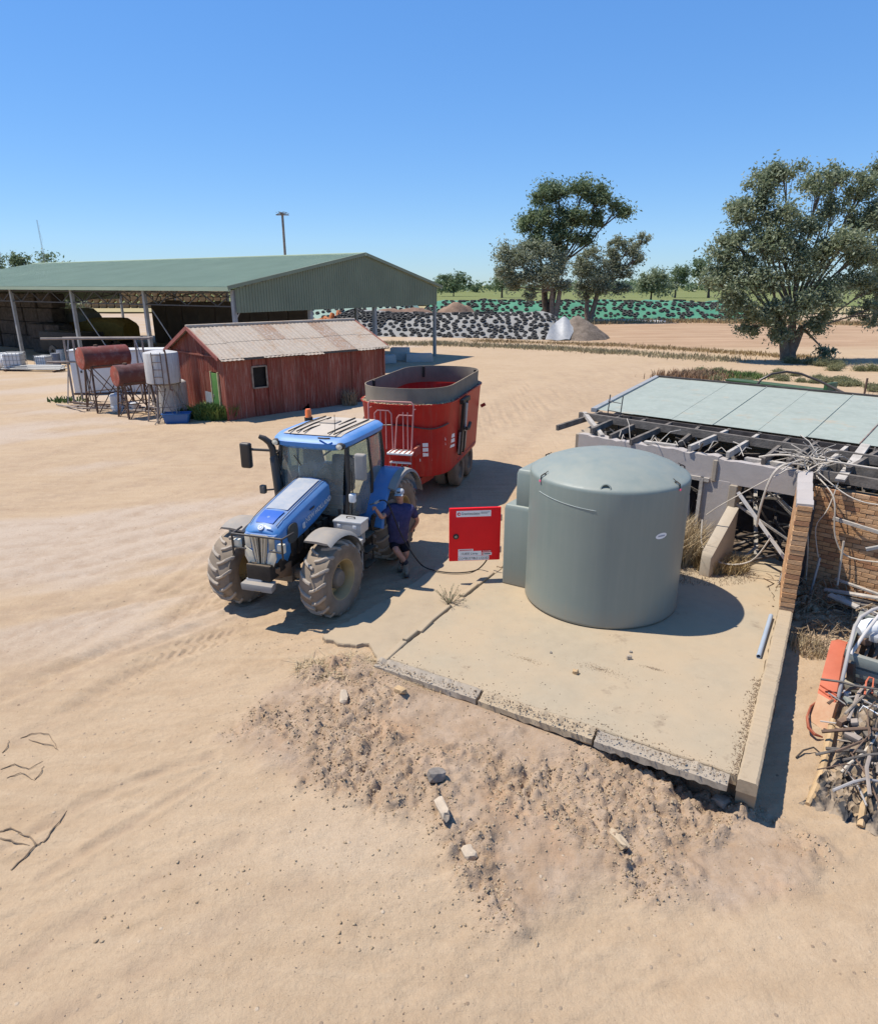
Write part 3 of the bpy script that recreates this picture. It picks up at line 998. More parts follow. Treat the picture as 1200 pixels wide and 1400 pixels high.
# stack of dark bales inside at the far left, with a lower row in front
M_BALE = plain('dark_bale', (.085, .07, .058), .95, .4, 3, bump=.8, bdist=.1)
def bale_rows(spec, label, mat):
    for (u, t, n, hgt, rot, lab) in spec:
        p = BG0 + ldir * u + gdir * t
        st = thing('bale_stack', lab, 'bale stack', p, math.atan2(ldir.y, ldir.x), 'bales under the shed')
        for i in range(n):
            for k in range(hgt):
                MB().box((i * 2.45 + random.uniform(-.06, .06), random.uniform(-.12, .12), .62 + k * 1.22), (2.38, 1.25, 1.2)).build('bale', mat, st, 35, .12, 3)
bale_rows([(31.0, 6, 7, 4, 0, 'tall stack of dark bales under the left end of the shed'), (27.5, 4.5, 2, 2, 0, 'low dark bale stack beside the tall stack in the shed')], '', M_BALE)

# ------------------------------------------------------------------ red tin shed
M_TIN = corroded('red_tin', (.20, .045, .030), (.13, .046, .03), .55, .7, 1.3, True, (.30, .17, .13))
M_TIN2 = corroded('red_tin_faded', (.245, .068, .045), (.17, .058, .038), .55, .7, 1.6, True, (.36, .22, .17))
M_ROOFTIN = corroded('old_roof_tin', (.40, .325, .245), (.26, .175, .11), .38, .6, .8, True, (.46, .39, .31), .0)
M_ROOFTIN2 = corroded('brown_roof_tin', (.33, .245, .175), (.22, .14, .09), .6, .65, .9, True, (.50, .45, .40), .1)
M_TRIMTIN = paint('faded_red_trim', (.30, .10, .08), .7, .2, .4)
M_GREENDOOR = paint('green_door_paint', (.085, .20, .055), .6, .1, .15)
M_WOOD = plain('grey_timber', (.26, .215, .17), .9, .35, 5, bump=.6)
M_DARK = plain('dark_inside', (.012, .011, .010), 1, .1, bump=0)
RA = gat(313, 575); RA.z = 0
RB = Vector((-2.65, 35.08, 0))
rl = (RB - RA).normalized(); RL = 8.7
rg = Vector((-rl.y, rl.x, 0))
RG = 5.4; RE = 2.66; RZ = 3.78
rs = thing('tin_shed', 'rusty red corrugated tin shed with pale tin roof and green door', 'shed', RA, math.atan2(rl.y, rl.x))
def rp(u, v, z): return V(u, v, z)
rnd = random.Random(11)
def tin_sheet(p0, p1, zb0, zb1, zt0, zt1, n, amp=.018, name='wall_sheet', mat=None, off=0.0):
    """upright ribbed sheet from p0 to p1 (2D), bottoms and tops given at both ends"""
    p0, p1 = Vector((*p0, 0)), Vector((*p1, 0))
    d = (p1 - p0).normalized()
    nn = Vector((d.y, -d.x, 0))
    vs, fs = [], []
    m = n * 4
    for i in range(m + 1):
        s = i / m
        h = amp * math.sin(i * math.pi / 2) + off
        p = p0.lerp(p1, s) + nn * h
        vs += [V(p.x, p.y, zb0 + (zb1 - zb0) * s), V(p.x, p.y, zt0 + (zt1 - zt0) * s)]
    for i in range(m): fs.append((2 * i, 2 * i + 2, 2 * i + 3, 2 * i + 1))
    return MB().add(vs, fs).build(name, mat, rs, 60)
# near-black solid core: paints the unlit inside where gaps show
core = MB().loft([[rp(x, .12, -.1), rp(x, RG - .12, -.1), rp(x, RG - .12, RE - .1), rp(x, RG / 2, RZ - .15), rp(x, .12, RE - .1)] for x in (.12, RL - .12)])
core.build('shade_core', M_DARK, rs, 0)
# long side towards the yard (v = 0)
x = 0.0
i = 0
WX0, WX1, WZ0, WZ1 = 1.28, 1.98, 1.30, 2.22
while x < RL - .05:
    w = min(rnd.uniform(.60, .74), RL - x)
    m = rnd.choice([M_TIN, M_TIN, M_TIN2])
    o = rnd.uniform(0, .025)
    if x + w > WX0 and x < WX1:
        xa, xb = max(x, WX0), min(x + w, WX1)
        if xa > x: tin_sheet((x, 0), (xa, 0), -.12, -.12, RE, RE, 2, mat=m, off=o)
        tin_sheet((xa, 0), (xb, 0), -.12, -.12, WZ0, WZ0, 2, mat=m, off=o)
        tin_sheet((xa, 0), (xb, 0), WZ1, WZ1, RE, RE, 2, mat=m, off=o)
        if xb < x + w: tin_sheet((xb, 0), (x + w, 0), -.12, -.12, RE, RE, 2, mat=m, off=o)
    else:
        tin_sheet((x, 0), (x + w, 0), -.1 + rnd.uniform(-.05, .05), -.1 + (.42 if abs(x - 3.6) < .35 else 0), RE, RE, 4, mat=m, off=o)
    x += w
wf = MB()
for a, b in (((WX0, WZ0), (WX1, WZ0)), ((WX1, WZ0), (WX1, WZ1)), ((WX1, WZ1), (WX0, WZ1)), ((WX0, WZ1), (WX0, WZ0))):
    wf.beam(rp(a[0], -.03, a[1]), rp(b[0], -.03, b[1]),   .06, .06)
win = wf.build('window', M_WOOD, rs)
MB().box(((WX0 + WX1) / 2, .08, (WZ0 + WZ1) / 2), (WX1 - WX0, .02, WZ1 - WZ0)).build('pane', plain('unlit_opening_sheet', (.014, .013, .012), .6, .3, bump=0), win)  # near-black sheet: shade of the open window hole painted in
# gable towards the left of the view (u = 0)
def top(v): return RE + (RZ - RE) * (1 - abs(v - RG / 2) / (RG / 2))
v = 0.0
DV0, DV1 = .52, 1.18
while v < RG - .03:
    w = min(rnd.uniform(.5, .7), RG - v)
    m = rnd.choice([M_TIN, M_TIN2, M_TIN])
    zlow = -.12
    v2 = v + w
    segs = [v] + ([RG / 2] if v < RG / 2 < v2 else []) + [v2]
    for s0, s1 in zip(segs[:-1], segs[1:]):
        if s1 > DV0 and s0 < DV1:
            tin_sheet((0, s1), (0, s0), 2.02, 2.02, top(s1), top(s0), 3, mat=m)
            if s0 < DV0: tin_sheet((0, DV0), (0, s0), zlow, zlow, 2.02, 2.02, 1, mat=m)
            if s1 > DV1: tin_sheet((0, s1), (0, DV1), zlow, zlow, 2.02, 2.02, 1, mat=m)
        else:
            tin_sheet((0, s1), (0, s0), zlow, zlow, top(s1), top(s0), 3, mat=m, off=rnd.uniform(0, .02))
    v = v2
MB().beam(rp(-.035, 0, RE + .02), rp(-.035, RG, RE + .02), .04, .07).build('lap_strip', M_TIN2, rs)
tin_sheet((0, RG), (RL, RG), 0, 0, RE, RE, 30, mat=M_TIN); tin_sheet((RL, 0), (RL, RG / 2), -.1, -.1, RE, RZ, 10, mat=M_TIN); tin_sheet((RL, RG / 2), (RL, RG), -.1, -.1, RZ, RE, 10, mat=M_TIN)
dr_ = MB().box((-.03, (DV0 + DV1) / 2, .98), (.05, DV1 - DV0 - .1, 2.0)).build('door', M_GREENDOOR, rs, 30, .006)
for vv in (DV0, DV1): MB().beam(rp(-.05, vv, -.05), rp(-.05, vv, 2.05), .07, .06).build('door_post', plain('pale_timber', (.45, .40, .24), .8), rs)
MB().box((-.065, DV1 - .14, 1.0), (.03, .05, .12)).build('handle', M_STEEL, dr_)
tin_sheet((-.05, DV1 + .72), (-.05, DV1 + .06), -.1, -.1, 1.12, 1.12, 4, .012, 'patch_sheet', paint('new_zinc', (.42, .46, .50), .45, .1, .2, metal=.4))
for uu in (0, RL): MB().beam(rp(uu - .03, -.03, -.1), rp(uu - .03, -.03, RE), .07, .07).build('corner_post', M_TIN2, rs)
# roof: two rows of sheets on the near slope
nr = 9
for side in (0, 1):
    for row in range(2):
        for i in range(nr):
            u0, u1 = -.22 + (RL + .44) * i / nr, -.22 + (RL + .44) * (i + 1) / nr + .03
            t0, t1 = ((-.10, .46), (.44, 1.0))[row]
            lift = .02 + row * .012 + (i % 2) * .008
            def rpt(u, t):
                vv = RG / 2 * t if side == 0 else RG - RG / 2 * t
                return rp(u, vv, RE + (RZ - RE) * t + lift + .03)
            j = rnd.uniform(-.03, .03)
            vs, fs = [], []
            n = 20
            for k in range(n + 1):
                u = u0 + (u1 - u0) * k / n
                h = V(0, 0, .012 * math.sin(k * math.pi / 2))
                vs += [rpt(u, t0 + j) + h, rpt(u, t1 + j * .2) + h]
            for k in range(n): fs.append((2 * k, 2 * k + 2, 2 * k + 3, 2 * k + 1))
            MB().add(vs, fs).build('roof_sheet', M_ROOFTIN2 if rnd.random() < .3 and i > 2 else M_ROOFTIN, rs, 60)
MB().tube([rp(-.25, RG / 2, RZ + .07), rp(RL + .25, RG / 2, RZ + .07)], .09, 8).build('ridge_cap', M_ROOFTIN, rs)
for a, b in ((-.02, RG / 2), (RG + .02, RG / 2)):
    MB().beam(rp(-.24, a, RE - .02), rp(-.24, b, RZ + .02), .05, .16).build('barge_board', M_TRIMTIN, rs)
    MB().beam(rp(RL + .24, a, RE - .02), rp(RL + .24, b, RZ + .02), .05, .16).build('barge_board', M_TRIMTIN, rs)
MB().beam(rp(-.2, -.16, RE - .06), rp(RL + .2, -.16, RE - .06), .05, .1).build('eave_batten', M_DARKSTEEL, rs)

# ------------------------------------------------------------------ poles, mast
pp = at_d(390, 353, 95)
pole = thing('power_pole', 'thin pole topped by a small nest platform above the shed roof', 'pole', (pp.x, 95, 0))
MB().tube([(0, 0, -.5), (0, 0, 14.1)], [.20, .15], 10).build('mast', M_WOOD, pole)
MB().box((0, 0, 14.15), (1.6, .5, .1)).build('crossarm', M_WOOD, pole)
mb = MB()
for k in range(40):
    a = rnd.uniform(0, 6.28); r = rnd.uniform(.1, .75)
    p = V(r * math.cos(a) * 1.0, r * .4 * math.sin(a), 14.22 + rnd.uniform(0, .25))
    mb.tube([p, p + V(rnd.uniform(-.5, .5), rnd.uniform(-.2, .2), rnd.uniform(-.1, .15))], .03, 4)
tag(mb.build('nest_sticks', M_WOOD, pole), kind='stuff')
mp = at_d(60, 345, 160)
mst = thing('radio_mast', 'hair thin radio mast rising behind the far left roof', 'mast', (mp.x, 160, 0))
mb = MB()
for k in range(3):
    a = k * 2.094
    mb.tube([(.18 * math.cos(a), .18 * math.sin(a), -.5), (.10 * math.cos(a) - .3, .10 * math.sin(a), 19)], .02, 4)
for i in range(18):
    a = i * 2.094
    mb.tube([(.18 * math.cos(a), .18 * math.sin(a), i), (.18 * math.cos(a + 2.094), .18 * math.sin(a + 2.094), i + 1)], .012, 4)
mb.build('lattice', M_GALV, mst)
# ------------------------------------------------------------------ tractor (local +X forward, +Y its left, towards the fuel tank)
M_BLUE = paint('tractor_blue', (.028, .185, .46), .36, .08, .42, coat=.3)
M_BLUE_D = paint('tractor_blue_clean', (.02, .105, .42), .35, .05, .06)
M_BLUE_ROOF = paint('dusty_blue_roof', (.03, .205, .52), .45, .1, .35, dust_col=(.50, .42, .33))
M_TYRE = paint('dusty_tyre', (.20, .16, .12), .95, .3, .8, scale=2.5, dust_col=(.36, .28, .20))
M_LUG = paint('dusty_lug', (.33, .275, .215), .95, .25, .8, scale=5, dust_col=(.44, .38, .31))
M_RIM = paint('dusty_yellow_rim', (.36, .27, .13), .6, .15, .4)
M_HUB = paint('hub_grey', (.17, .15, .125), .7, .2, .5)
M_MUDGREY = paint('grey_mudguard', (.25, .25, .24), .6, .12, .55)
M_CHASSIS = paint('oily_black', (.022, .021, .02), .55, .25, .45)
M_CABBLACK = paint('cab_black', (.015, .015, .016), .4, .15, .3)
M_GLASS = glass_mat('cab_glass', (.72, .86, .78), .55)  # dust film set heavy, partly to paint brightness over the dark cab
M_SILVER = paint('silver_case', (.45, .46, .46), .4, .12, .2, metal=.3)
M_LAMP = plain('lamp_lens', (.66, .61, .47), .2, .08, bump=0)
M_GRILLE = paint('grille_silver', (.40, .36, .27), .5, .15, .4)
M_GRILLE_BAR = paint('tan_grille_bar', (.50, .44, .33), .6, .15, .4)
M_CHIN = paint('dusty_brown_chin', (.20, .135, .085), .9, .25, .5)
M_ORANGE = plain('amber_beacon', (.80, .17, .03), .3, .05, bump=0)
M_WHITEP = paint('white_paint', (.70, .70, .68), .5, .08, .15)
M_SEAT = plain('seat_cloth', (.03, .03, .033), .9, .2, bump=0)

TH = R(17.8)
TF = Vector((-math.sin(TH), -math.cos(TH), 0))
TPOS = Vector((-2.75, 11.27, gz(-2.75, 11.27)))
T_RZ = math.atan2(TF.y, TF.x)
tr = thing('tractor', 'dusty blue farm tractor with a cab parked beside the red cabinet', 'tractor', TPOS, T_RZ)

def wheel(parent, name, x, y, Rr, w, rim_r, n_lug, steer=0.0, label=None):
    s = 1 if y > 0 else -1
    Mx = Matrix.Translation((0, 0, 0)) @ Matrix.Rotation(R(-90), 4, 'X')   # lathe axis along +Y
    h = w / 2
    wh = empty(name, (x, y, Rr - .015), steer)
    wh.parent = parent
    body = [(rim_r - .02, -h * .86), (rim_r + .03, -h * .98), (Rr * .80, -h * 1.02), (Rr * .91, -h * .92), (Rr - .05, -h * .72), (Rr - .045, -h * .3), (Rr - .045, h * .3), (Rr - .05, h * .72), (Rr * .91, h * .92), (Rr * .80, h * 1.02), (rim_r + .03, h * .98), (rim_r - .02, h * .86)]
    ty = MB().lathe(body, 56, Mx).build('tyre', M_TYRE, wh, 40)
    # chevron lugs, each a bent bar from the centre line to the shoulder
    base = MB()
    path = [(.0, .0), (.30, .045), (.62, .14), (.95, .27)]
    wid = [.036, .036, .042, .056]
    secs = []
    for (fy, fa), ww in zip(path, wid):
        yy = fy * h
        rr = Rr - .06 - (max(0, fy - .6) ** 2) * .30
        top = Rr - (max(0, fy - .75)) * .28
        a0 = fa * .62 / Rr
        da = ww / Rr
        secs.append([V(rr * math.cos(a0 - da), yy, rr * math.sin(a0 - da)), V(top * math.cos(a0 - da * .62), yy, top * math.sin(a0 - da * .62)), V(top * math.cos(a0 + da * .62), yy, top * math.sin(a0 + da * .62)), V(rr * math.cos(a0 + da), yy, rr * math.sin(a0 + da))])
    secs[0] = [p - V(0, .03 * h, 0) for p in secs[0]]
    yy = 1.05 * h; fa = .30
    a0 = fa * .62 / Rr
    secs.append([V((Rr * .84) * math.cos(a0 + k), yy, (Rr * .84) * math.sin(a0 + k)) if i in (0, 3) else V((Rr * .88) * math.cos(a0 + k), yy, (Rr * .88) * math.sin(a0 + k)) for i, k in enumerate((-.05, -.03, .03, .05))])
    base.loft(secs)
    lm = base.mesh('lug', M_LUG, 30, .008, 1)
    mirrored = MB()
    mirrored.loft([[V(p.x, -p.y, p.z) for p in q] for q in secs])
    lm2 = mirrored.mesh('lug', M_LUG, 30, .008, 1)
    for i in range(n_lug):
        for me, off in ((lm, 0), (lm2, .5)):
            l = link('lug', me, wh)
            l.rotation_euler = (0, -2 * math.pi * (i + off) / n_lug, 0)
    # rim dish: open towards the outside (sign s)
    def side(r, yv): return (r, yv * s)
    rim = [side(rim_r + .01, -h * .84), side(rim_r - .03, -h * .8), side(rim_r - .05, -h * .3), side(rim_r - .05, h * .55), side(rim_r - .015, h * .72), side(rim_r + .022, h * .93), side(rim_r - .012, h * .90), side(rim_r - .045, h * .70), side(rim_r - .07, h * .30), side(rim_r * .80, h * .05), side(rim_r * .5, h * .02), side(0, h * .02)]
    MB().lathe(rim, 48, Mx).build('rim', M_RIM, wh, 40)
    hub = MB().lathe([side(rim_r * .52, 0), side(rim_r * .5, h * .38), side(rim_r * .42, h * .62), side(rim_r * .36, h * .70), side(0, h * .72)], 28, Mx)
    for k in range(10):
        a = k * math.pi / 5
        hub.tube([(rim_r * .66 * math.cos(a), s * h * .02, rim_r * .66 * math.sin(a)), (rim_r * .66 * math.cos(a), s * h * .14, rim_r * .66 * math.sin(a))], .022, 6)
    hub.build('hub', M_HUB, wh, 40)
    return wh
FR, RR = .70, .90
RX = -2.80
wheel(tr, 'front_wheel', 0, .90, FR, .52, .37, 16, R(-7))
wheel(tr, 'front_wheel', 0, -.93, FR, .52, .37, 16, R(-7))
wheel(tr, 'rear_wheel', RX, .92, RR, .58, .50, 21)
wheel(tr, 'rear_wheel', RX, -.92, RR, .58, .50, 21)

# ---- hood: blue shell over the engine
def hood_ring(x, zl, zt, w, wt):
    return [V(x, -w, zl), V(x, -w * 1.0, zl + (zt - zl) * .55), V(x, -w * .97, zt - .10), V(x, -wt, zt - .03), V(x, -wt * .5, zt), V(x, 0, zt + .012), V(x, wt * .5, zt), V(x, wt, zt - .03), V(x, w * .97, zt - .10), V(x, w, zl + (zt - zl) * .55), V(x, w, zl)]
HX = [(.74, 1.42, 1.70, .30, .22), (.66, 1.40, 1.78, .345, .27), (.45, 1.40, 1.86, .365, .29), (0, 1.44, 1.955, .375, .295), (-.5, 1.53, 2.05, .385, .30), (-.95, 1.66, 2.13, .39, .30), (-1.10, 1.74, 2.14, .385, .30)]
hood = MB().loft([hood_ring(*r) for r in HX], closed=True).build('hood', M_BLUE, tr, 42, .02, 3)
# centre strip of the hood top, dusty and pale
mb = MB()
def hood_top(x, fy):
    for (a, b) in zip(HX[:-1], HX[1:]):
        if b[0] <= x <= a[0]:
            t = (a[0] - x) / (a[0] - b[0])
            return V(x, fy * (a[4] + (b[4] - a[4]) * t), a[2] + (b[2] - a[2]) * t)
    return V(x, fy * HX[-1][4], HX[-1][2])
mb.grid(12, 4, lambda u, v: hood_top(.18 - 1.2 * u, -.72 + 1.44 * v) + V(0, 0, .014 - .012 * abs(v - .5)))
mb.build('top_panel', paint('dusty_pale_blue', (.20, .27, .36), .6, .1, .75, dust_col=(.46, .42, .37)), hood, 60)
mb = MB()
mb.grid(6, 6, lambda u, v: hood_top(.60 - .36 * u, (-.60 + 1.2 * v) * (1 + .1 * u)) + V(0, 0, .012))
mb.build('vent_panel', M_BLUE_D, hood, 60)
for s in (-1, 1):
    pts = [hood_top(.64 - 1.74 * i / 12, s * .93) + V(0, 0, .004) for i in range(13)]
    MB().tube(pts, .007, 4).build('hood_seam', M_CABBLACK, hood)
# badge and nose lettering
bp = V(.735, 0, 1.735)
MB().lathe([(0, .012), (.05, .012), (.058, 0)], 24, frame(V(.70, 0, 1.765), (0, 1, 0), (-.62, 0, .55))).build('badge', M_WHITEP, hood)
MB().lathe([(.02, .014), (.036, .014)], 20, frame(V(.70, 0, 1.765), (0, 1, 0), (-.62, 0, .55))).build('badge_mark', M_BLUE_D, hood)
nb = MB().box((.06, 0, .002), (.10, .022, .004)).build('nose_decal', M_WHITEP, hood); nb.matrix_local = frame(V(.705, .085, 1.768), (0, 1, 0), (-.62, 0, .55))
# side lettering, left flank
def flank(x, z, s=1): return V(x, s * .396, z)
o = link('lettering', text_mesh('NEW HOLLAND', .135, M_WHITEP, .001), hood); o.matrix_local = frame(V(-.12, .388, 1.60), (-1, .012, .17), (0, 0, 1)); 
sw = MB()
for k in range(3):
    sw.tube([flank(-.02 - .03 * k + .03 * math.cos(a), 1.60 + .045 * math.sin(a) * 1.2) for a in [R(-70 + 20 * i) for i in range(8)]], .008, 4)
sw.build('swoosh', M_WHITEP, hood)
# mesh panel low on the flank near the nose
for s in (-1, 1):
    oval = [V(.33 + .17 * math.copysign(abs(math.cos(a)) ** .7, math.cos(a)), s * .376, 1.58 + .17 * math.copysign(abs(math.sin(a)) ** .7, math.sin(a))) for a in [k * math.pi / 12 for k in range(24)]]
    MB().prism([(p.x, p.z) for p in oval], .012, Matrix(((1, 0, 0, 0), (0, 0, 1, s * .370 - (0 if s > 0 else .012)), (0, 1, 0, 0), (0, 0, 0, 1)))).build('side_mesh', plain('mesh_grey', (.075, .075, .065), .8, .2, 40), hood, 30)
    MB().beam(flank(-.28, 1.80, s), flank(-.44, 1.82, s), .01, .03).build('latch', M_CABBLACK, hood)
# nose: grille, lamps, blue chin
nose = MB().loft([[V(.77, -y, z) for y, z in ((-.29, 1.66), (.29, 1.66), (.27, 1.25), (.13, 1.02), (-.13, 1.02), (-.27, 1.25))], [V(.40, -y, z) for y, z in ((-.36, 1.70), (.36, 1.70), (.36, 1.25), (.25, 1.0), (-.25, 1.0), (-.36, 1.25))]]).build('nose', M_BLUE, tr, 40, .02, 2)
gr = MB().prism([(-.17, 1.655), (.17, 1.655), (.12, 1.30), (.07, 1.09), (-.07, 1.09), (-.12, 1.30)], .02, Matrix(((0, 0, 1, .772), (1, 0, 0, 0), (0, 1, 0, 0), (0, 0, 0, 1)))).build('grille', M_GRILLE, nose, 30, .008)
for k in range(-2, 3):
    MB().beam(V(.80, k * .065, 1.645), V(.80, k * .027, 1.11), .022, .02, (1, 0, 0)).build('grille_bar', M_CHASSIS if k == 0 else M_GRILLE_BAR, gr)
for s in (-1, 1):
    MB().prism([(s * .150, 1.36), (s * .285, 1.44), (s * .300, 1.26), (s * .22, 1.09), (s * .09, 1.07)], .03, Matrix(((0, 0, 1, .765), (1, 0, 0, 0), (0, 1, 0, 0), (0, 0, 0, 1)))).build('headlight', M_LAMP, nose, 30, .01)
    MB().prism([(s * .18, 1.64), (s * .285, 1.65), (s * .275, 1.43), (s * .165, 1.40)], .02, Matrix(((0, 0, 1, .768), (1, 0, 0, 0), (0, 1, 0, 0), (0, 0, 0, 1)))).build('lamp_panel', M_LAMP if s < 0 else M_GRILLE, nose, 30, .008)
# guard rail round the grille
for s in (-1, 1):
    MB().tube([(.52, s * .50, 1.66), (.86, s * .47, 1.66), (.86, s * .47, 1.30)], .019, 8).build('guard_rail', M_CABBLACK, tr)
    MB().tube([(.86, s * .47, 1.42), (.86, s * .22, 1.42)], .015, 8).build('guard_rail', M_CABBLACK, tr)
    MB().box((.80, s * .42, 1.47), (.10, .12, .16)).build('work_lamp', M_LAMP, tr, 30, .02)
MB().tube([(.86, -.47, 1.66), (.86, .47, 1.66)], .019, 8).build('guard_rail', M_CABBLACK, tr)
# engine, front support, axle
eng = MB()
eng.box((-.15, 0, 1.22), (1.6, .56, .52)); eng.box((.55, 0, 1.02), (.7, .46, .28))
eng.build('engine_block', M_CHASSIS, tr, 30, .03)
for k in range(6):
    MB().box((.28 - .24 * k, .31, 1.28 - .02 * (k % 2)), (.16, .10, .26 + .04 * (k % 3))).build('engine_cover', M_CHASSIS, tr, 30, .015)
MB().box((-.25, 0, .92), (1.5, .38, .3)).build('front_frame', M_CHASSIS, tr, 30, .02)
MB().loft([[V(.74, y, z) for y, z in ((-.27, 1.06), (.27, 1.06), (.17, .86), (-.17, .86))], [V(.30, y, z) for y, z in ((-.30, 1.05), (.30, 1.05), (.28, .75), (-.28, .75))]])  .build('front_weight', M_CHIN, tr, 30, .02)
MB().tube([(0, -.66, .68), (0, .66, .68)], .10, 12).build('front_axle', M_HUB, tr)
MB().box((0, 0, .70), (.34, .4, .3)).build('axle_housing', M_HUB, tr, 30, .04)
# grey hitch bumper
hb = MB().loft([[V(1.00, y, z) for y, z in ((-.30, .84), (.30, .84), (.29, .72), (-.29, .72))], [V(.80, y, z) for y, z in ((-.27, .87), (.27, .87), (.25, .71), (-.25, .71))]]).build('front_bumper', M_MUDGREY, tr, 30, .015)
MB().box((1.0, .02, .72), (.03, .12, .035)).build('hitch_slot', M_CHASSIS, hb)
MB().box((.80, -.1, .86), (.2, .3, .08)).build('top_link', M_SILVER, hb, 30, .02)
# front mudguards
for s in (-1, 1):
    rings = []
    for k in range(13):
        a = R(66 + 96 * k / 12)
        rad = FR + .12
        c = V(rad * math.cos(a) * 1.02 - .02, 0, FR + rad * math.sin(a))
        yin, yout = s * .62, s * 1.16
        rad2 = rad + .045
        c2 = V(rad2 * math.cos(a) * 1.02 - .02, 0, FR + rad2 * math.sin(a))
        rings.append([V(c.x, yin, c.z), V(c2.x, yin + s * .03, c2.z), V(c2.x, s * .9, c2.z + .012), V(c2.x, yout - s * .06, c2.z), V(c.x, yout, c.z - .03), V(c.x, yout - s * .05, c.z)])
    fd = MB().loft(rings).build('front_mudguard', M_MUDGREY, tr, 50)
    fd.rotation_euler = (0, 0, R(-5))
    MB().tube([(0, s * .62, FR), (-.12, s * .66, FR + .5), (-.1, s * .8, FR + .80)], .03, 6).build('mudguard_stay', M_CHASSIS, tr)
# rear wheel arches, blue
for s in (-1, 1):
    rings = []
    for k in range(19):
        a = R(8 + 150 * k / 18)
        rad = RR + .13
        p = V(RX + rad * math.cos(a), 0, RR + rad * math.sin(a))
        p2 = V(RX + (rad + .05) * math.cos(a), 0, RR + (rad + .05) * math.sin(a))
        rings.append([V(p.x, s * .55, p.z), V(p2.x, s * .56, p2.z), V(p2.x, s * 1.02, p2.z), V(p2.x, s * 1.14, p2.z - .02), V(p.x, s * 1.17, p.z - .03), V(p.x, s * 1.1, p.z)])
    ar = MB().loft(rings).build('rear_mudguard', M_BLUE, tr, 50)
    mb = MB().loft([[V(RX + (RR + .14) * math.cos(R(8 + 150 * k / 18)), s * .56, RR + (RR + .14) * math.sin(R(8 + 150 * k / 18))), V(RX + (.0) , s * .56, RR)] for k in range(19)], closed=False, caps=False)
    mb.build('inner_guard', M_CHASSIS, ar, 0)
    rim = []
    for k in range(12):
        a = R(52 + 106 * k / 11)
        rad = RR + .15
        p = V(RX + rad * math.cos(a), 0, RR + rad * math.sin(a))
        p2 = V(RX + (rad + .04) * math.cos(a), 0, RR + (rad + .04) * math.sin(a))
        rim.append([V(p.x, s * 1.15, p.z), V(p2.x, s * 1.13, p2.z), V(p2.x, s * 1.28, p2.z - .03), V(p.x, s * 1.30, p.z - .05)])
    MB().loft(rim).build('guard_extension', M_MUDGREY, ar, 50)
# transmission, fuel tank, steps
MB().box((-1.9, 0, .95), (2.4, .62, .62)).build('transmission', M_CHASSIS, tr, 30, .05)
MB().tube([(RX, -.68, RR), (RX, .68, RR)], .17, 14).build('rear_axle', M_HUB, tr)
for s in (-1, 1):
    MB().box((-1.45, s * .62, .92), (.95, .5, .56)).build('side_tank', M_CHASSIS, tr, 30, .06, 3)
st = MB()
for k in range(3):
    st.box((-1.35, .98 + .04 * k * 0, .48 + .3 * k), (.42, .22, .035))
stp = MB().tube([(-1.12, 1.0, 1.25), (-1.12, 1.02, .42), (-1.56, 1.02, .42), (-1.56, 1.0, 1.25)], .022, 8).build('step_frame', M_CHASSIS, tr)
for k in range(3): MB().box((-1.34, 1.0, .42 + .3 * k), (.42, .18, .03)).build('step', M_CHASSIS, stp)
# battery and tool cases on the left step
tb = MB().box((-.86, .90, 1.36), (.34, .56, .20)).build('toolbox', M_SILVER, tr, 30, .03, 3)
MB().box((-.86, .90, 1.475), (.36, .58, .05)).build('lid', M_SILVER, tb, 30, .02, 2)
MB().tube([(-.86, .82, 1.50), (-.86, .82, 1.535), (-.86, .98, 1.535), (-.86, .98, 1.50)], .012, 6).build('handle', M_CHASSIS, tb)
for yy in (.74, 1.05): MB().box((-.685, yy, 1.40), (.02, .07, .07)).build('latch', M_WHITEP, tb, 30, .008)
MB().box((-.86, .92, 1.13), (.30, .40, .24)).build('battery_box', M_MUDGREY, tr, 30, .03, 2)
MB().box((-.70, .98, 1.26), (.03, .34, .04)).build('battery_lid', M_SILVER, tr, 30, .01)
MB().tube([(-.9, 1.02, .95), (-.74, 1.10, 1.0), (-.68, 1.14, 1.2)], .07, 10).build('air_tank', M_SILVER, tr)
MB().tube([(-.74, 1.16, .55), (-.74, 1.16, 1.22), (-.80, 1.10, 1.36)], .016, 6).build('grab_bar', M_MUDGREY, tr)
fl = MB().tube([(-1.62, .98, 1.10), (-1.62, 1.02, 1.30), (-1.62, 1.06, 1.34)], .05, 10).build('fuel_filler', M_CHASSIS, tr)

# ---- cab
CZ0, CZ1 = 1.42, 2.78
posts = {('a', -1): (V(-1.12, -.66, 1.55), V(-1.28, -.68, CZ1)), ('a', 1): (V(-1.12, .66, 1.20), V(-1.28, .68, CZ1)),
         ('b', -1): (V(-2.05, -.78, 1.2), V(-2.05, -.76, CZ1)), ('b', 1): (V(-2.05, .80, 1.2), V(-2.05, .76, CZ1)),
         ('c', -1): (V(-2.95, -.66, 1.72), V(-2.82, -.68, CZ1)), ('c', 1): (V(-2.95, .66, 1.72), V(-2.82, .68, CZ1))}
for (k, s), (p, q) in posts.items():
    m = p.lerp(q, .5) + V(.03 if k == 'a' else 0, s * .06, 0)
    MB().tube([p, m, q], [.05, .045, .05] if k != 'b' else [.03, .03, .03], 8).build('cab_pillar', M_CABBLACK, tr)
MB().box((-2.0, 0, 1.22), (1.9, 1.3, .2)).build('cab_floor', M_CABBLACK, tr, 30, .03)
MB().box((-1.16, 0, 1.42), (.14, 1.2, .36)).build('cowl', M_CABBLACK, tr, 30, .04)
MB().beam(V(-1.14, -.66, 1.62), V(-1.14, .66, 1.62), .06, .07).build('screen_rail', M_CABBLACK, tr)
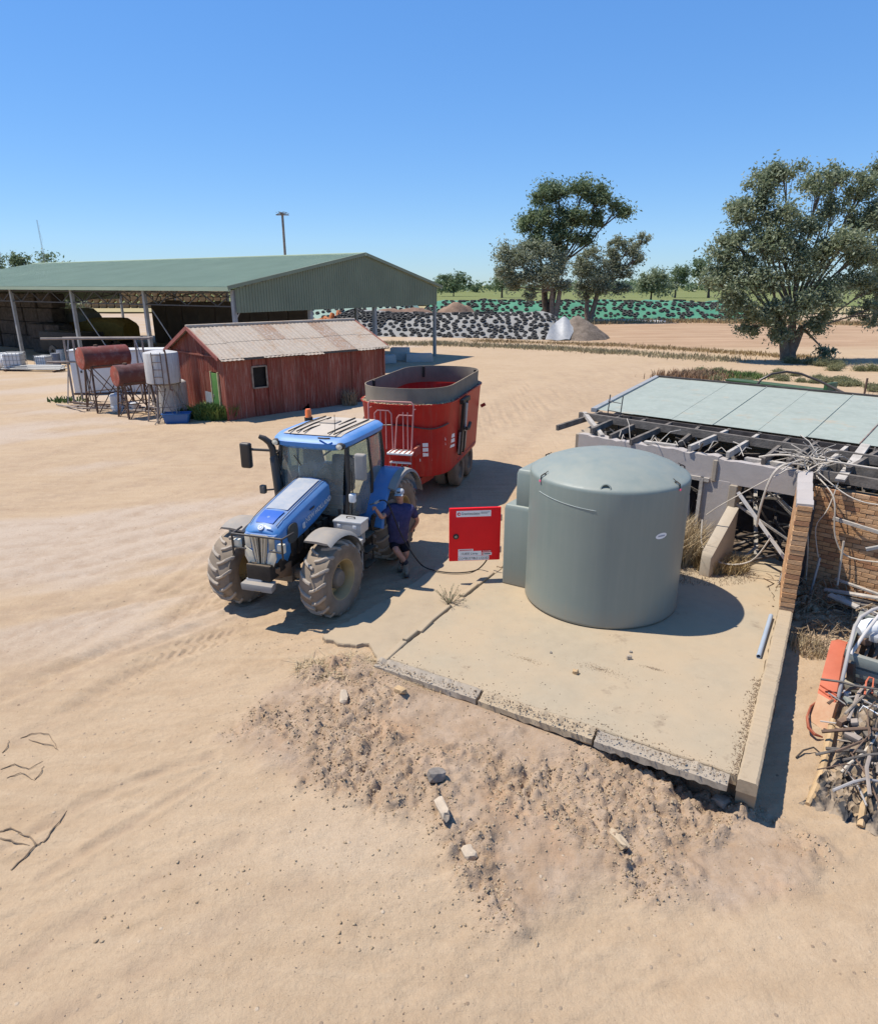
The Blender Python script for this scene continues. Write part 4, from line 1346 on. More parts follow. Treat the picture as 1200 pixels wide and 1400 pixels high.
MB().beam(V(-2.95, -.66, 1.74), V(-2.95, .66, 1.74), .06, .08).build('rear_rail', M_CABBLACK, tr)
for s in (-1, 1):
    MB().beam(V(-1.25, s * .7, CZ1 - .01), V(-2.85, s * .7, CZ1 - .01), .06, .07).build('roof_rail', M_CABBLACK, tr)
MB().beam(V(-1.28, -.68, CZ1 - .01), V(-1.28, .68, CZ1 - .01), .06, .07).build('roof_rail', M_CABBLACK, tr)
def pane(name, a, b, c, d, bulge):
    """curved glass between four corners"""
    a, b, c, d = map(Vector, (a, b, c, d))
    bulge = Vector(bulge)
    mb = MB().grid(8, 6, lambda u, v: (a.lerp(b, u)).lerp(d.lerp(c, u), v) + bulge * (4 * u * (1 - u) * .6 + 4 * v * (1 - v) * .4))
    return mb.build(name, M_GLASS, tr, 60)
pane('windscreen', (-1.10, -.63, 1.58), (-1.10, .63, 1.40), (-1.26, .65, CZ1 - .04), (-1.26, -.65, CZ1 - .04), (.08, 0, 0))
for s in (-1, 1):
    pane('side_window', (-1.16, s * .69, 1.40), (-2.03, s * .80, 1.28), (-2.03, s * .77, CZ1 - .04), (-1.30, s * .70, CZ1 - .04), (0, s * .05, 0))
    pane('quarter_window', (-2.08, s * .80, 1.72), (-2.93, s * .69, 1.80), (-2.82, s * .70, CZ1 - .04), (-2.08, s * .77, CZ1 - .04), (0, s * .04, 0))
pane('rear_window', (-2.96, -.62, 1.78), (-2.96, .62, 1.78), (-2.84, .64, CZ1 - .04), (-2.84, -.64, CZ1 - .04), (-.04, 0, 0))
# roof
def roof_ring(z, gx_, gy_, x0=-1.02, x1=-3.02):
    pts = []
    c = V((x0 + x1) / 2, 0, z)
    hx, hy = (x0 - x1) / 2 + gx_, .80 + gy_
    for k in range(40):
        a = 2 * math.pi * k / 40
        cx_, sy_ = math.cos(a), math.sin(a)
        ex = .32
        pts.append(c + V(hx * math.copysign(abs(cx_) ** ex, cx_), hy * math.copysign(abs(sy_) ** ex, sy_), -.05 * max(0, cx_) ** 2))
    return pts
rf = MB().loft([roof_ring(2.74, -.10, -.08), roof_ring(2.80, 0, 0), roof_ring(2.88, .01, .01), roof_ring(2.945, -.05, -.05), roof_ring(2.965, -.16, -.14)]).build('cab_roof', M_BLUE_ROOF, tr, 45)
mb = MB().grid(14, 10, lambda u, v: V(-1.22 - 1.62 * u, -.60 + 1.2 * v, 2.972 + .018 * math.sin(u * math.pi) * math.sin(v * math.pi) - .045 * max(0, .16 - u) * 4))
mb.build('roof_skin', paint('roof_dust', (.42, .38, .33), .9, .15, .8, dust_col=(.50, .41, .31)), rf, 60)
for (y0, y1, x0, x1) in ((-.52, -.50, -1.2, -2.8), (-.36, -.33, -1.25, -2.7), (.36, .33, -1.25, -2.5), (.52, .50, -1.2, -2.75), (-.2, -.17, -1.25, -1.9), (.2, .17, -2.0, -2.8)):
    MB().tube([(x0, y0 * .9, 2.985), ((x0 + x1) / 2, (y0 + y1) / 2, 3.0), (x1, y1, 2.99)], .014, 4).build('roof_groove', M_CHASSIS, rf)
MB().box((-2.2, -.1, 3.0), (.3, .35, .03)).build('roof_hatch', paint('hatch_dust', (.36, .33, .29), .9, .1, .6), rf, 30, .01)
MB().tube([(-1.35, .42, 2.97), (-1.36, .42, 3.32)], .006, 4).build('aerial', M_CHASSIS, rf)
MB().tube([(-1.06, .22, 2.93), (-1.0, .38, 2.94), (-1.04, .47, 2.94)], .016, 6).build('cable', M_CHASSIS, rf)
for s in (-1, 1):
    lp = MB().lathe([(0, .05), (.065, .045), (.085, 0), (.07, -.09), (0, -.09)], 20, frame(V(-1.055, s * .66, 2.80), (0, 1, 0), (0, 0, 1)) ).build('roof_lamp', M_CABBLACK, rf)
    lp.scale = (1, 1, .8); lp.location = (0, 0, 2.80 * .2)
    ln = MB().lathe([(0, .062), (.062, .05)], 18, frame(V(-1.05, s * .66, 2.80), (0, 1, 0), (0, 0, 1))).build('lens', M_LAMP, rf)
    ln.scale = (1, 1, .8); ln.location = (0, 0, 2.80 * .2)
bc = MB().lathe([(.075, 0), (.075, .03), (.065, .05), (.062, .17), (.05, .2), (0, .205)], 20, Matrix.Translation((-2.42, -.70, 2.99))).build('beacon', M_ORANGE, tr)
MB().lathe([(0, -.06), (.085, -.06), (.085, .035), (0, .035)], 20, Matrix.Translation((-2.42, -.70, 2.99))).build('beacon_base', M_CHASSIS, bc)
# exhaust stack on the tractor's right with curved tip, and its guard hose
MB().tube([(-1.02, -.62, 1.25), (-1.02, -.66, 1.7), (-1.06, -.74, 2.5), (-1.06, -.75, 2.52)], [.075, .085, .085, .07], 14).build('exhaust_stack', M_CABBLACK, tr)
MB().tube([(-1.06, -.75, 2.5), (-1.06, -.755, 2.66), (-1.04, -.80, 2.78), (-1.0, -.88, 2.86), (-.97, -.97, 2.90)], [.065, .065, .062, .055, .04], 12).build('exhaust_tip', M_CABBLACK, tr)
MB().tube([(-1.2, -.68, 2.6), (-1.18, -.78, 2.5), (-1.1, -.60, 2.2), (-1.1, -.58, 1.7)], .02, 8).build('intake_hose', M_CABBLACK, tr)
MB().tube([(-1.04, -.70, 2.22), (-1.12, -.62, 2.2)], .03, 8).build('exhaust_clamp', M_HUB, tr)
# mirrors on arms
for s, yy in ((-1, 1.30), (1, .98)):
    base = V(-1.24, s * .70, 2.58 if s < 0 else 2.62)
    end = V(-1.10, s * yy, 2.60 if s < 0 else 2.56)
    arm = MB().tube([base, end], .028 if s < 0 else .02, 8).build('mirror_arm', M_CABBLACK, tr)
    mh = MB().box(end + V(.02, s * .06, -.12), (.12, .22, .50)).build('mirror', M_CABBLACK if s < 0 else M_MUDGREY, arm, 40, .05, 4)
    MB().box(end + V(-.045, s * .06, -.12), (.01, .18, .44)).build('mirror_glass', M_SILVER, arm)
    MB().tube([V(-1.18, s * .70, 1.85), V(-1.12, s * .9, 1.82), V(-1.12, s * (1.02 if s < 0 else .80), 1.80)], .016, 6).build('lamp_arm', M_CABBLACK, tr)
    MB().box((-1.10, s * (1.06 if s < 0 else .84), 1.82), (.10, .12, .17)).build('marker_lamp', M_HUB if s < 0 else M_WHITEP, tr, 40, .03, 3)
MB().tube([(-1.0, .0, 1.62), (-1.16, -.12, 2.2), (-1.13, -.35, 2.55)], .010, 4).build('wiper', M_CABBLACK, tr)
MB().tube([(-1.22, .76, 1.45), (-1.20, .80, 1.9), (-1.24, .78, 2.3)], .012, 6).build('door_grab', M_CABBLACK, tr)
# seat, wheel, console
sb = MB().box((-2.25, 0, 1.62), (.5, .52, .16)).build('seat', M_SEAT, tr, 40, .05, 3)
MB().box((-2.50, 0, 1.95), (.16, .50, .62), Matrix.Rotation(R(-8), 3, 'Y')).build('seat_back', M_SEAT, sb, 40, .06, 3)
MB().tube([(-1.35, 0, 1.4), (-1.55, 0, 1.85)], .04, 8).build('steering_column', M_CABBLACK, tr)
MB().tube([V(-1.58, 0, 1.88) + V(.09 * math.cos(a), .2 * math.sin(a), .17 * math.cos(a)) for a in [k * math.pi / 10 for k in range(21)]], .016, 6).build('steering_wheel', M_CABBLACK, tr)
MB().box((-1.9, -.45, 1.6), (.6, .16, .4)).build('console', M_CABBLACK, tr, 40, .04)
MB().box((-1.75, -.42, 2.05), (.06, .22, .18)).build('monitor', M_CABBLACK, tr, 40, .02)
MB().beam(V(-2.0, -.55, 2.1), V(-2.6, .1, 2.6), .03, .03).build('grab_rail', M_CABBLACK, tr)
# ------------------------------------------------------------------ feed mixer wagon behind the tractor
M_MIX = corroded('mixer_red', (.42, .024, .02), (.28, .06, .04), .12, .5, .7, True, (.36, .05, .04))
M_MIX_D = paint('mixer_red_frame', (.33, .035, .028), .6, .15, .55)
M_BELT = paint('rubber_belt', (.19, .165, .13), .85, .15, .6, scale=2)
M_PINKBAR = paint('faded_pink_rail', (.55, .25, .22), .6, .1, .3)
MTH = R(15.0)
MFW = Vector((-math.sin(MTH), -math.cos(MTH), 0))
MPOS = Vector((-.31, 19.93, 0))
mx = thing('feed_mixer', 'red feed mixer wagon with black rubber top ring hitched behind the tractor', 'mixer wagon', MPOS, math.atan2(MFW.y, MFW.x))
MZ = .80        # tub floor
MT = 2.72       # tub rim
def oval(z, hl, hw, cx=0.0, n=64, ex=None, flat=0.0):
    """stadium shaped outline: straight sides, round ends"""
    pts = []
    st = hl - hw
    for k in range(n):
        a = 2 * math.pi * k / n
        c, s_ = math.cos(a), math.sin(a)
        c2, s2 = math.copysign(abs(c) ** .82, c), math.copysign(abs(s_) ** .82, s_)
        pts.append(V(cx + math.copysign(st, c) * (1 if abs(c) > .10 else abs(c) / .10) + hw * c2, hw * s2, z))
    return pts
MCX = .25
HL0, HW0, HL1, HW1 = 2.52, 1.14, 2.70, 1.27
def tubring(t, off=0.0):
    z = MZ + (MT - MZ) * t
    return oval(z, HL0 + (HL1 - HL0) * t + off, HW0 + (HW1 - HW0) * t + off, MCX)
tub = MB().loft([tubring(0), tubring(.03, .015), tubring(.5), tubring(.97), tubring(.985, .035), tubring(1.0, .035), tubring(1.0, -.03), tubring(.5, -.05), tubring(.12, -.06)], caps=False)
tub.build('tub', M_MIX, mx, 50)
fl = [p for p in oval(MZ + .05, HL0 - .03, HW0 - .03, MCX)]
MB().add(fl, [tuple(range(len(fl)))]).build('tub_floor', M_MIX_D, mx, 0)
fd_ = oval(MZ + 1.1, HL0 + .1, HW0 + .05, MCX)
M_FEED = plain('feed_residue', (.14, .045, .03), .95, .3, 3, bump=.8, bdist=.1)
mb = MB()
cen = V(MCX, 0, MZ + 1.18)
mb.add([cen] + fd_, [(0, i + 1, (i + 1) % len(fd_) + 1) for i in range(len(fd_))])
mb.build('inner_residue', M_FEED, mx, 60)
for cx_ in (MCX + 1.1, MCX - 1.1):
    MB().lathe([(.75, MZ + .1), (.55, MZ + .7), (.3, MZ + 1.3), (.14, MZ + 1.75), (0, MZ + 1.78)], 20, Matrix.Translation((cx_, 0, 0))).build('auger', M_MIX_D, mx)
# belt ring above the rim, leaning in, with a joint
ring = MB().loft([oval(MT - .12, HL1 - .05, HW1 - .05, MCX), oval(MT + .12, HL1 - .09, HW1 - .09, MCX), oval(MT + .40, HL1 - .09, HW1 - .07, MCX), oval(MT + .40, HL1 - .115, HW1 - .095, MCX), oval(MT + .1, HL1 - .115, HW1 - .115, MCX), oval(MT - .12, HL1 - .075, HW1 - .075, MCX)], caps=False)
rg_ = ring.build('rubber_ring', M_BELT, mx, 50)
for (x, y) in ((MCX + 1.2, -HW1 + .13), (MCX - 1.9, HW1 - .24), (MCX - 2.35, -.75)):
    MB().box((x, y, MT + .22), (.10, .05, .34)).build('joint_plate', M_CHASSIS, rg_)
# chaff lying on the rim
mb = MB()
rr = random.Random(2)
for k in range(420):
    a = rr.uniform(-1.9, 1.9)
    i = int((a / (2 * math.pi)) * 64) % 64
    p = tubring(1.0, -.02)[i].lerp(tubring(1.0, -.02)[(i + 1) % 64], rr.random()) + V(rr.uniform(-.05, .05), rr.uniform(-.05, .05), .01)
    d = V(rr.uniform(-.08, .08), rr.uniform(-.08, .08), rr.uniform(-.01, .03))
    w = V(-d.y, d.x, .02).normalized() * .012
    mb.add([p - w, p + w, p + d], [(0, 1, 2)])
tag(mb.build('chaff', plain('straw_chaff', (.52, .42, .26), .95, .2, bump=0), mx, 0), kind='stuff')
# loops of hydraulic hose round the front
pts = []
for k in range(-14, 13):
    i = k % 64
    p = tubring(.70, .03)[i]
    pts.append(p + V(0, 0, .05 * math.cos(k * .45)))
MB().tube(pts, .018, 6).build('hydraulic_hose', M_CABBLACK, mx)
# safety rails and viewing platform at front left of the tub (towards the camera)
fx = MCX + HL1
def front(y, t, off=.06):
    """point just off the tub's front at lateral y, height fraction t"""
    hl, hw = HL0 + (HL1 - HL0) * t, HW0 + (HW1 - HW0) * t
    yy = max(-.999, min(.999, y / hw))
    return V(MCX + hl - hw + hw * (1 - abs(yy) ** 2.44) ** .41 + off, y, MZ + (MT - MZ) * t)
RC = -.10
def railtube(pts, r=.022, name='safety_rail', mat=M_PINKBAR):
    return MB().tube(pts, r, 7).build(name, mat, mx)
xo = fx + .10
railtube([(xo, RC - .62, 1.65), (xo, RC - .62, 2.74), (xo, RC - .56, 2.81), (xo, RC + .52, 2.81), (xo, RC + .58, 2.74), (xo, RC + .50, 1.3)])
railtube([(xo, RC - .46, 1.7), (xo, RC - .46, 2.5), (xo, RC - .38, 2.58), (xo, RC - .08, 2.58), (xo, RC - .01, 2.5), (xo, RC + .02, 1.5)], .018)
railtube([(xo, RC + .06, 1.5), (xo, RC + .14, 2.4), (xo, RC + .2, 2.48), (xo, RC + .56, 2.48)], .018)
for yy in (-.30, -.16, .30, .42): railtube([(xo, RC + yy, 1.58), (xo, RC + yy, 2.56)], .014)
for yy in (-.62, .58): railtube([(xo, RC + yy, 2.62), (fx - .25, RC + yy, 2.62)], .016)
pf = MB().box((xo + .1, RC + .28, 1.54), (.42, .66, .05)).build('platform', M_WHITEP, mx, 30, .01)
for k in range(5): MB().box((xo + .1, RC + .02 + .13 * k, 1.57), (.40, .03, .02)).build('tread_bar', M_MIX_D, pf)
MB().box((xo - .02, RC + .66, 1.58), (.5, .06, .22)).build('platform_side', M_MIX_D, mx, 30, .01)
ld = MB().tube([(xo + .18, RC + .58, 1.52), (xo + .30, RC + .58, .75)], .02, 6).build('ladder_rail', M_MIX_D, mx)
MB().tube([(xo + .18, RC + .0, 1.52), (xo + .30, RC + .0, .75)], .02, 6).build('ladder_rail', M_MIX_D, mx)
for k in range(3): MB().box((xo + .2 + .03 * k, RC + .29, 1.3 - .2 * k), (.10, .58, .03)).build('ladder_step', M_WHITEP if k == 0 else M_MIX_D, mx)
# white stickers on the tub front
for yy, zz, n in ((.62, 1.62, 4), (1.10, 1.72, 3)):
    for k in range(n):
        t = (zz - .13 * k - MZ) / (MT - MZ)
        p = front(yy, t, .012); q = front(yy + .13 if k < n - 1 or n == 3 else yy + .2, t, .012); p0 = p if k < n - 1 or n == 3 else front(yy - .08, t, .012)
        MB().add([p0, q, q + V(.006, 0, .10 if k < n - 1 else .07), p0 + V(.006, 0, .10 if k < n - 1 else .07)], [(0, 1, 2, 3)]).build('warning_sticker', M_WHITE_LABEL, mx, 0)
# side discharge door gear on its left side (towards the fuel tank)
def side_pt(x, t, off=.05): return V(x, HW0 + (HW1 - HW0) * t + off, MZ + (MT - MZ) * t)
MB().panel([side_pt(1.35, .18), side_pt(.55, .18), side_pt(.55, .50), side_pt(1.35, .50)], .05).build('discharge_door', paint('grey_door', (.30, .28, .25), .6, .2, .4), mx, 30, .01)
for x_ in (1.28, .9): MB().beam(side_pt(x_, .16, .10), side_pt(x_, .92, .10), .09, .08).build('door_guide', M_CHASSIS, mx)
MB().tube([side_pt(1.1, .5, .16), side_pt(1.1, .9, .14)], [.03, .045], 8).build('door_ram', M_SILVER, mx)
MB().tube([side_pt(1.25, .55, .22), side_pt(.95, .52, .22), side_pt(.7, .58, .2)], .05, 8).build('hydraulic_block', M_CHASSIS, mx)
MB().beam(side_pt(1.35, .93, .06), side_pt(.5, .93, .06), .1, .12).build('door_beam', M_CHASSIS, mx)
MB().beam(side_pt(-1.6, .62, .03), side_pt(-1.6, .66, .16), .05, .1).build('side_bracket', M_MIX_D, mx)
# chassis and drawbar
for s in (-1, 1):
    MB().beam(V(2.1, s * .55, .66), V(-2.3, s * .55, .66), .14, .24).build('chassis_rail', M_MIX_D, mx)
for s in (-1, 1):
    MB().beam(V(1.9, s * .62, .68), V(4.45, s * .10, .58), .13, .20).build('drawbar', M_MIX_D, mx)
MB().beam(V(2.6, -.45, .68), V(2.6, .45, .68), .12, .18).build('cross_member', M_MIX_D, mx)
MB().box((4.45, 0, .56), (.3, .34, .16)).build('hitch_eye', M_MIX_D, mx, 30, .03)
MB().tube([(4.3, .0, .85), (2.4, 0, .80)], .07, 10).build('drive_shaft', M_CABBLACK, mx)
MB().tube([(3.3, .42, .62), (3.3, .42, .02)], .045, 8).build('jack_leg', M_MIX_D, mx)
for k in range(4):
    MB().tube([(4.7, -.15 + .1 * k, 1.2), (4.2, -.2 + .12 * k, .95 - .06 * k), (3.2, -.1 + .1 * k, 1.0), (2.6, -.3 + .2 * k, 1.25)], .017, 6).build('hydraulic_hose', M_CABBLACK, mx)
MB().box((2.35, .1, 1.0), (.5, .5, .36)).build('gearbox', M_CHASSIS, mx, 30, .04)
def mixwheel(x, y):
    w = empty('wheel', (x, y, .50)); w.parent = mx
    Mx = Matrix.Rotation(R(-90), 4, 'X')
    s = 1 if y > 0 else -1
    MB().lathe([(.27, -.14), (.42, -.155), (.48, -.12), (.50, -.08), (.50, .08), (.48, .12), (.42, .155), (.27, .14)], 40, Mx).build('tyre', M_TYRE, w, 40)
    MB().lathe([(.28, s * .13), (.26, s * .12), (.22, s * .0), (.10, s * .02), (.09, s * .10), (0, s * .10)], 28, Mx).build('rim', M_HUB, w, 40)
for x_ in (.55, -.62):
    for y_ in (.98, .60, -.60, -.98): mixwheel(x_, y_)
    MB().tube([(x_, -.9, .5), (x_, .9, .5)], .06, 8).build('axle', M_CHASSIS, mx)
mg = MB().panel([V(1.15, 1.02, .82), V(-1.25, 1.02, .82), V(-1.25, 1.16, .95), V(1.15, 1.16, .95)], .03).build('wheel_skirt', M_MIX_D, mx)
# ------------------------------------------------------------------ ruined dairy: rendered front, open rafters, flat iron roof, brick walls
RO = Vector((6.9, 12.35, 0))
RU = Vector((math.cos(R(-42)), math.sin(R(-42)), 0))
RW = Vector((-RU.y, RU.x, 0))
def ru(u, w, z=0.0): return RO + RU * u + RW * w + Vector((0, 0, z))
def rpl(px, py, w0):
    """(u, z) where a sight line meets the upright plane w = w0"""
    o = Vector((0, 0, CAM_H)); d = at(px, py, -50) - o
    t = (RW.dot(RO) + w0 - RW.dot(o)) / RW.dot(d)
    p = o + d * t
    return RU.dot(p - RO), p.z
R_RZ = R(-42)
M_OLDWOOD = plain('grey_weathered_timber', (.15, .13, .11), .95, .35, 5, bump=.7)
M_PALEWOOD = plain('bleached_timber', (.40, .36, .31), .95, .25, 5, bump=.6)
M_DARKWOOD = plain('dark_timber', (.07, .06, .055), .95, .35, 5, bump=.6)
M_IRON = corroded('pale_iron_roof', (.30, .325, .27), (.25, .21, .15), .2, .65, .45, True, (.34, .36, .305))
M_BRICK = [plain('tan_brick_%d' % i, c, .95, .22, 9, bump=.6) for i, c in enumerate([(.47, .27, .135), (.50, .30, .16), (.42, .23, .115), (.48, .30, .17), (.37, .19, .10)])]
M_MORTAR = plain('sandy_mortar', (.20, .155, .11), 1, .2, 12, bump=.5)
M_CABLE = plain('pale_cable', (.50, .44, .36), .7, .15, bump=0)
M_TWIG = plain('dry_twig', (.27, .20, .13), 1, .3, bump=0)

ruin = thing('ruined_dairy', 'ruined dairy building with grey rendered lintel wall, bare rafters and flat pale roof', 'ruin', RO, R_RZ)
LT = 2.25
# openings
o1l, o1t = rpl(928, 646, 0); o1r, _ = rpl(962, 655, 0)
o2l, o2t = rpl(1009, 664, 0); o2r, _ = rpl(1086, 672, 0)
UL = -4.88
WT = .24
def wallbox(u0, u1, z0, z1, name='wall', mat=M_RENDER, w0=0.0, w1=WT, parent=ruin):
    return MB().box(((u0 + u1) / 2, (w0 + w1) / 2, (z0 + z1) / 2), (u1 - u0, w1 - w0, z1 - z0)).build(name, mat, parent, 30, .012, 1)
def rough_top(u0, u1, z0, z1, w0, w1, name, mat, seed, amp=.03, parent=ruin):
    r_ = random.Random(seed); n = max(2, int((u1 - u0) / .12)); secs = []
    for i in range(n + 1):
        u = u0 + (u1 - u0) * i / n
        a = r_.uniform(-amp, amp); b_ = r_.uniform(-amp, amp)
        secs.append([V(u, w0, z0), V(u, w1, z0), V(u, w1, z1 + a), V(u, (w0 + w1) / 2, z1 + b_), V(u, w0, z1 + (a + b_) / 2)])
    return MB().loft(secs).build(name, mat, parent, 30)
rough_top(UL, -1.62, o1t, LT + .02, 0, WT, 'lintel', M_RENDER, 5)
rough_top(-1.615, .12, o2t, LT - .03, .005, WT, 'lintel', M_RENDER, 6)
wallbox(UL, o1l, -.2, o1t - .002)
wallbox(o1r, o2l - .16, -.2, o1t - .002)
wallbox(o2l - .16, o2l, -.2, o2t - .002, 'pilaster', M_OLDCON, -.05, WT)
wallbox(-1.70, -1.61, o2t, LT - .05, 'pilaster_head', M_OLDCON, -.04, WT + .01)
# window frame in opening 1
wfz = .6
for a, b_ in (((o1l + .03, .0), (o1l + .03, o1t)), ((o1r - .03, 0), (o1r - .03, o1t)), ((o1l, o1t - .04), (o1r + .12, o1t - .04))):
    MB().beam(V(a[0], -.02, a[1]), V(b_[0], -.02, b_[1]), .07, .08).build('door_frame', M_PALEWOOD, ruin)
# left wall, back walls and dim floor
MB().beam(V(UL, .1, 1.1), V(-6.7, 8.2, 1.1), .24, 2.3).build('side_wall', M_OLDCON, ruin)
MB().beam(V(-6.7, 8.2, 1.1), V(5, 8.2, 1.1), .24, 2.3).build('rear_wall', M_OLDCON, ruin)
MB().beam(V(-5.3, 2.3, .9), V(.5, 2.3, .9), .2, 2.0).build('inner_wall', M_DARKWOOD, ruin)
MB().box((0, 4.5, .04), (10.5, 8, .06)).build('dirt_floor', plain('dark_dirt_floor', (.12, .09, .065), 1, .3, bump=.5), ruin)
# flat roof in long sheets, near edge to far edge
ZR = 2.60
def roofpt(u, w, z=ZR): return V(u, w, z + .02 * (w - 1.5) / 7)
nsh = 10
u0, u1, v0, v1 = -5.3, 4.4, -6.9, 4.8
for i in range(nsh):
    a0, a1 = i / nsh, (i + 1) / nsh
    lift = .006 * (i % 2)
    q = [roofpt(u0 + (u1 - u0) * a0, 1.55), roofpt(u0 + (u1 - u0) * a1 + .02, 1.55), roofpt(v0 + (v1 - v0) * a1 + .02, 8.45), roofpt(v0 + (v1 - v0) * a0, 8.45)]
    MB().panel([p + V(0, 0, lift) for p in q], .004).build('roof_sheet', M_IRON, ruin, 0)
    if i in (2, 4, 5, 7):
        MB().tube([q[1] + V(0, 0, .016), q[1].lerp(q[2], .5) + V(0, .0, .02), q[2] + V(0, 0, .016)], .014, 4).build('roof_seam', corroded('rusty_seam', (.26, .22, .19), amount=.6, streak=False) if i == 5 else M_IRON, ruin)
MB().beam(roofpt(u0 - .04, 1.45), roofpt(v0 - .04, 8.5), .14, .10).build('verge_flashing', M_GALV, ruin)
MB().beam(roofpt(u0, 1.50, ZR - .12), roofpt(u1, 1.50, ZR - .12), .07, .16).build('fascia', M_DARKWOOD, ruin)
MB().beam(roofpt(v0, 8.45, ZR + .03), roofpt(v1, 8.45, ZR + .03), .10, .06).build('back_flashing', M_DARKWOOD, ruin)
# long purlins and broken rafters
MB().beam(V(-5.5, 1.05, 2.50), V(4.4, .95, 2.42), .09, .17).build('purlin', M_OLDWOOD, ruin)
MB().beam(V(-.1, .42, 2.34), V(4.4, .40, 2.30), .08, .17).build('purlin', M_OLDWOOD, ruin)
MB().beam(V(.05, .12, 2.22), V(4.4, .12, 2.18), .10, .18).build('purlin', M_OLDWOOD, ruin)
rnd = random.Random(31)
for k, u in enumerate([-5.2, -4.6, -3.95, -3.3, -2.65, -2.0, -1.35, -.75, -.2, .35, .9, 1.6, 2.3, 3.0]):
    sk = rnd.uniform(-.25, .1)
    near_w = rnd.choice([-.05, .1, .25, .5]) if u < 0 else rnd.choice([.05, .2])
    MB().beam(V(u + sk, near_w, 2.33 + rnd.uniform(-.05, .05)), V(u, 1.6, 2.50), .07, .13).build('rafter', rnd.choice([M_OLDWOOD, M_PALEWOOD, M_OLDWOOD]), ruin)
MB().beam(V(.62, -.10, 2.22), V(.66, 1.45, 2.62), .16, .05).build('rafter', M_PALEWOOD, ruin)
MB().beam(V(-5.4, 1.1, 2.56), V(-4.35, .15, 2.28), .10, .08).build('rafter', M_PALEWOOD, ruin)
MB().beam(V(-3.3, .15, 2.30), V(-2.6, .2, 2.31), .14, .06).build('bearer_offcut', M_PALEWOOD, ruin)
MB().beam(V(-1.2, .35, 2.22), V(-.3, .3, 2.24), .14, .10).build('bearer_offcut', M_PALEWOOD, ruin)
# fallen boards inside the openings
for k in range(26):
    if k < 8: c = V((o1l + o1r) / 2 + rnd.uniform(-.3, .3), rnd.uniform(.5, 1.6), rnd.uniform(.3, 1.3))
    else: c = V(rnd.uniform(o2l, o2r), rnd.uniform(.2, 1.8), rnd.uniform(.2, 1.3))
    d = V(rnd.uniform(-1, 1), rnd.uniform(-.6, .6), rnd.uniform(-1, 1)).normalized() * rnd.uniform(.3, .9)
    MB().beam(c - d, c + d, rnd.uniform(.04, .09), .04).build('fallen_board', rnd.choice([M_OLDWOOD, M_PALEWOOD, M_DARKWOOD]), ruin)
MB().beam(V(o2l + .05, -.12, o2t - .1), V(o2r + .1, -.25, .55), .06, .05).build('leaning_rail', paint('white_rail', (.6, .58, .55), .6, .1, .3), ruin)
MB().beam(V(o1l + .12, .3, 1.25), V(o1l + .20, .28, .5), .10, .03).build('white_slat', M_WHITEP, ruin)
# debris among the rafters
mb = MB()
for k in range(170):
    p = V(rnd.uniform(-5.0, 3), rnd.uniform(.3, 1.9), rnd.uniform(1.6, 2.2))
    d = V(rnd.uniform(-1, 1), rnd.uniform(-.6, .6), rnd.uniform(-.5, .5)).normalized() * rnd.uniform(.15, .6)
    mb.beam(p, p + d, rnd.uniform(.015, .07), rnd.uniform(.01, .04))
tag(mb.build('roof_debris', M_OLDWOOD, ruin, 0), kind='stuff')

# ---- brick walls
def brick_row_wall(name, label, origin, xdir, n_course, length, zb, thick, parent_name_mat=M_MORTAR, header=False, seed=1, off_top=0, cap=3):
    t = thing(name, label, 'brick wall', origin, math.atan2(xdir.y, xdir.x))
    r_ = random.Random(seed)
    H = n_course * .086
    MB().box((length / 2, thick / 2 + .006, zb + H / 2), (length - .008, thick - .014, H - .01)).build('mortar', M_MORTAR, t, 0)
    base = []
    for m in M_BRICK:
        base.append(MB().box((0, 0, 0), (.232, .11, .076)).mesh('brick', m, 30, .004, 1))
    half = [MB().box((0, 0, 0), (.112, .11, .076)).mesh('brick', m, 30, .004, 1) for m in M_BRICK]
    cnt = 0
    for c in range(n_course - 1, -1, -1):
        x = -.12 if c % 2 else 0
        while x < length - .03:
            x0, x1 = max(x, 0), min(x + .24, length)
            if x1 - x0 > .05 and cnt < 296:
                full = x1 - x0 > .18
                o = link('brick', r_.choice(base if full else half), t)
                o.location = ((x0 + x1) / 2, .05 + r_.uniform(-.004, .003), zb + c * .086 + .043)
                o.rotation_euler = (r_.uniform(-.01, .01), r_.uniform(-.01, .01), r_.uniform(-.02, .02))
                if not full: o.scale = ((x1 - x0) / .12, 1, 1)
                cnt += 1
            x += .24
    return t
w2 = brick_row_wall('brick_wall', 'tan brick wall under bare rafters, striped by slanting rafter shadows', ru(.16, .06, 0), RU, 25, 2.75, -.16, .23, seed=3)
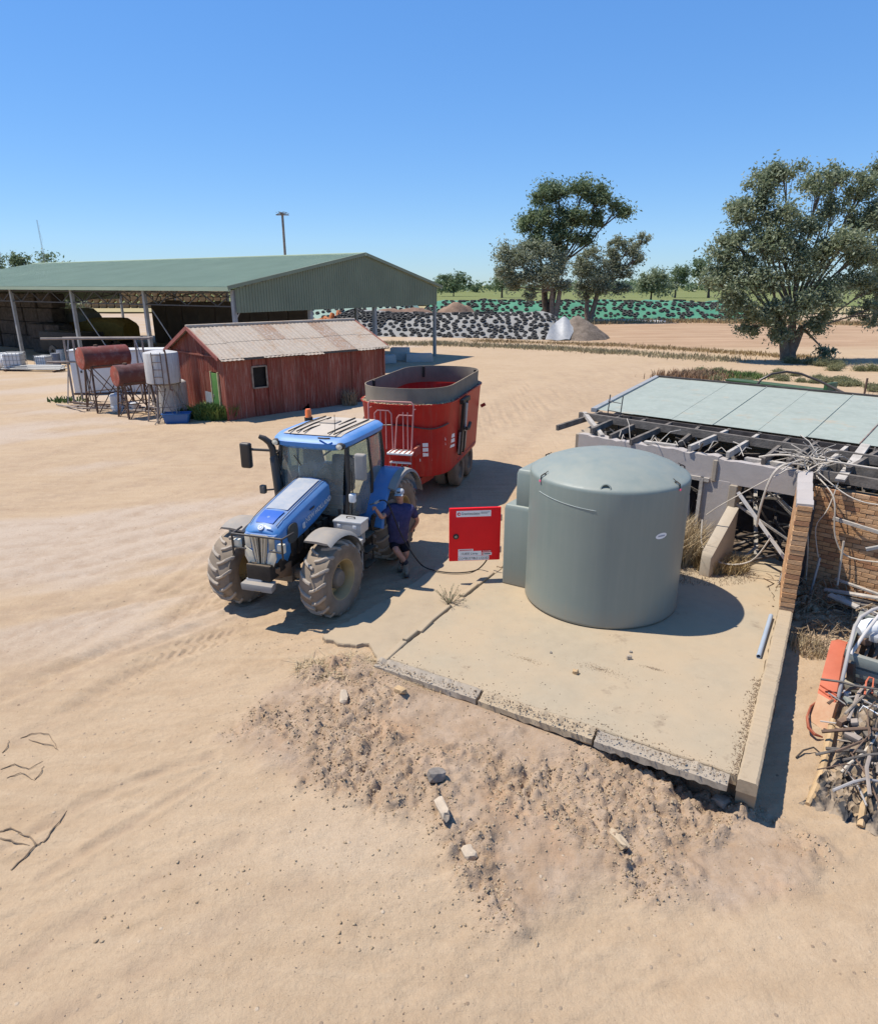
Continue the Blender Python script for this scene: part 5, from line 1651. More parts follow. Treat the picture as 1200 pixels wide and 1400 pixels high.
# end pier running along the slab kerb to the lintel: stack of header bricks seen end on
p0 = ab((KERB_A0 + KERB_A1) / 2, 4.72, 0)
p1 = ru(.02, -.02, 0)
wd = (p1 - p0).normalized()
pw = thing('brick_pier', 'thin brick wall end with cement coping beside the tank slab', 'brick wall', p0, math.atan2(wd.y, wd.x))
PL = (p1 - p0).length - .05
MB().box((PL / 2 + .02, 0, 1.08), (PL - .06, .20, 2.1)).build('mortar', M_MORTAR, pw, 0)
hd = [MB().box((0, 0, 0), (.11, .226, .078)).mesh('brick', m, 30, .005, 1) for m in M_BRICK]
hs = [MB().box((0, 0, 0), (.232, .105, .078)).mesh('brick', m, 30, .005, 1) for m in M_BRICK]
rnd = random.Random(9)
for c in range(22):
    z = .26 + c * .087 + .04
    o = link('brick', rnd.choice(hd), pw); o.location = (.05 + rnd.uniform(-.006, .006), rnd.uniform(-.005, .005), z); o.rotation_euler = (0, 0, rnd.uniform(-.03, .03))
    x = .24
    while x < PL - .1:
        for s in (1, -1):
            o = link('brick', rnd.choice(hs), pw); o.location = (x + (.12 if c % 2 else 0), s * .062, z)
        x += .245
cp = []
for i in range(14):
    x = .0 + PL * i / 13
    zt = 2.20 + .03 * math.sin(i * 1.7) + .1 * max(0, (i - 9) / 5)
    cp.append([V(x, -.13, 2.13), V(x, .13, 2.13), V(x, .125, zt), V(x, -.12, zt + .01)])
MB().loft(cp).build('coping', M_RENDER, pw, 30)
# short fin wall in front of the second opening
fu0, fz0 = rpl(1004, 693, -.02)
fin = thing('fin_wall', 'short low rendered wall stub standing in the dry grass by the doorway', 'wall stub', ru(fu0 - .02, 0, 0), R_RZ)
MB().loft([[V(-.11, -.02, .0), V(.11, -.02, .0), V(.11, -.02, fz0), V(-.11, -.02, fz0 + .02)], [V(-.11, -1.15, .0), V(.11, -1.15, 0), V(.11, -1.15, .62), V(-.11, -1.15, .64)], [V(-.10, -1.22, 0), V(.10, -1.22, 0), V(.09, -1.2, .55), V(-.10, -1.2, .55)]]).build('stub', concrete_mat('pink_render', (.42, .36, .28), .3, .2), fin, 30, .015)
# rusty rod ladder above the roof edge
lad = thing('rod_ladder', 'rusty iron rod ladder sticking up over the left roof corner', 'ladder', ru(-4.75, 1.3, 0), R_RZ)
for x in (-.14, .20): MB().tube([(x, 0, 2.2), (x + .03, .05, 3.05)], .014, 6).build('rail', M_DARKSTEEL, lad)
for k in range(3): MB().tube([(-.14, .02, 2.45 + .22 * k), (.20, .03, 2.43 + .22 * k)], .010, 5).build('rung', M_DARKSTEEL, lad)

# cables tumbling over the wall junction
def sag(p, q, s, n=12, wob=0.0, r_=random):
    p, q = Vector(p), Vector(q)
    return [p.lerp(q, i / n) + V(r_.uniform(-wob, wob), r_.uniform(-wob, wob), -s * 4 * (i / n) * (1 - i / n) + r_.uniform(-wob, wob)) for i in range(n + 1)]
J = ru(.02, .1, 2.35)
rc = random.Random(77)
cab_targets = [
    ([J + V(-.05, 0, .0), ru(-.25, -.3, 2.42), ru(-.42, -.5, 2.2), ru(-.52, -.55, 1.6), ru(-.55, -.5, 1.15)], .022, 'thick pale cable arching over the lintel and hanging down the doorway'),
    ([ru(-.9, .2, 2.35), ru(-.5, .1, 2.48), J + V(0, 0, .15), ru(.35, .1, 2.5), ru(1.2, .3, 2.45), ru(2.4, .4, 2.5)], .02, 'pale cable lying along the top of the lintel and rafters'),
    ([J, ru(.15, -.3, 2.2), ru(.25, -.4, 1.6), ru(.35, -.3, .9), ru(.4, -.2, .2)], .014, 'grey cable hanging straight down beside the brick pier'),
    ([ru(.2, .05, 2.2), ru(.6, -.2, 1.9), ru(.75, -.25, 1.2), ru(1.05, -.2, .85), ru(1.9, -.15, .95)], .014, 'pale cable looping across the brick wall'),
    ([ru(.6, .0, 2.25), ru(.55, -.25, 1.7), ru(.42, -.3, 1.3), ru(.6, -.3, .6)], .010, 'thin wire hanging from the purlin in front of the bricks'),
    ([ru(.2, .0, 2.3), ru(.8, -.15, 1.98), ru(1.3, -.1, 1.9), ru(2.0, .0, 2.05)], .012, 'pale cable sagging just under the purlin'),
    ([ru(-.5, -.4, 2.1), ru(-1.2, -.6, 1.5), ru(-1.5, -.6, 1.2)], .010, 'thin wire stretched across the second doorway'),
    ([ru(-1.6, -.5, 1.05), ru(-1.45, -.7, .55), ru(-1.0, -.8, .35), ru(-.5, -.7, .5), ru(-.25, -.6, 1.0)], .016, 'pale hose lying in a loop by the wall stub'),
    ([ru(.9, -.25, 1.15), ru(.95, -.3, .3)], .02, 'thin upright pipe leaning on the brick wall')]
for pts, r_, lab in cab_targets:
    p = [Vector(v) for v in pts]
    out = []
    for i in range(len(p) - 1):
        a = p[max(i - 1, 0)]; b_ = p[i]; c = p[i + 1]; d = p[min(i + 2, len(p) - 1)]
        for k in range(5):
            t = k / 5
            out.append(.5 * ((2 * b_) + (c - a) * t + (2 * a - 5 * b_ + 4 * c - d) * t * t + (3 * b_ - a - 3 * c + d) * t ** 3))
    out.append(p[-1])
    tag(MB().tube(out, r_, 6).build('cable', M_CABLE, None), lab, 'cable', 'cables on the ruin')
mb = MB()
for k in range(46):
    p = J + V(rc.uniform(-.25, .35), rc.uniform(-.2, .3), rc.uniform(-.1, .2))
    d = V(rc.uniform(-.6, .6), rc.uniform(-.4, .4), rc.uniform(-.15, .45))
    mb.tube([p, p + d * .5 + V(0, 0, .06), p + d], rc.uniform(.005, .012), 4)
for k in range(14):
    p = ru(rc.uniform(-4, -.5), .2, 2.32)
    d = RU * rc.uniform(-.4, .5) + RW * rc.uniform(-.4, .4) + V(0, 0, rc.uniform(-.1, .4))
    mb.tube([p, p + d * .5 + V(0, 0, .1), p + d], .009, 4)
tag(mb.build('wire_tangle', M_CABLE), 'tangle of pale loose wires at the wall junction and along the lintel', 'wires', kind='stuff')
# steel bits on the bricks: pale bracket, shelf bar, post
tag(MB().beam(ru(.62, -.05, 1.48), ru(1.62, -.06, 1.36), .05, .06).build('shelf_bar', M_PALEWOOD), 'narrow pale ledge fixed half way up the brick wall', 'ledge')
tag(MB().beam(ru(1.28, -.35, 1.12), ru(1.75, -.2, 1.32), .07, .05).build('bracket_arm', M_GALV), 'grey metal bracket arm jutting out in front of the brick wall', 'bracket')
tag(MB().beam(ru(.28, -.12, -.2), ru(.24, -.06, 1.75), .09, .09).build('timber_post', M_DARKWOOD), 'dark upright post in the corner of the brick walls', 'post')
tag(MB().tube([ru(.0, -.75, -.3), ru(.12, -.5, .8)], .025, 6).build('steel_rod', M_GALV), 'grey rod leaning in the shaded corner behind the pier', 'rod')
tag(MB().tube([ru(.55, -.45, -.3), ru(.58, -.3, .75)], .025, 6).build('steel_rod', M_GALV), 'grey rod standing free near the middle of the shaded corner', 'rod')
# plank pile, rubble and sticks in the right hand room
pl = thing('plank_pile', 'pile of pale broken planks at the foot of the brick wall', 'plank pile', ru(1.5, -.35, -.05), R_RZ)
for k in range(16):
    a = rc.uniform(-.35, .35)
    c = V(rc.uniform(-.4, .9), rc.uniform(-.6, .25), .05 + .035 * k * .6)
    MB().box(c, (rc.uniform(.5, 1.2), rc.uniform(.07, .16), .03), Matrix.Rotation(a, 3, 'Z') @ Matrix.Rotation(rc.uniform(-.15, .15), 3, 'Y')).build('plank', rc.choice([M_PALEWOOD, M_PALEWOOD, M_OLDWOOD]), pl)
mb = MB()
for k in range(420):
    u_, w_ = rc.uniform(-.1, 2.4), rc.uniform(-2.0, -.1)
    p = ru(u_, w_, 0); p.z = gz(p.x, p.y) + .02 + max(0, (w_ + 1.2) * .12)
    d = V(rc.uniform(-.4, .4), rc.uniform(-.3, .3), rc.uniform(0, .28))
    mb.tube([p, p + d * .5 + V(0, 0, rc.uniform(0, .05)), p + d], rc.uniform(.004, .014), 4)
tag(mb.build('debris_sticks', M_TWIG), 'dark mat of dead sticks filling the shaded corner beside the brick wall', 'sticks', kind='stuff')
def rubble(name, n, fn, smin, smax, mat, label, seed, kind='stuff', cat='rubble', power=3):
    r_ = random.Random(seed)
    P = [p for p in (fn(r_) for k in range(n)) if p is not None]
    P = np.array([tuple(p) for p in P]).reshape(-1, 3)
    m = len(P)
    g = np.random.RandomState(seed)
    ico = np.array([(-1, -.2, -.3), (1, -.3, -.2), (.1, 1, -.3), (-.2, -1, .1), (.3, .2, 1), (-.8, .6, .5), (.7, -.5, .7), (.1, .0, -.9)])
    tri = np.array([(0, 3, 1), (0, 1, 7), (1, 2, 7), (0, 7, 2), (0, 2, 5), (0, 5, 3), (3, 5, 4), (3, 4, 6), (3, 6, 1), (1, 6, 2), (2, 6, 4), (2, 4, 5)])
    s = smin + (smax - smin) * g.rand(m) ** power
    q = g.randn(m, 4); q /= np.linalg.norm(q, axis=1)[:, None]
    w, x, y, z = q.T
    Rm = np.stack([1 - 2 * (y * y + z * z), 2 * (x * y - w * z), 2 * (x * z + w * y), 2 * (x * y + w * z), 1 - 2 * (x * x + z * z), 2 * (y * z - w * x), 2 * (x * z - w * y), 2 * (y * z + w * x), 1 - 2 * (x * x + y * y)], -1).reshape(m, 3, 3)
    loc = ico[None] * (.6 + .6 * g.rand(m, 8, 3)) * s[:, None, None] * np.array([1, .85, .7])
    v = np.einsum('mij,mkj->mki', Rm, loc) + P[:, None, :]
    f = (np.arange(m)[:, None, None] * 8 + tri[None]).reshape(-1, 3)
    return tag(link(name, np_mesh(name, v.reshape(-1, 3), f, mat)), label, cat, kind=kind)
def in_right_room(r_):
    p = ru(r_.uniform(.0, 2.6), r_.uniform(-1.5, -.15), 0); p.z = gz(p.x, p.y) + r_.uniform(0, .12); return p
rubble('rubble', 260, in_right_room, .03, .13, M_APRON, 'brick and mortar rubble strewn at the base of the brick wall', 3)
tag(MB().beam(ru(.5, -1.75, -.28), ru(2.6, -1.95, -.30), .16, .18).build('footing_beam', M_APRON), 'pale concrete footing lying across the dirt behind the orange box', 'footing')
# ------------------------------------------------------------------ silage stacks with tyres
M_SHEET = paint('grey_silage_sheet', (.235, .24, .23), .7, .12, .25, scale=.6)
M_GSHEET = paint('green_silage_sheet', (.045, .22, .135), .6, .15, .15, scale=.4)
M_GSHEET2 = paint('faded_green_sheet', (.22, .33, .27), .6, .15, .25, scale=.4)
M_WSHEET = plain('white_plastic', (.72, .72, .71), .5, .06, 3, bump=.3)
M_RUBBER = plain('old_tyre', (.06, .057, .052), .9, .3, 3, bump=0)
M_BROWNSOIL = plain('brown_silage', (.19, .15, .115), 1, .35, 1.5, bump=.9, bdist=.15)
rnd = random.Random(21)
tyre_mesh = MB().lathe([(.15, .02), (.18, .0), (.25, .0), (.29, .04), (.29, .11), (.25, .15), (.18, .15), (.15, .13)], 14, None, True).mesh('tyre', M_RUBBER, 50)
def mound(name, label, p0, p1, width, height, mat, seed, slope=.42, cat='silage stack', rough=.06):
    """long low stack between p0 and p1 (front bottom edge), going back by width"""
    d = (p1 - p0); L = d.length; d.normalize()
    n = Vector((-d.y, d.x, 0))
    if n.y < 0: n = -n
    t = thing(name, label, cat, p0, math.atan2(d.y, d.x))
    prof = [(0, 0), (.05, .10), (.18, .42), (.32, .78), (.42, .95), (.52, 1), (.75, 1.0), (.9, .6), (1, 0)]
    def surf(u, v):
        x = u * L
        j = v * (len(prof) - 1)
        i = min(int(j), len(prof) - 2); f = j - i
        yy = prof[i][0] + (prof[i + 1][0] - prof[i][0]) * f
        zz = prof[i][1] + (prof[i + 1][1] - prof[i][1]) * f
        e = min(1, min(u, 1 - u) * L / (height * 1.2))
        e = e * (2 - e)
        nz = float(fbm(np.array([x * .25]), np.array([yy * 3.0]), 3, seed)[0]) - .5
        return V(x + (0), yy * width + (.0), zz * height * (.35 + .65 * e) + nz * height * .28 * (1 if 0 < v < 1 else 0))
    nu = int(L / .9)
    MB().grid(nu, 24, surf).build('sheet', mat, t, 60)
    return t, surf, L
def place_tyres(t, surf, L, n, label, group, vr, budget, seed, jitter=True):
    r_ = random.Random(seed)
    pts = []
    tries = 0
    while len(pts) < n and tries < n * 30:
        tries += 1
        u, v = r_.uniform(.01, .99), r_.uniform(*vr)
        p = surf(u, v)
        if all((p - q[0]).length > .62 for q in pts): pts.append((p, u, v))
    m = Matrix.Translation(t.location) @ Matrix.Rotation(t.rotation_euler.z, 4, 'Z')
    wp = []
    for p, u, v in pts:
        e = .01
        a = (surf(min(1, u + e), v) - surf(max(0, u - e), v)); b_ = (surf(u, min(1, v + .02)) - surf(u, max(0, v - .02)))
        nn = a.cross(b_).normalized()
        if nn.z < 0: nn = -nn
        q = nn.to_track_quat('Z', 'Y').to_matrix().to_4x4()
        s = r_.uniform(.85, 1.2)
        wp.append(m @ Matrix.Translation(p + nn * .01) @ q @ Matrix.Rotation(r_.uniform(0, 6), 4, 'Z') @ Matrix.Diagonal((s, s, s * r_.uniform(.8, 1.1), 1)))
    wp.sort(key=lambda k: (k.translation).length)
    for w in wp[:budget]:
        o = link('tyre', tyre_mesh)
        o.matrix_world = w
        tag(o, label, 'tyre', group)
    rest = wp[budget:]
    if rest:
        mb = MB()
        for w in rest: mb.lathe([(.22, .02), (.36, .0), (.38, .2), (.22, .2)], 7, w, True)
        tag(mb.build('tyres', M_RUBBER, None, 0), 'more worn black tyres scattered over the farther sheeting', 'tyres', kind='stuff')
gA, gB = at(380, 464), at(772, 466)
g1, sf, L1 = mound('silage_stack', 'low silage stack under a pale grey sheet weighted with tyres', Vector((-14.5, 80.5, -.05)), Vector((13.4, 75.0, -.05)), 11.5, 2.5, M_SHEET, 3)
place_tyres(g1, sf, L1, 290, 'worn black tyre lying on the pale grey silage sheet', 'tyres on the grey silage sheet', (.04, .62), 200, 5)
g2, sf2, L2 = mound('silage_stack', 'long farther silage stack under a bright green sheet weighted with tyres', Vector((-4, 120.5, -.1)), Vector((52, 112.5, -.1)), 14, 3.0, M_GSHEET, 9)
place_tyres(g2, sf2, L2, 380, 'black tyre holding down the bright green silage sheet', 'tyres on the green silage sheet', (.05, .6), 100, 6)
g3, sf3, L3 = mound('silage_stack', 'faded grey green silage stack behind the shed gable', Vector((-30, 124, -.1)), Vector((-4.5, 120.6, -.1)), 14, 3.2, M_GSHEET2, 12)
place_tyres(g3, sf3, L3, 130, 'black tyre on the faded grey green sheet', 'tyres on the faded sheet', (.05, .6), 0, 8)
# white sheet strips between and on the stacks
for k, (x0, y0, x1, y1, w, h) in enumerate([(-12, 116.2, -7.5, 115.6, 3.2, 1.2), (2.5, 96, 10, 94.5, 3.0, 1.9), (8.5, 95, 17, 93.5, 1.2, .9), (24, 111.5, 36, 110, 1.0, .35)]):
    mt_, s_, l_ = mound('plastic_sheet', ['white plastic sheet heaped at the far end of the faded stack', 'white plastic sheet folded over behind the grey stack', 'long white plastic edge between the two stacks', 'white plastic edge lying before the green stack'][k], Vector((x0, y0, 0)), Vector((x1, y1, 0)), w, h, M_WSHEET, 30 + k, cat='plastic sheet')
# open silage face at the right end of the grey stack, torn sheet hanging beside it
def lump_heap(name, label, c, rx, ry, h, mat, seed, cat='heap', n=26):
    t = thing(name, label, cat, c)
    def fn(u, v):
        a = u * 2 * math.pi; r = v
        nz = float(fbm(np.array([math.cos(a) * 2 * r + 5 + seed]), np.array([math.sin(a) * 2 * r]), 4, seed)[0])
        return V(rx * r * math.cos(a) * (.8 + .4 * nz), ry * r * math.sin(a) * (.8 + .4 * nz), h * (1 - r ** 1.7) * (.6 + .8 * nz) - .05 * (r > .97))
    MB().grid(n, 12, fn).build('heap', mat, t, 60)
    return t
lump_heap('silage_heap', 'dark brown open silage face at the end of the grey stack', Vector((15.4, 77.6, 0)), 3.2, 4.0, 1.9, M_BROWNSOIL, 4)
ts = thing('torn_sheet', 'crumpled silver sheet pulled back beside the dark silage face', 'plastic sheet', Vector((12.6, 75.4, 0)))
MB().grid(16, 14, lambda u, v: V((u - .5) * 2.6 + v * 1.6, v * 3.0 - 1.2, max(0, 2.5 * v * (1.1 - .3 * v)) + .35 * math.sin(u * 9 + v * 5) * (.3 + v) * .6 + .03)).build('sheet', paint('silver_sheet', (.33, .33, .32), .45, .15, .1), ts, 60)
lump_heap('soil_heap', 'long heap of reddish brown soil on top behind the grey stack', Vector((-4, 97, 0)), 8.5, 3.0, 2.7, plain('reddish_soil', (.21, .135, .095), 1, .3, 1, bump=.8, bdist=.1), 8)
lump_heap('soil_heap', 'small reddish brown soil heap behind the shed corner post', Vector((2.5, 99, 0)), 4.0, 2.2, 3.0, plain('reddish_soil_pale', (.24, .16, .11), 1, .3, 1, bump=.8, bdist=.1), 9)
# heap of orange scrap drums beyond the gable
hp = thing('scrap_heap', 'heap of orange and rust coloured scrap seen through the shed gable', 'scrap heap', Vector((-13.6, 97, 0)))
M_SCR = [paint('scrap_orange', (.42, .135, .04), .7, .3, .3), paint('scrap_rust', (.24, .085, .05), .8, .3, .3), paint('scrap_pale', (.45, .40, .36), .7, .2, .3)]
for k in range(34):
    r_ = rnd.random()
    c = V(rnd.uniform(-3.2, 3.2), rnd.uniform(-1.2, 1.2), .4 + rnd.random() * .9)
    c.z *= 1.4 - abs(c.x) / 4
    rot = Matrix.Rotation(rnd.uniform(0, 6), 3, 'Z') @ Matrix.Rotation(rnd.uniform(-1.3, 1.3), 3, 'X')
    if k % 3: MB().lathe([(0, -.5), (.32, -.5), (.34, 0), (.32, .5), (0, .5)], 12, Matrix.Translation(c) @ rot.to_4x4()).build('drum', rnd.choice(M_SCR[:2]), hp)
    else: MB().box(c, (rnd.uniform(.5, 1.3), rnd.uniform(.1, .6), rnd.uniform(.3, .8)), rot).build('plate', rnd.choice(M_SCR), hp)
# concrete blocks just outside the gable's right end
M_BLOCK = concrete_mat('pale_block', (.40, .42, .40), .2, .2)
for k, (px, py, w, h, lab) in enumerate([(547, 492, 1.5, .95, 'tall pale concrete block on the ground under the shed edge'), (573, 494, 2.1, .6, 'low wide concrete block lying beside the taller one'), (532, 496, .9, .6, 'small concrete block nearest the red shed end')]):
    p = at(px, py)
    b_ = MB().box((0, 0, h / 2), (w, 1.0, h), None, (.94, .9)).build('concrete_block', M_BLOCK, None, 30, .04)
    b_.location = (p.x, p.y, 0); b_.rotation_euler = (0, 0, .2 * k - .1)
    tag(b_, lab, 'concrete block', 'blocks under the shed edge')
# row of stacked bales far off on the left
fb = thing('bale_row', 'long double row of brown round bales on the far paddock behind the shed', 'bale row', Vector((-97, 170, 0)), R(4))
M_HAY = plain('old_hay', (.30, .19, .10), 1, .3, 2, bump=.6, bdist=.1)
bale = MB().lathe([(0, -.75), (.78, -.75), (.84, -.55), (.84, .55), (.78, .75), (0, .75)], 14, Matrix.Rotation(R(90), 4, 'X')).mesh('bale', M_HAY, 40)
for i in range(26):
    for k in range(3):
        o = link('bale', bale, fb); o.location = (i * 1.78 + .4 * (k % 2), rnd.uniform(-.2, .2), .84 + k * 1.5)

# ------------------------------------------------------------------ grass strips, weeds
def blades(name, n, place, hmin, hmax, mat, label, seed, w=.012, lean=.5, cat='grass', parent=None):
    r_ = np.random.RandomState(seed)
    P = place(r_, n)
    n = len(P)
    h = hmin + (hmax - hmin) * r_.rand(n)
    ang = r_.rand(n) * 6.283
    ln = r_.rand(n) * lean * h
    la = r_.rand(n) * 6.283
    wd = w * (.6 + .8 * r_.rand(n))
    dx, dy = np.cos(ang) * wd, np.sin(ang) * wd
    tx, ty = np.cos(la) * ln, np.sin(la) * ln
    v = np.zeros((n, 5, 3))
    v[:, 0] = P + np.stack([dx, dy, 0 * h - .02], -1); v[:, 1] = P - np.stack([dx, dy, 0 * h + .02], -1)
    mid = P + np.stack([tx * .35, ty * .35, h * .6], -1)
    v[:, 2] = mid + np.stack([dx * .7, dy * .7, 0 * h], -1); v[:, 3] = mid - np.stack([dx * .7, dy * .7, 0 * h], -1)
    v[:, 4] = P + np.stack([tx, ty, h], -1)
    b0 = np.arange(n)[:, None] * 5
    f = np.concatenate([b0 + np.array([[0, 1, 3]]), b0 + np.array([[0, 3, 2]]), b0 + np.array([[2, 3, 4]])], 0)
    me = np_mesh(name, v.reshape(-1, 3), f, mat)
    o = link(name, me, parent)
    return tag(o, label, cat, kind='stuff')
def strip(pts, width, clump=.5, seed=0):
    pts = [Vector(p) for p in pts]
    def place(r_, n):
        out = []
        seg = [(pts[i + 1] - pts[i]).length for i in range(len(pts) - 1)]
        tot = sum(seg)
        nc = max(6, int(n / 26))
        c = []
        for k in range(nc):
            d = r_.rand() * tot
            for i, s in enumerate(seg):
                if d <= s or i == len(seg) - 1: break
                d -= s
            p = pts[i].lerp(pts[i + 1], min(1, d / seg[i]))
            c.append((p.x + (r_.rand() - .5) * width * .2, p.y + (r_.rand() - .5) * width))
        c = np.array(c)
        idx = r_.randint(0, nc, n)
        xy = c[idx] + r_.randn(n, 2) * clump * np.array([1.2, .8])
        return np.stack([xy[:, 0], xy[:, 1], ground_z(xy[:, 0], xy[:, 1])], -1)
    return place
def leafy(name, c1, c2):
    t = NT(name)
    g = t.n('ShaderNodeNewGeometry')
    t.color(t.mix(g.outputs['Random Per Island'], c1, c2)); t.rough(.75)
    t.b.inputs['Specular IOR Level'].default_value = .25
    return t.m
M_DRYGRASS = leafy('dry_grass', (.42, .31, .16), (.27, .19, .09))
M_STRAWPALE = leafy('straw', (.50, .40, .25), (.36, .26, .14))
M_GREYGRASS = leafy('grey_green_grass', (.24, .215, .12), (.36, .30, .18))
M_WEED = leafy('green_weed', (.07, .13, .03), (.15, .20, .06))
M_SCRUB = leafy('olive_scrub', (.17, .185, .07), (.31, .29, .14))
M_REDWEED = leafy('reddish_weed', (.23, .13, .07), (.30, .20, .12))
blades('verge_grass', 9000, strip([at(450, 470), at(600, 470), at(760, 476), at(880, 484), at(1010, 492)], 3.2, .7), .08, .35, M_GREYGRASS, 'dry verge grass along the far side of the dirt road', 3, .03)
blades('verge_grass', 5000, strip([at(640, 466), at(800, 470), at(1010, 482), at(1130, 492)], 2.0, .8), .08, .3, M_DRYGRASS, 'straw coloured verge grass in front of the bare paddock', 4, .03)
blades('paddock_grass', 7000, strip([at(760, 443), at(900, 440), at(1200, 444)], 5.0, 1.2), .2, .7, M_DRYGRASS, 'dry grass line in front of the green stack', 6, .05)
blades('scrub', 2200, strip([at(920, 517), at(985, 512)], 2.0, .6), .1, .5, M_REDWEED, 'reddish low weeds at the road bend', 9, .03, .8, 'weeds')
blades('scrub', 1500, strip([at(985, 512), at(1030, 516)], 1.0, .5), .1, .45, M_WEED, 'bright green weeds beside the reddish ones', 10, .03, .8, 'weeds')
def patch(cx, cy, rx, ry, z=None):
    def place(r_, n):
        a = r_.rand(n) * 6.283; r = np.sqrt(r_.rand(n))
        x, y = cx + rx * r * np.cos(a), cy + ry * r * np.sin(a)
        return np.stack([x, y, (ground_z(x, y) if z is None else np.full(n, z))], -1)
    return place
q = ru(-2.45, -.75); blades('dry_grass', 6500, patch(q.x - .1, q.y - .15, 1.0, .7, SLAB_Z - .01), .2, .95, M_STRAWPALE, 'tall pale dry grass between the tank and the wall stub', 12, .009, .9)
q = ru(-1.05, -.62); blades('dry_grass', 900, patch(q.x, q.y, .55, .35, SLAB_Z - .01), .08, .4, M_DRYGRASS, 'short brown dry grass to the right of the wall stub', 13, .009, 1.2)
q = ru(-1.2, -1.2); blades('dry_litter', 900, patch(q.x, q.y, 1.1, .5, SLAB_Z), .01, .07, M_TWIG, 'dark dry litter on the slab in front of the wall stub', 14, .006, 1.8, 'litter')
q = at(1100, 905, -.4); blades('dry_weed', 420, patch(q.x, q.y, .28, .34), .03, .22, M_STRAWPALE, 'dry reddish weed in the dirt beside the slab shadow', 15, .008, .6, 'weed')
q = gat(470, 915); blades('straw', 1500, patch(q.x, q.y, .75, .3), .01, .10, M_STRAWPALE, 'scattered straw on the dirt before the concrete apron', 16, .007, 6, 'straw')
q = gat(600, 935); blades('straw', 700, patch(q.x, q.y, .6, .16), .01, .08, M_STRAWPALE, 'scattered straw below the left end of the edge beam', 17, .007, 6, 'straw')
q = at(297, 573); blades('weed_bush', 2600, patch(q.x, q.y, 1.0, .55), .2, .75, M_WEED, 'low bright green bush at the corner of the red shed', 18, .05, .9, 'bush')
q = at(260, 572); blades('weed_bush', 500, patch(q.x, q.y, .5, .3), .2, .5, leafy('dark_weed', (.035, .07, .02), (.08, .11, .03)), 'dark green weed in the shade beside the blue trough', 19, .04, .9, 'bush')
q = at(478, 555); blades('dry_weed', 260, patch(q.x, q.y, .35, .3), .3, .9, M_TWIG, 'dead grey weed against the long wall of the red shed', 20, .02, .7, 'weed')
q = at(95, 548); blades('weed_patch', 160, patch(q.x, q.y, 1.1, .6), .05, .28, M_WEED, 'low green weeds under the left end of the tank stands', 21, .04, .9, 'weeds')
# wispy shrub growing out of the slab joint
sh_p = at(614, 828, .11)
ws = thing('joint_shrub', 'wispy grey green weed growing from the slab joint before the red cabinet', 'weed', sh_p)
rr = random.Random(3)
mb = MB(); lf = MB()
for k in range(34):
    a = rr.uniform(0, 6.28); el = rr.uniform(.25, 1.35); L = rr.uniform(.18, .42)
    d = V(math.cos(a) * math.cos(el), math.sin(a) * math.cos(el), math.sin(el))
    p1_ = d * L * .5 + V(0, 0, .02); p2_ = d * L + V(rr.uniform(-.04, .04), rr.uniform(-.04, .04), rr.uniform(-.02, .05))
    mb.tube([(0, 0, 0), p1_, p2_], [.006, .004, .002], 4)
    for j in range(16):
        t = rr.uniform(.15, 1)
        c = p1_.lerp(p2_, t) if rr.random() < .6 else (p1_ * t)
        e = V(rr.uniform(-1, 1), rr.uniform(-1, 1), rr.uniform(-.3, 1)).normalized() * rr.uniform(.015, .035)
        s_ = e.orthogonal().normalized() * .005
        lf.add([c - s_, c + s_, c + e], [(0, 1, 2)])
mb.build('stems', M_TWIG, ws); tag(lf.build('leaves', leafy('grey_leaf', (.13, .15, .075), (.22, .22, .12)), ws, 0), kind='stuff')

# ------------------------------------------------------------------ trees
def leaf_mat(name, c1, c2):
    t = NT(name)
    g = t.n('ShaderNodeNewGeometry')
    c = t.mix(g.outputs['Random Per Island'], c1, c2)
    t.color(c); t.rough(.55)
    t.b.inputs['Specular IOR Level'].default_value = .35
    tl = t.n('ShaderNodeBsdfTranslucent'); t.l(c, tl.inputs[0])
    m = t.n('ShaderNodeMixShader'); m.inputs[0].default_value = .42
    t.l(t.b.outputs[0], m.inputs[1]); t.l(tl.outputs[0], m.inputs[2]); t.l(m.outputs[0], t.out.inputs['Surface'])
    return t.m
M_LEAF = [leaf_mat('gum_leaf', (.135, .175, .085), (.36, .39, .25)), leaf_mat('dark_gum_leaf', (.085, .135, .06), (.25, .30, .16)), leaf_mat('grey_gum_leaf', (.165, .195, .11), (.37, .385, .27))]
M_BARK = plain('gum_bark', (.20, .16, .125), .95, .35, 3, bump=.8, bdist=.04)
M_BARKD = plain('dark_bark', (.09, .07, .055), .95, .35, 3, bump=.8, bdist=.04)
def leaves_np(centers, radii, counts, size, seed, squash=.8, droop=.6, aspect=.42):
    r_ = np.random.RandomState(seed)
    C, S = [], []
    for c, r, n in zip(centers, radii, counts):
        d = r_.randn(n, 3); d /= np.linalg.norm(d, axis=1)[:, None]
        rad = r * np.minimum(np.abs(r_.randn(n, 1)) * .58 + .12, 1.35)
        C.append(np.array(c)[None] + d * rad * np.array([1, 1, squash]))
    C = np.concatenate(C); n = len(C)
    ax = r_.randn(n, 3); ax[:, 2] = ax[:, 2] * .6 - droop; ax /= np.linalg.norm(ax, axis=1)[:, None]
    b = r_.randn(n, 3); b -= ax * (b * ax).sum(1)[:, None]; b /= np.linalg.norm(b, axis=1)[:, None]
    s = size * (.55 + .9 * r_.rand(n, 1))
    a, w = ax * s, b * s * aspect
    v = np.stack([C - a * .5, C + w * .5 , C + a * .5, C - w * .5], 1)
    f = (np.arange(n)[:, None] * 4 + np.arange(4)[None])
    return v.reshape(-1, 3), f
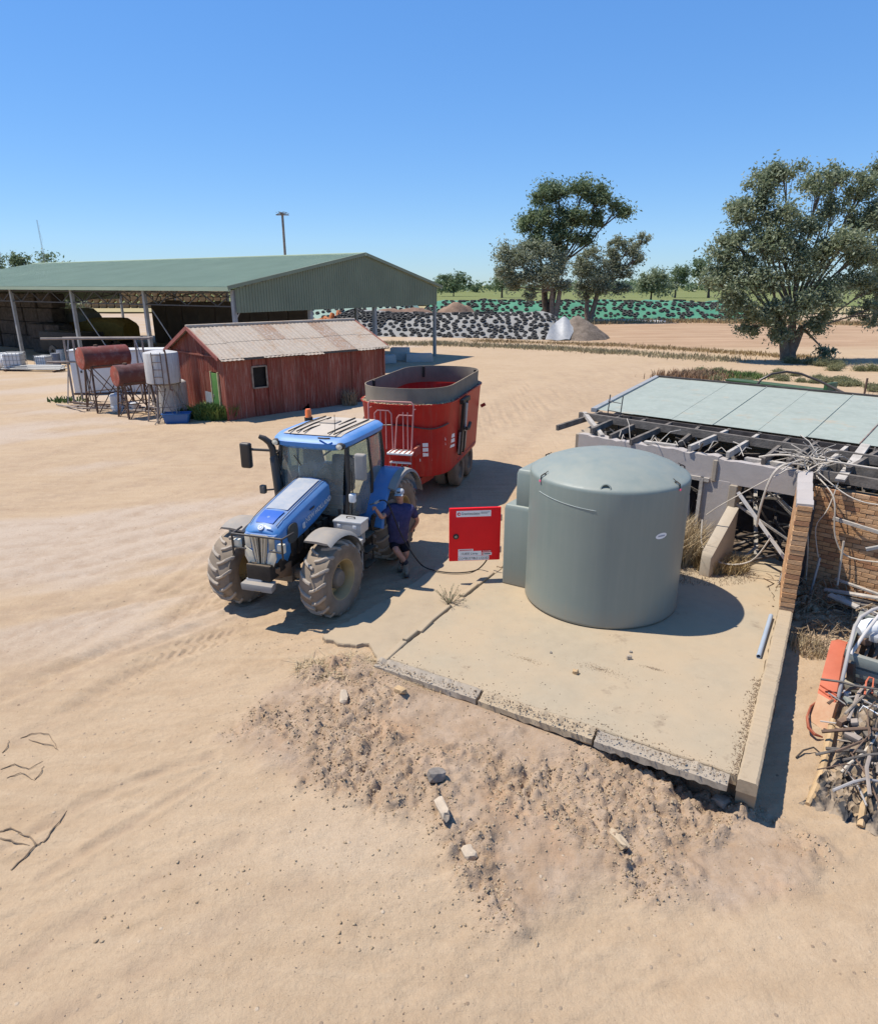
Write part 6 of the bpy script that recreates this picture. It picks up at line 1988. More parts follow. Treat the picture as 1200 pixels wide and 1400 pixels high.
def scrub(label, px_pts, width, n, seed, rmax, mat):
    pl = strip(px_pts, width, .1, seed)(np.random.RandomState(seed), n)
    g = np.random.RandomState(seed + 1)
    r = rmax * (.35 + .65 * g.rand(n))
    cs = [(p[0], p[1], p[2] + k * .35) for p, k in zip(pl, r)]
    v, f = leaves_np(cs, list(r), [int(60 + 130 * k) for k in r], .085, seed, .6, -.4, .4)
    return tag(link('scrub', np_mesh('scrub', v, f, mat)), label, 'scrub', kind='stuff')
M_SCRUBLEAF = leaf_mat('scrub_leaf', (.15, .16, .07), (.34, .32, .17))
scrub('olive scrub and weeds behind the flat roof', [at(950, 514), at(1050, 512), at(1130, 520), at(1200, 530)], 6.0, 950, 61, .36, M_SCRUBLEAF)
scrub('taller scrub at the foot of the big right tree', [at(1100, 500), at(1200, 505), at(1290, 510)], 6.0, 420, 62, .62, M_SCRUBLEAF)
def tree(label, base, trunks, lobes, leaf_size, mat, seed, density=1.0, group=None, bark=M_BARK, sub=9, name='gum_tree', tr_r=.4):
    """lobes: (x, y, z, r, leaves) crown clumps in metres from the base; branches run to each"""
    t = thing(name, label, 'tree', base, 0, group)
    r_ = random.Random(seed)
    mb = MB()
    forks = []
    for (bx, by, fx_, fy_, fz) in trunks:
        p = V(bx, by, -.3); q = V(fx_, fy_, fz)
        m = p.lerp(q, .5) + V(r_.uniform(-.2, .2), r_.uniform(-.2, .2), 0)
        mb.tube([p, V(bx, by, .15), m, q], [tr_r * 1.5, tr_r * 1.15, tr_r * .9, tr_r * .72], 10)
        forks.append(q)
    cs, rs, ns = [], [], []
    for (x, y, z, r, n) in lobes:
        c = V(x, y, z)
        f = min(forks, key=lambda k: (k - c).length)
        k1 = f.lerp(c, .45) + V(r_.uniform(-.3, .3), r_.uniform(-.3, .3), -.06 * (c - f).length)
        rad = tr_r * .34
        mb.tube([f - V(0, 0, .15), k1, c], [rad, rad * .62, rad * .28], 7)
        for s in range(sub):
            d = Vector((r_.gauss(0, 1), r_.gauss(0, 1), r_.gauss(0, 1))).normalized()
            e = c + V(d.x, d.y, d.z * .8) * r * r_.uniform(.45, .95)
            mb.tube([k1.lerp(c, r_.uniform(.3, 1)), c.lerp(e, .55) + V(0, 0, -.05 * r), e], [rad * .3, rad * .17, rad * .05], 5)
            cs.append(e); rs.append(r * r_.uniform(.38, .95)); ns.append(int(n / sub * density * r_.uniform(.5, 1.5)))
    tag(mb.build('trunk', bark, t, 60), kind='thing')
    v, f = leaves_np(cs, rs, ns, leaf_size, seed)
    tag(link('crown', np_mesh('crown', v, f, mat), t), kind='stuff')
    return t
# T1, big tree on the right: lobes given as (pixel x, pixel y, depth offset, radius)
def lobes_px(base, D, spec):
    out = []
    for (px, py, dy, r, n) in spec:
        p = at_d(px, py, D + dy)
        out.append((p.x - base.x, p.y - base.y, p.z - base.z, r, n))
    return out
b1 = at(1076, 492); D1 = b1.y
tree('large gum tree with a broad ragged crown standing right of the dirt road', b1, [(0, 0, .9, .3, 2.6), (-.1, .1, -1.0, -.2, 2.9), (.2, 0, .1, .5, 3.6)],
     lobes_px(b1, D1, [(1075, 232, 0, 1.3, 900), (1040, 255, .5, 1.3, 900), (1018, 285, 0, 1.3, 1000), (1060, 285, -.5, 1.5, 1200), (1005, 325, 0, 1.1, 900), (1045, 330, -1, 1.6, 1400),
                       (1095, 310, .5, 1.5, 1100), (1012, 362, -.5, 1.2, 900), (975, 382, 0, 1.1, 800), (1005, 395, -1, 1.3, 900), (1050, 385, -1.5, 1.5, 1200), (1090, 365, -1, 1.6, 1300),
                       (1040, 425, -1.5, 1.3, 1000), (1025, 445, -1, .8, 500), (1085, 420, -2, 1.5, 1200), (1068, 455, -2, .9, 600), (1128, 400, -1, 1.5, 1200), (1120, 440, -1, 1.0, 700), (1130, 345, 0, 1.4, 1000),
                       (1120, 255, 1, 1.3, 800), (1145, 240, 1.5, 1.1, 650), (1142, 290, 1, 1.3, 800), (1178, 255, 1.5, 1.3, 800), (1195, 235, 2, 1.0, 600), (1175, 300, 1, 1.4, 900), (1205, 290, 1, 1.4, 900), (1172, 345, 0, 1.4, 900),
                       (1200, 340, 1, 1.4, 900), (1165, 385, 0, 1.2, 800), (1195, 390, 1, 1.3, 900), (1225, 320, 1, 1.5, 800), (1240, 260, 2, 1.4, 700), (1128, 480, -1, .6, 250), (1005, 420, -.5, 1.1, 600), (990, 345, 0, 1.1, 600), (1150, 330, -1, 1.5, 900), (1185, 425, .5, 1.3, 700), (1068, 340, 0, 1.7, 1000)]), .25, M_LEAF[0], 5, 2.5, None, M_BARK, 10, 'gum_tree', .36)
b2 = at(748, 441); D2 = b2.y
tree('dark crowned tall gum tree leaning over the grey silage stack', b2, [(0, 0, -.9, 0, 7.5), (.2, 0, 1.4, 0, 8.5)],
     lobes_px(b2, D2, [(725, 305, 0, 2.3, 1100), (740, 272, 0, 2.2, 1100), (765, 262, 0, 2.0, 1000), (795, 265, .5, 2.2, 1100), (820, 268, 0, 1.8, 900), (845, 285, 0, 1.6, 700), (755, 300, -1, 2.6, 1300), (785, 295, 0, 2.4, 1200),
                       (820, 300, 1, 1.8, 700), (735, 330, 0, 1.8, 800), (765, 330, -1, 2.0, 900), (795, 322, 0, 1.6, 700)]), .42, M_LEAF[1], 8, 2.7, None, M_BARKD, 9, 'gum_tree', .55)
tree('grey green gum tree in front of the dark crowned one', Vector((b2.x + .5, b2.y - 3, 0)), [(0, 0, -.5, 0, 5), (.1, 0, .8, 0, 5.5)],
     lobes_px(Vector((b2.x + .5, b2.y - 3, 0)), D2 - 3, [(700, 350, 0, 2.2, 900), (690, 372, 0, 1.5, 500), (720, 365, -1, 2.2, 900), (750, 372, -1, 2.0, 800), (705, 355, 0, 1.8, 800), (725, 345, 0, 2.0, 900), (745, 350, 0, 2.0, 900), (765, 360, 0, 1.7, 800), (715, 378, 0, 1.6, 700), (740, 380, -1, 1.8, 800), (768, 390, 0, 1.4, 500), (700, 390, 0, 1.2, 400), (728, 400, 0, 1.2, 400)]), .38, M_LEAF[2], 18, 2.0, None, M_BARK, 8, 'gum_tree', .42)
b3 = at(803, 439)
tree('bushy grey gum tree right of the tall dark crown', b3, [(0, 0, -.3, 0, 4), (.3, 0, 1.3, 0, 4.6)],
     lobes_px(b3, b3.y, [(800, 350, 0, 2.0, 800), (828, 370, -1, 2.2, 900), (868, 352, 0, 1.6, 600), (812, 395, -1, 1.8, 700), (790, 372, 0, 1.9, 900), (812, 360, 0, 2.0, 900), (835, 352, 0, 1.9, 800), (850, 372, 0, 1.7, 700), (820, 385, -1, 1.9, 900), (795, 398, 0, 1.6, 700), (845, 395, 0, 1.5, 600), (862, 335, 0, 1.5, 600), (880, 325, 0, 1.1, 350), (843, 330, .5, 1.3, 400)]), .38, M_LEAF[2], 28, 2.0, None, M_BARK, 8, 'gum_tree', .45)
# round farther trees
def round_tree(label, px, pyb, w_px, top, mat, seed, D=None, group=None):
    b_ = at(px, pyb) if D is None else Vector(((px - 600) / CAM_F * D, D, 0))
    D = b_.y
    k = D / CAM_F
    r_ = random.Random(seed)
    H = (pyb - top) * k if D is None else CAM_H + (389 - top) * k
    H = CAM_H + (389 - top) * k * 1.0
    Wd = w_px * k
    lob = []
    for i in range(11):
        a = r_.uniform(0, 6.28); rr_ = r_.uniform(.1, .42) * Wd
        z = H * r_.uniform(.42, .86)
        lob.append((rr_ * math.cos(a), rr_ * math.sin(a) * .6, z, Wd * r_.uniform(.14, .22), 330))
    return tree(label, b_, [(0, 0, 0, 0, H * .3)], lob, Wd * .045 + .12, mat, seed, 1.0, group, M_BARKD, 6, 'field_tree', max(.2, H * .03))
round_tree('round olive tree standing alone in the crop right of the tall gums', 889, 415, 62, 366, M_LEAF[0], 41)
round_tree('darker tree just behind the lone round olive tree', 922, 408, 48, 364, M_LEAF[1], 42)
round_tree('half hidden dark tree left of the big right gum crown', 968, 408, 60, 352, M_LEAF[1], 43)
round_tree('tree at the edge of the crop right of the shed gable', 620, 406, 56, 378, M_LEAF[1], 44)
round_tree('low tree touching the left side of the grey gum', 686, 408, 46, 362, M_LEAF[1], 45)
round_tree('thin trunked tree behind the big right gum', 1192, 446, 60, 330, M_LEAF[0], 46)
round_tree('distant tree at the left edge above the shed roof', 16, 404, 60, 338, M_LEAF[1], 47, 190)
round_tree('dark distant tree showing above the shed roof near the mast', 58, 404, 60, 342, M_LEAF[1], 48, 195)
round_tree('low spreading distant tree over the shed ridge', 104, 404, 70, 347, M_LEAF[1], 49, 200)
round_tree('bushy tree seen through the open left bays of the shed', 86, 452, 84, 392, M_LEAF[0], 50)
# tree line on the horizon
cs, rs_, ns = [], [], []
r_ = random.Random(6)
for k in range(420):
    x = r_.uniform(-560, 560); y = r_.uniform(480, 760)
    h = r_.uniform(4, 11)
    cs.append((x, y, h * .5)); rs_.append(h * 1.0); ns.append(70)
v, f = leaves_np(cs, rs_, ns, 2.6, 3, .6, .2, .6)
tag(link('treeline', np_mesh('treeline', v, f, M_LEAF[1])), 'far dark tree line along the horizon', 'tree line', kind='stuff')
# ------------------------------------------------------------------ tanks on stands by the red shed
M_RUST = corroded('rust_tank', (.19, .055, .042), (.085, .038, .028), .35, .6, 1.2, False, (.24, .12, .10))
M_RUST_END = corroded('rust_tank_end', (.34, .085, .055), (.16, .06, .04), .4, .7, 2, False, (.42, .2, .15))
M_RUSTD = corroded('dark_rust_tank', (.115, .048, .042), (.06, .032, .027), .4, .65, 1.2, False, (.17, .10, .09))
M_PALETANK = corroded('pale_tank', (.44, .42, .39), (.24, .15, .10), .25, .6, 1.5, True, (.55, .53, .50))
M_STAND = paint('rusty_stand', (.12, .075, .055), .8, .35, .25)
M_STANDPALE = paint('grey_stand', (.28, .24, .21), .75, .25, .3)
M_PANEL = paint('white_panel', (.62, .63, .62), .5, .06, .2)
def stand(parent, pts_top, pts_bot, mat, r=.045, name='leg'):
    n = len(pts_top)
    for p, q in zip(pts_top, pts_bot): MB().tube([p, q], r, 6).build(name, mat, parent)
    for i in range(n):
        j = (i + 1) % n
        MB().tube([pts_top[i], pts_bot[j]], r * .5, 5).build('brace', mat, parent)
        MB().tube([pts_top[j], pts_bot[i]], r * .5, 5).build('brace', mat, parent)
        MB().tube([pts_top[i], pts_top[j]], r * .8, 5).build('bearer', mat, parent)
        MB().tube([pts_top[i].lerp(pts_bot[i], .55), pts_top[j].lerp(pts_bot[j], .55)], r * .55, 5).build('rail', mat, parent)
def drum_tank(name, label, pa, pb, D0, D1, rad, zc, mat, matend, gap):
    A, B = at_d(pa[0], pa[1], D0), at_d(pb[0], pb[1], D1)
    A.z = B.z = zc
    ax = (B - A).normalized()
    L = (B - A).length
    base = Vector(((A.x + B.x) / 2, (A.y + B.y) / 2, 0))
    t = thing(name, label, 'tank', base, math.atan2(ax.y, ax.x), 'tanks on stands by the red shed')
    Mx = Matrix.Translation((0, 0, zc)) @ Matrix.Rotation(R(90), 4, 'Y')
    MB().lathe([(rad - .03, -L / 2), (rad, -L / 2 + .03), (rad, L / 2 - .03), (rad - .03, L / 2)], 32, Mx).build('barrel', mat, t)
    for s in (-1, 1):
        MB().lathe([(0, s * (L / 2 + .015)), (rad * .8, s * (L / 2 + .01)), (rad - .025, s * (L / 2 - .002))], 32, Mx).build('tank_end', matend, t)
    MB().lathe([(.09, 0), (.09, .07), (0, .08)], 12, Matrix.Translation((-.3, 0, zc + rad - .01))).build('filler_cap', M_STAND, t)
    top, bot = [], []
    for sx, sy in ((-1, -1), (1, -1), (1, 1), (-1, 1)):
        top.append(V(sx * L * .36, sy * rad * .7, zc - rad * .72)); bot.append(V(sx * L * .42, sy * rad * 1.15, -.1))
    stand(t, top, bot, M_STAND)
    MB().tube([(-L * .46, -rad * .4, zc - rad), (-L * .46, -rad * .5, .6), (-L * .3, -rad, .5)], .025, 6).build('outlet_hose', M_CABBLACK, t)
    return t
drum_tank('drum_tank', 'reddish rusty drum tank, the highest of the two lying on stands', (108, 484), (172, 477), 31.0, 32.6, .50, 2.45, M_RUST, M_RUST_END, 0)
drum_tank('drum_tank', 'darker rusty drum tank lying lower between the red drum and the pale tank', (156, 509), (205, 503), 29.6, 30.8, .46, 1.85, M_RUSTD, M_RUST_END, 0)
# pale upright tank on a braced stand
pc = at_d(222, 505, 29.2)
vt = thing('upright_tank', 'pale cylindrical tank on thin braced legs beside the red shed gable', 'tank', (pc.x, pc.y, 0), 0, 'tanks on stands by the red shed')
MB().lathe([(.66, 1.62), (.70, 1.66), (.70, 2.86), (.68, 2.90), (.36, 2.97), (0, 3.0)], 40).build('barrel', M_PALETANK, vt)
MB().lathe([(0, 1.61), (.69, 1.61)], 40).build('base_plate', M_STAND, vt)
tp = [V(.58 * math.cos(a), .58 * math.sin(a), 1.6) for a in [R(-100 + 60 * k) for k in range(6)]]
bt = [V(.84 * math.cos(a), .84 * math.sin(a), -.1) for a in [R(-100 + 60 * k) for k in range(6)]]
stand(vt, tp, bt, M_STANDPALE, .035)
lad_ = MB().tube([(-.10, -.74, 1.2), (-.10, -.74, 2.95)], .018, 6).build('ladder_rail', M_STAND, vt)
MB().tube([(.28, -.74, 1.2), (.28, -.74, 2.95)], .018, 6).build('ladder_rail', M_STAND, vt)
for k in range(6): MB().tube([(-.10, -.74, 1.35 + .3 * k), (.28, -.74, 1.35 + .3 * k)], .012, 5).build('ladder_rung', M_STAND, vt)
MB().tube([(.35, -.5, 3.0), (.48, -.75, 3.05), (.5, -.74, 2.9), (.55, -.80, 1.45), (.6, -.7, 1.4)], .035, 8).build('outlet_pipe', M_STAND, vt)
MB().tube([(.35, -.78, 1.5), (.05, -.72, .5), (.1, -.7, .02)], .02, 6).build('drop_hose', M_CABBLACK, vt)
# old pale rainwater tank on the ground by the shed wall
rt = at_d(237, 545, 30.2)
w_t = thing('rainwater_tank', 'weathered pale round tank on the ground behind the braced legs', 'tank', (rt.x, rt.y, 0))
MB().lathe([(0, 1.62), (.5, 1.60), (.62, 1.52)] + [(.62 + .012 * (k % 2), 1.5 - .05 * k) for k in range(31)], 32).build('barrel', M_PALETANK, w_t, 60)
# pipe gantry behind the drums
gq = at_d(100, 540, 33.5)
gn = thing('pipe_gantry', 'grey pipe gantry standing over the reddish drum tank', 'gantry', (gq.x, gq.y, 0), R(12))
for x, y in ((0, 0), (.15, .9), (3.2, 0), (3.35, .9)):
    MB().tube([(x, y, -.1), (x, y, 3.15)], .05, 7).build('upright', M_STANDPALE, gn)
MB().tube([(-1.0, -.02, 3.15), (3.9, -.02, 3.10)], .055, 7).build('top_pipe', M_STANDPALE, gn)
MB().tube([(-.3, .92, 3.12), (3.9, .92, 3.08)], .045, 7).build('top_pipe', M_STANDPALE, gn)
MB().tube([(-.9, -.06, 2.05), (.6, -.06, 2.05)], .05, 7).build('side_pipe', M_STANDPALE, gn)
MB().tube([(.2, 0, 3.1), (-.3, 0, 0)], .03, 6).build('stay', M_GALV, gn)
MB().tube([(3.2, 0, 3.1), (3.9, -.4, .1)], .03, 6).build('stay', M_GALV, gn)
# clutter under the stands
clut = thing('pipe_pile', 'low pile of grey pipes and offcuts on the ground under the stands', 'pipe pile', (-15.6, 31.8, 0), R(-15))
rc2 = random.Random(8)
for k in range(18):
    x, y = rc2.uniform(-2.2, 2.2), rc2.uniform(-.6, .9)
    a = rc2.uniform(-.5, .5); L = rc2.uniform(.5, 1.5)
    MB().tube([(x - L * math.cos(a), y - L * math.sin(a), .06 + .05 * (k % 3)), (x + L * math.cos(a), y + L * math.sin(a), .08 + .04 * (k % 4))], .04, 6).build('pipe', rc2.choice([M_GALV, M_STAND, M_STANDPALE]), clut)
for (px, py, D, lab, w, h, mat) in [(160, 545, 31.8, 'white plastic drum on the ground under the dark drum tank', .32, .75, M_WHITEP), (181, 548, 31.3, 'white plastic can beside the drum under the stands', .24, .45, M_PANEL)]:
    p = at_d(px, py, D)
    t = thing('plastic_drum', lab, 'drum', (p.x, p.y, 0))
    MB().lathe([(0, 0), (w * .95, 0), (w, .05), (w, h * .3), (w * .97, h * .33), (w, h * .36), (w, h * .9), (w * .8, h), (w * .3, h + .01), (w * .3, h + .06), (0, h + .06)], 20).build('shell', mat, t)
# long white cool room panel box behind the tanks
wb = at_d(95, 500, 36.5)
wbx = thing('white_container', 'long low white panel container behind the drum tanks', 'container', (wb.x, wb.y, 0), R(8))
for k in range(5): MB().box((.55 + k * 1.02, .6, 1.15), (1.0, 1.2, 2.2)).build('panel', M_PANEL, wbx, 30, .01)
MB().box((2.6, .6, 2.29), (5.3, 1.3, .06)).build('roof', M_PANEL, wbx, 30, .01)
MB().box((2.6, .6, .03), (5.2, 1.25, .1)).build('skid', M_STAND, wbx)
MB().box((.55, -.02, 1.2), (.08, .05, .12)).build('latch', M_DARKSTEEL, wbx)
# blue trough with a stick leaning in
tq = at(243, 578)
bt_ = thing('blue_trough', 'blue plastic feed trough on the dirt below the pale tank', 'trough', (tq.x, tq.y, 0), R(10))
def tr_ring(z, hx, hy): return [V(hx * x, hy * y, z) for x, y in ((-1, -.8), (-.9, -1), (.9, -1), (1, -.8), (1, .8), (.9, 1), (-.9, 1), (-1, .8))]
M_TROUGH = paint('blue_plastic', (.012, .10, .30), .4, .1, .15)
MB().loft([tr_ring(0, .46, .22), tr_ring(.40, .56, .30), tr_ring(.42, .59, .33), tr_ring(.44, .585, .325), tr_ring(.44, .54, .28), tr_ring(.08, .44, .20)], caps=True).build('tub', M_TROUGH, bt_, 30)
MB().tube([(-.85, -.35, .02), (-.45, .05, .5)], .025, 6).build('stick', M_WOOD, bt_)

# ------------------------------------------------------------------ things under and in front of the big shed on the left
def ibc(px, py, label, rz):
    p = gat(px, py)
    t = thing('ibc_tank', label, 'ibc tank', (p.x, p.y, 0), rz, 'caged white tanks before the shed')
    MB().box((0, 0, .66), (1.1, .95, 1.0)).build('bottle', M_PANEL, t, 40, .08, 3)
    MB().box((0, 0, .07), (1.2, 1.0, .14)).build('pallet', M_STAND, t)
    cg = MB()
    for k in range(6):
        x = -.6 + .24 * k
        for y in (-.5, .5): MB().tube([(x, y, .12), (x, y, 1.2)], .016, 5).build('cage_bar', M_GALV, t)
    for z in (.4, .7, 1.0, 1.2):
        MB().tube([(-.6, -.5, z), (.6, -.5, z), (.6, .5, z), (-.6, .5, z), (-.6, -.5, z)], .014, 5).build('cage_ring', M_GALV, t)
    return t
ibc(22, 506, 'dusty caged white tank farthest left in front of the shed', R(10))
ibc(62, 505, 'small caged tank right of the dusty one beside lying pipes', R(-12)).scale = (.75, .75, .8)
sk = at(8, 505)
sb_ = thing('plastic_sack', 'crumpled white bulk sack slumped at the left edge by the caged tank', 'sack', (sk.x, sk.y, 0))
MB().grid(16, 10, lambda u, v: V(.75 * math.cos(u * 6.283) * math.sin(v * 3.14) * (1 + .15 * math.sin(u * 25)), .6 * math.sin(u * 6.283) * math.sin(v * 3.14) * (1 + .15 * math.cos(u * 19)), .55 + .55 * math.cos(v * 3.14) * (1 + .15 * math.sin(u * 15)))).build('sack', M_WHITEP, sb_, 60)
for px, py, lab, mat in ((78, 500, 'blue grey drum standing under the shed eave', paint('blue_drum', (.16, .20, .27), .5, .1, .3)), (85, 494, 'pale drum just behind the blue grey drum', M_PANEL)):
    p = at(px, py)
    t = thing('steel_drum', lab, 'drum', (p.x, p.y, 0), 0, 'drums under the eave')
    MB().lathe([(0, 0), (.30, 0), (.30, .3), (.315, .31), (.30, .32), (.30, .62), (.315, .63), (.30, .64), (.30, .9), (0, .9)], 20).build('shell', mat, t)
pr = thing('pipe_rack', 'low rack of grey pipes lying on the ground before the shed', 'pipes', (at(48, 507).x, at(48, 507).y, 0), R(-8))
for k in range(7): MB().tube([(-2.2, -.4 + .12 * k, .15 + .1 * (k % 3)), (2.2, -.4 + .12 * k, .18 + .1 * (k % 3))], .04, 6).build('pipe', M_GALV, pr)
for x in (-1.8, 1.8): MB().beam(V(x, -.6, .06), V(x, .6, .06), .1, .1).build('bearer', M_STAND, pr)
# parked yellow machine under the shed with a rounded grey cover behind
ym = at_d(147, 470, 64)
yl = thing('yellow_machine', 'dusty dark yellow machine with rounded hood parked beyond the shed bays', 'machine', (ym.x, ym.y, 0), R(-12))
M_YEL = paint('dull_yellow', (.30, .20, .05), .6, .2, .4)
def rr_ring(x, hw, z0, z1): return [V(x, -hw, z0), V(x, -hw, z1 - .4), V(x, -hw + .3, z1 - .08), V(x, 0, z1), V(x, hw - .3, z1 - .08), V(x, hw, z1 - .4), V(x, hw, z0)]
MB().loft([rr_ring(-3.0, 1.2, .9, 2.4), rr_ring(-2.6, 1.25, .8, 2.75), rr_ring(1.8, 1.25, .8, 2.8), rr_ring(2.7, 1.15, .9, 2.35)]).build('hood', M_YEL, yl, 40)
MB().loft([rr_ring(-4.6, 1.2, 1.0, 3.0), rr_ring(-4.2, 1.25, 1.0, 3.5), rr_ring(-1.6, 1.2, 1.6, 3.6), rr_ring(-1.0, 1.1, 1.6, 3.2)]).build('cover', paint('grey_cover', (.22, .235, .22), .6, .15, .4), yl, 40)
MB().box((-1, 0, .75), (6, 2.0, .4)).build('chassis', M_CHASSIS, yl)
for x in (-2.8, 1.4):
    for y in (-1.1, 1.1):
        MB().lathe([(.25, -.2), (.6, -.22), (.66, 0), (.6, .22), (.25, .2)], 20, Matrix.Translation((x, y, .66)) @ Matrix.Rotation(R(90), 4, 'X'), True).build('wheel', M_TYRE, yl)
dk = thing('dark_trailer', 'dark low trailer standing in the shade inside the big shed', 'trailer', (-29.5, 56.0, 0), R(-30))
MB().box((0, 0, 1.3), (5.2, 2.2, 1.5)).build('tray', M_CHASSIS, dk, 30, .05)
MB().box((0, 0, .55), (5.4, 1.0, .2)).build('chassis', M_CHASSIS, dk)
for x in (-1, 1):
    for y in (-1.0, 1.0): MB().lathe([(.2, -.15), (.5, -.16), (.5, .16), (.2, .15)], 18, Matrix.Translation((x, y, .5)) @ Matrix.Rotation(R(90), 4, 'X'), True).build('wheel', M_TYRE, dk)
# white van-like boxes and a red machine glimpsed past the shed
for k, (px, py, D, w, d, h, mat, lab) in enumerate([(76, 440, 92, 3.2, 2, 2.4, M_PANEL, 'small white box body glimpsed under the far side of the shed'), (52, 434, 95, 4.5, 2, 1.8, M_SCR[1], 'low rust red implement glimpsed left of the white box')]):
    p = at_d(px, py, D)
    t = thing('implement', lab, 'implement', (p.x, p.y, 0), .2)
    MB().box((0, 0, h / 2 + .5), (w, d, h)).build('body', mat, t, 30, .1)
    MB().box((0, 0, .4), (w * 1.1, d * .7, .2)).build('chassis', M_CHASSIS, t)
    for x in (-1, 1):
        for y in (-d / 2, d / 2): MB().lathe([(.15, -.12), (.4, -.13), (.4, .13), (.15, .12)], 14, Matrix.Translation((x * w * .3, y, .4)) @ Matrix.Rotation(R(90), 4, 'X'), True).build('wheel', M_TYRE, t)

# ------------------------------------------------------------------ green implement behind the flat roof
M_JDG = paint('implement_green', (.018, .075, .022), .45, .1, .15)
M_JDL = paint('pale_green_cover', (.38, .52, .33), .5, .1, .1)
M_YTXT = plain('yellow_print', (.62, .50, .04), .5, .05, bump=0)
ga, gb = at_d(1000, 527, 29.0), at_d(1136, 522, 25.8)
gi = thing('green_implement', 'long green farm implement with yellow lettering behind the flat roof', 'implement', (ga.x, ga.y, 0), math.atan2(gb.y - ga.y, gb.x - ga.x))
GL = math.hypot(gb.x - ga.x, gb.y - ga.y)
zt = ga.z + .22
MB().box((GL / 2, 0, zt - .35), (GL + .3, .55, .72)).build('body', M_JDG, gi, 30, .04)
MB().box((GL / 2, .0, zt + .03), (GL + .3, .65, .06)).build('top_flange', M_JDG, gi, 30, .01)
o = link('lettering', text_mesh('JOHN DEERE', .27, M_YTXT, .002, spacing=1.35), gi); o.matrix_local = frame(V(GL * .40, -.282, zt - .28), (1, 0, 0), (0, 0, 1))
MB().loft([[V(GL * .60, -.9, zt - .62), V(GL * .60, -.3, zt - .62), V(GL * .60, -.3, zt - .58), V(GL * .60, -.9, zt - .6)], [V(GL * .78, -1.0, zt - .62), V(GL * .78, -.3, zt - .62), V(GL * .78, -.3, zt - .16), V(GL * .78, -.8, zt - .3)], [V(GL * .98, -1.0, zt - .62), V(GL * .98, -.3, zt - .62), V(GL * .98, -.3, zt - .45), V(GL * .98, -.9, zt - .5)]]).build('guard_cover', M_JDL, gi, 30)
MB().box((GL + .05, -.1, zt - .1), (.14, .8, .9)).build('end_plate', M_JDG, gi, 30, .02)
MB().lathe([(.05, -.05), (.42, -.05), (.42, .05), (.05, .05)], 20, Matrix.Translation((GL + .35, .1, zt - .35)) @ Matrix.Rotation(R(80), 4, 'Y')).build('end_disc', M_MUDGREY, gi)
MB().box((GL + .55, -.1, zt - .35), (.1, .1, .14)).build('marker_lamp', M_ORANGE, gi)
for x in (.5, GL - .5):
    MB().beam(V(x, 0, zt - .7), V(x, .1, -.1), .2, .2).build('leg', M_JDG, gi)
for x in (1.0, GL - 1.0):
    MB().lathe([(.15, -.12), (.42, -.13), (.42, .13), (.15, .12)], 18, Matrix.Translation((x, .5, .42)) @ Matrix.Rotation(R(90), 4, 'X'), True).build('wheel', M_TYRE, gi)
hp_ = [at_d(1033, 528, 25.5), at_d(1040, 519, 25.5), at_d(1055, 511, 25.5), at_d(1075, 508, 25.5), at_d(1095, 511, 25.3), at_d(1118, 520, 25.0), at_d(1145, 533, 24.4), at_d(1170, 545, 23.8)]
hp_ = [hp_[0] + V(0, 0, -1.6)] + hp_ + [hp_[-1] + V(0, 0, -1.5)]
tag(MB().tube(hp_, .045, 8).build('arched_pipe', M_CABBLACK), 'thin black pipe arching up over the back edge of the flat roof', 'pipe')
# mesh gate beside the scrub
fg = at_d(1180, 545, 27)
fe = thing('mesh_fence', 'short rusty mesh fence panel at the right edge behind the roof', 'fence', (fg.x, fg.y, 0), R(-35))
for k in range(4): MB().tube([(k * 1.1, 0, -.2), (k * 1.1, 0, 2.1)], .04, 6).build('post', M_STAND, fe)
mb = MB()
for k in range(23): mb.tube([(k * .143, 0, .1), (k * .143, 0, 1.95)], .007, 4)
for k in range(13): mb.tube([(0, 0, .1 + k * .15), (3.3, 0, .1 + k * .15)], .007, 4)
tag(mb.build('wire_mesh', M_STAND, fe), kind='stuff')
# ------------------------------------------------------------------ loose dirt, stones and scraps in front
def surf_z(x, y):
    i = int(np.clip(np.searchsorted(gx, x) - 1, 0, len(gx) - 2)); j = int(np.clip(np.searchsorted(gy, y) - 1, 0, len(gy) - 2))
    fx, fy = (x - gx[i]) / (gx[i + 1] - gx[i]), (y - gy[j]) / (gy[j + 1] - gy[j])
    return float((Z[j, i] * (1 - fx) + Z[j, i + 1] * fx) * (1 - fy) + (Z[j + 1, i] * (1 - fx) + Z[j + 1, i + 1] * fx) * fy)
def dmask(x, y):
    i = int(np.clip(np.searchsorted(gx, x), 0, len(gx) - 1)); j = int(np.clip(np.searchsorted(gy, y), 0, len(gy) - 1))
    return float(dugm[j, i]), float(patchy[j, i])
xs = [p.x for p in DUG]; ys = [p.y for p in DUG]
def in_dug(r_):
    x, y = r_.uniform(min(xs) - .4, max(xs) + .3), r_.uniform(min(ys) - .3, max(ys) + .5)
    d, g = dmask(x, y)
    if r_.random() > (.05 + d) * (.10 + g ** 1.5): return None
    return Vector((x, y, surf_z(x, y)))
M_CLOD = leafy('earth_clod', (.295, .21, .125), (.42, .325, .215))
M_CLOD.node_tree.nodes['Principled BSDF'].inputs['Roughness'].default_value = 1
M_CLODD = leafy('dark_clod', (.22, .155, .10), (.32, .24, .16))
M_PEB = leafy('pebble', (.12, .085, .06), (.34, .27, .20))
rubble('dirt_clods', 90000, in_dug, .0025, .026, M_CLOD, 'loose crumbly clods all over the dug bank', 5, cat='clods', power=5)
rubble('dirt_clods', 8000, in_dug, .0025, .024, M_CLODD, 'darker clods scattered over the dug bank', 6, cat='clods', power=5)
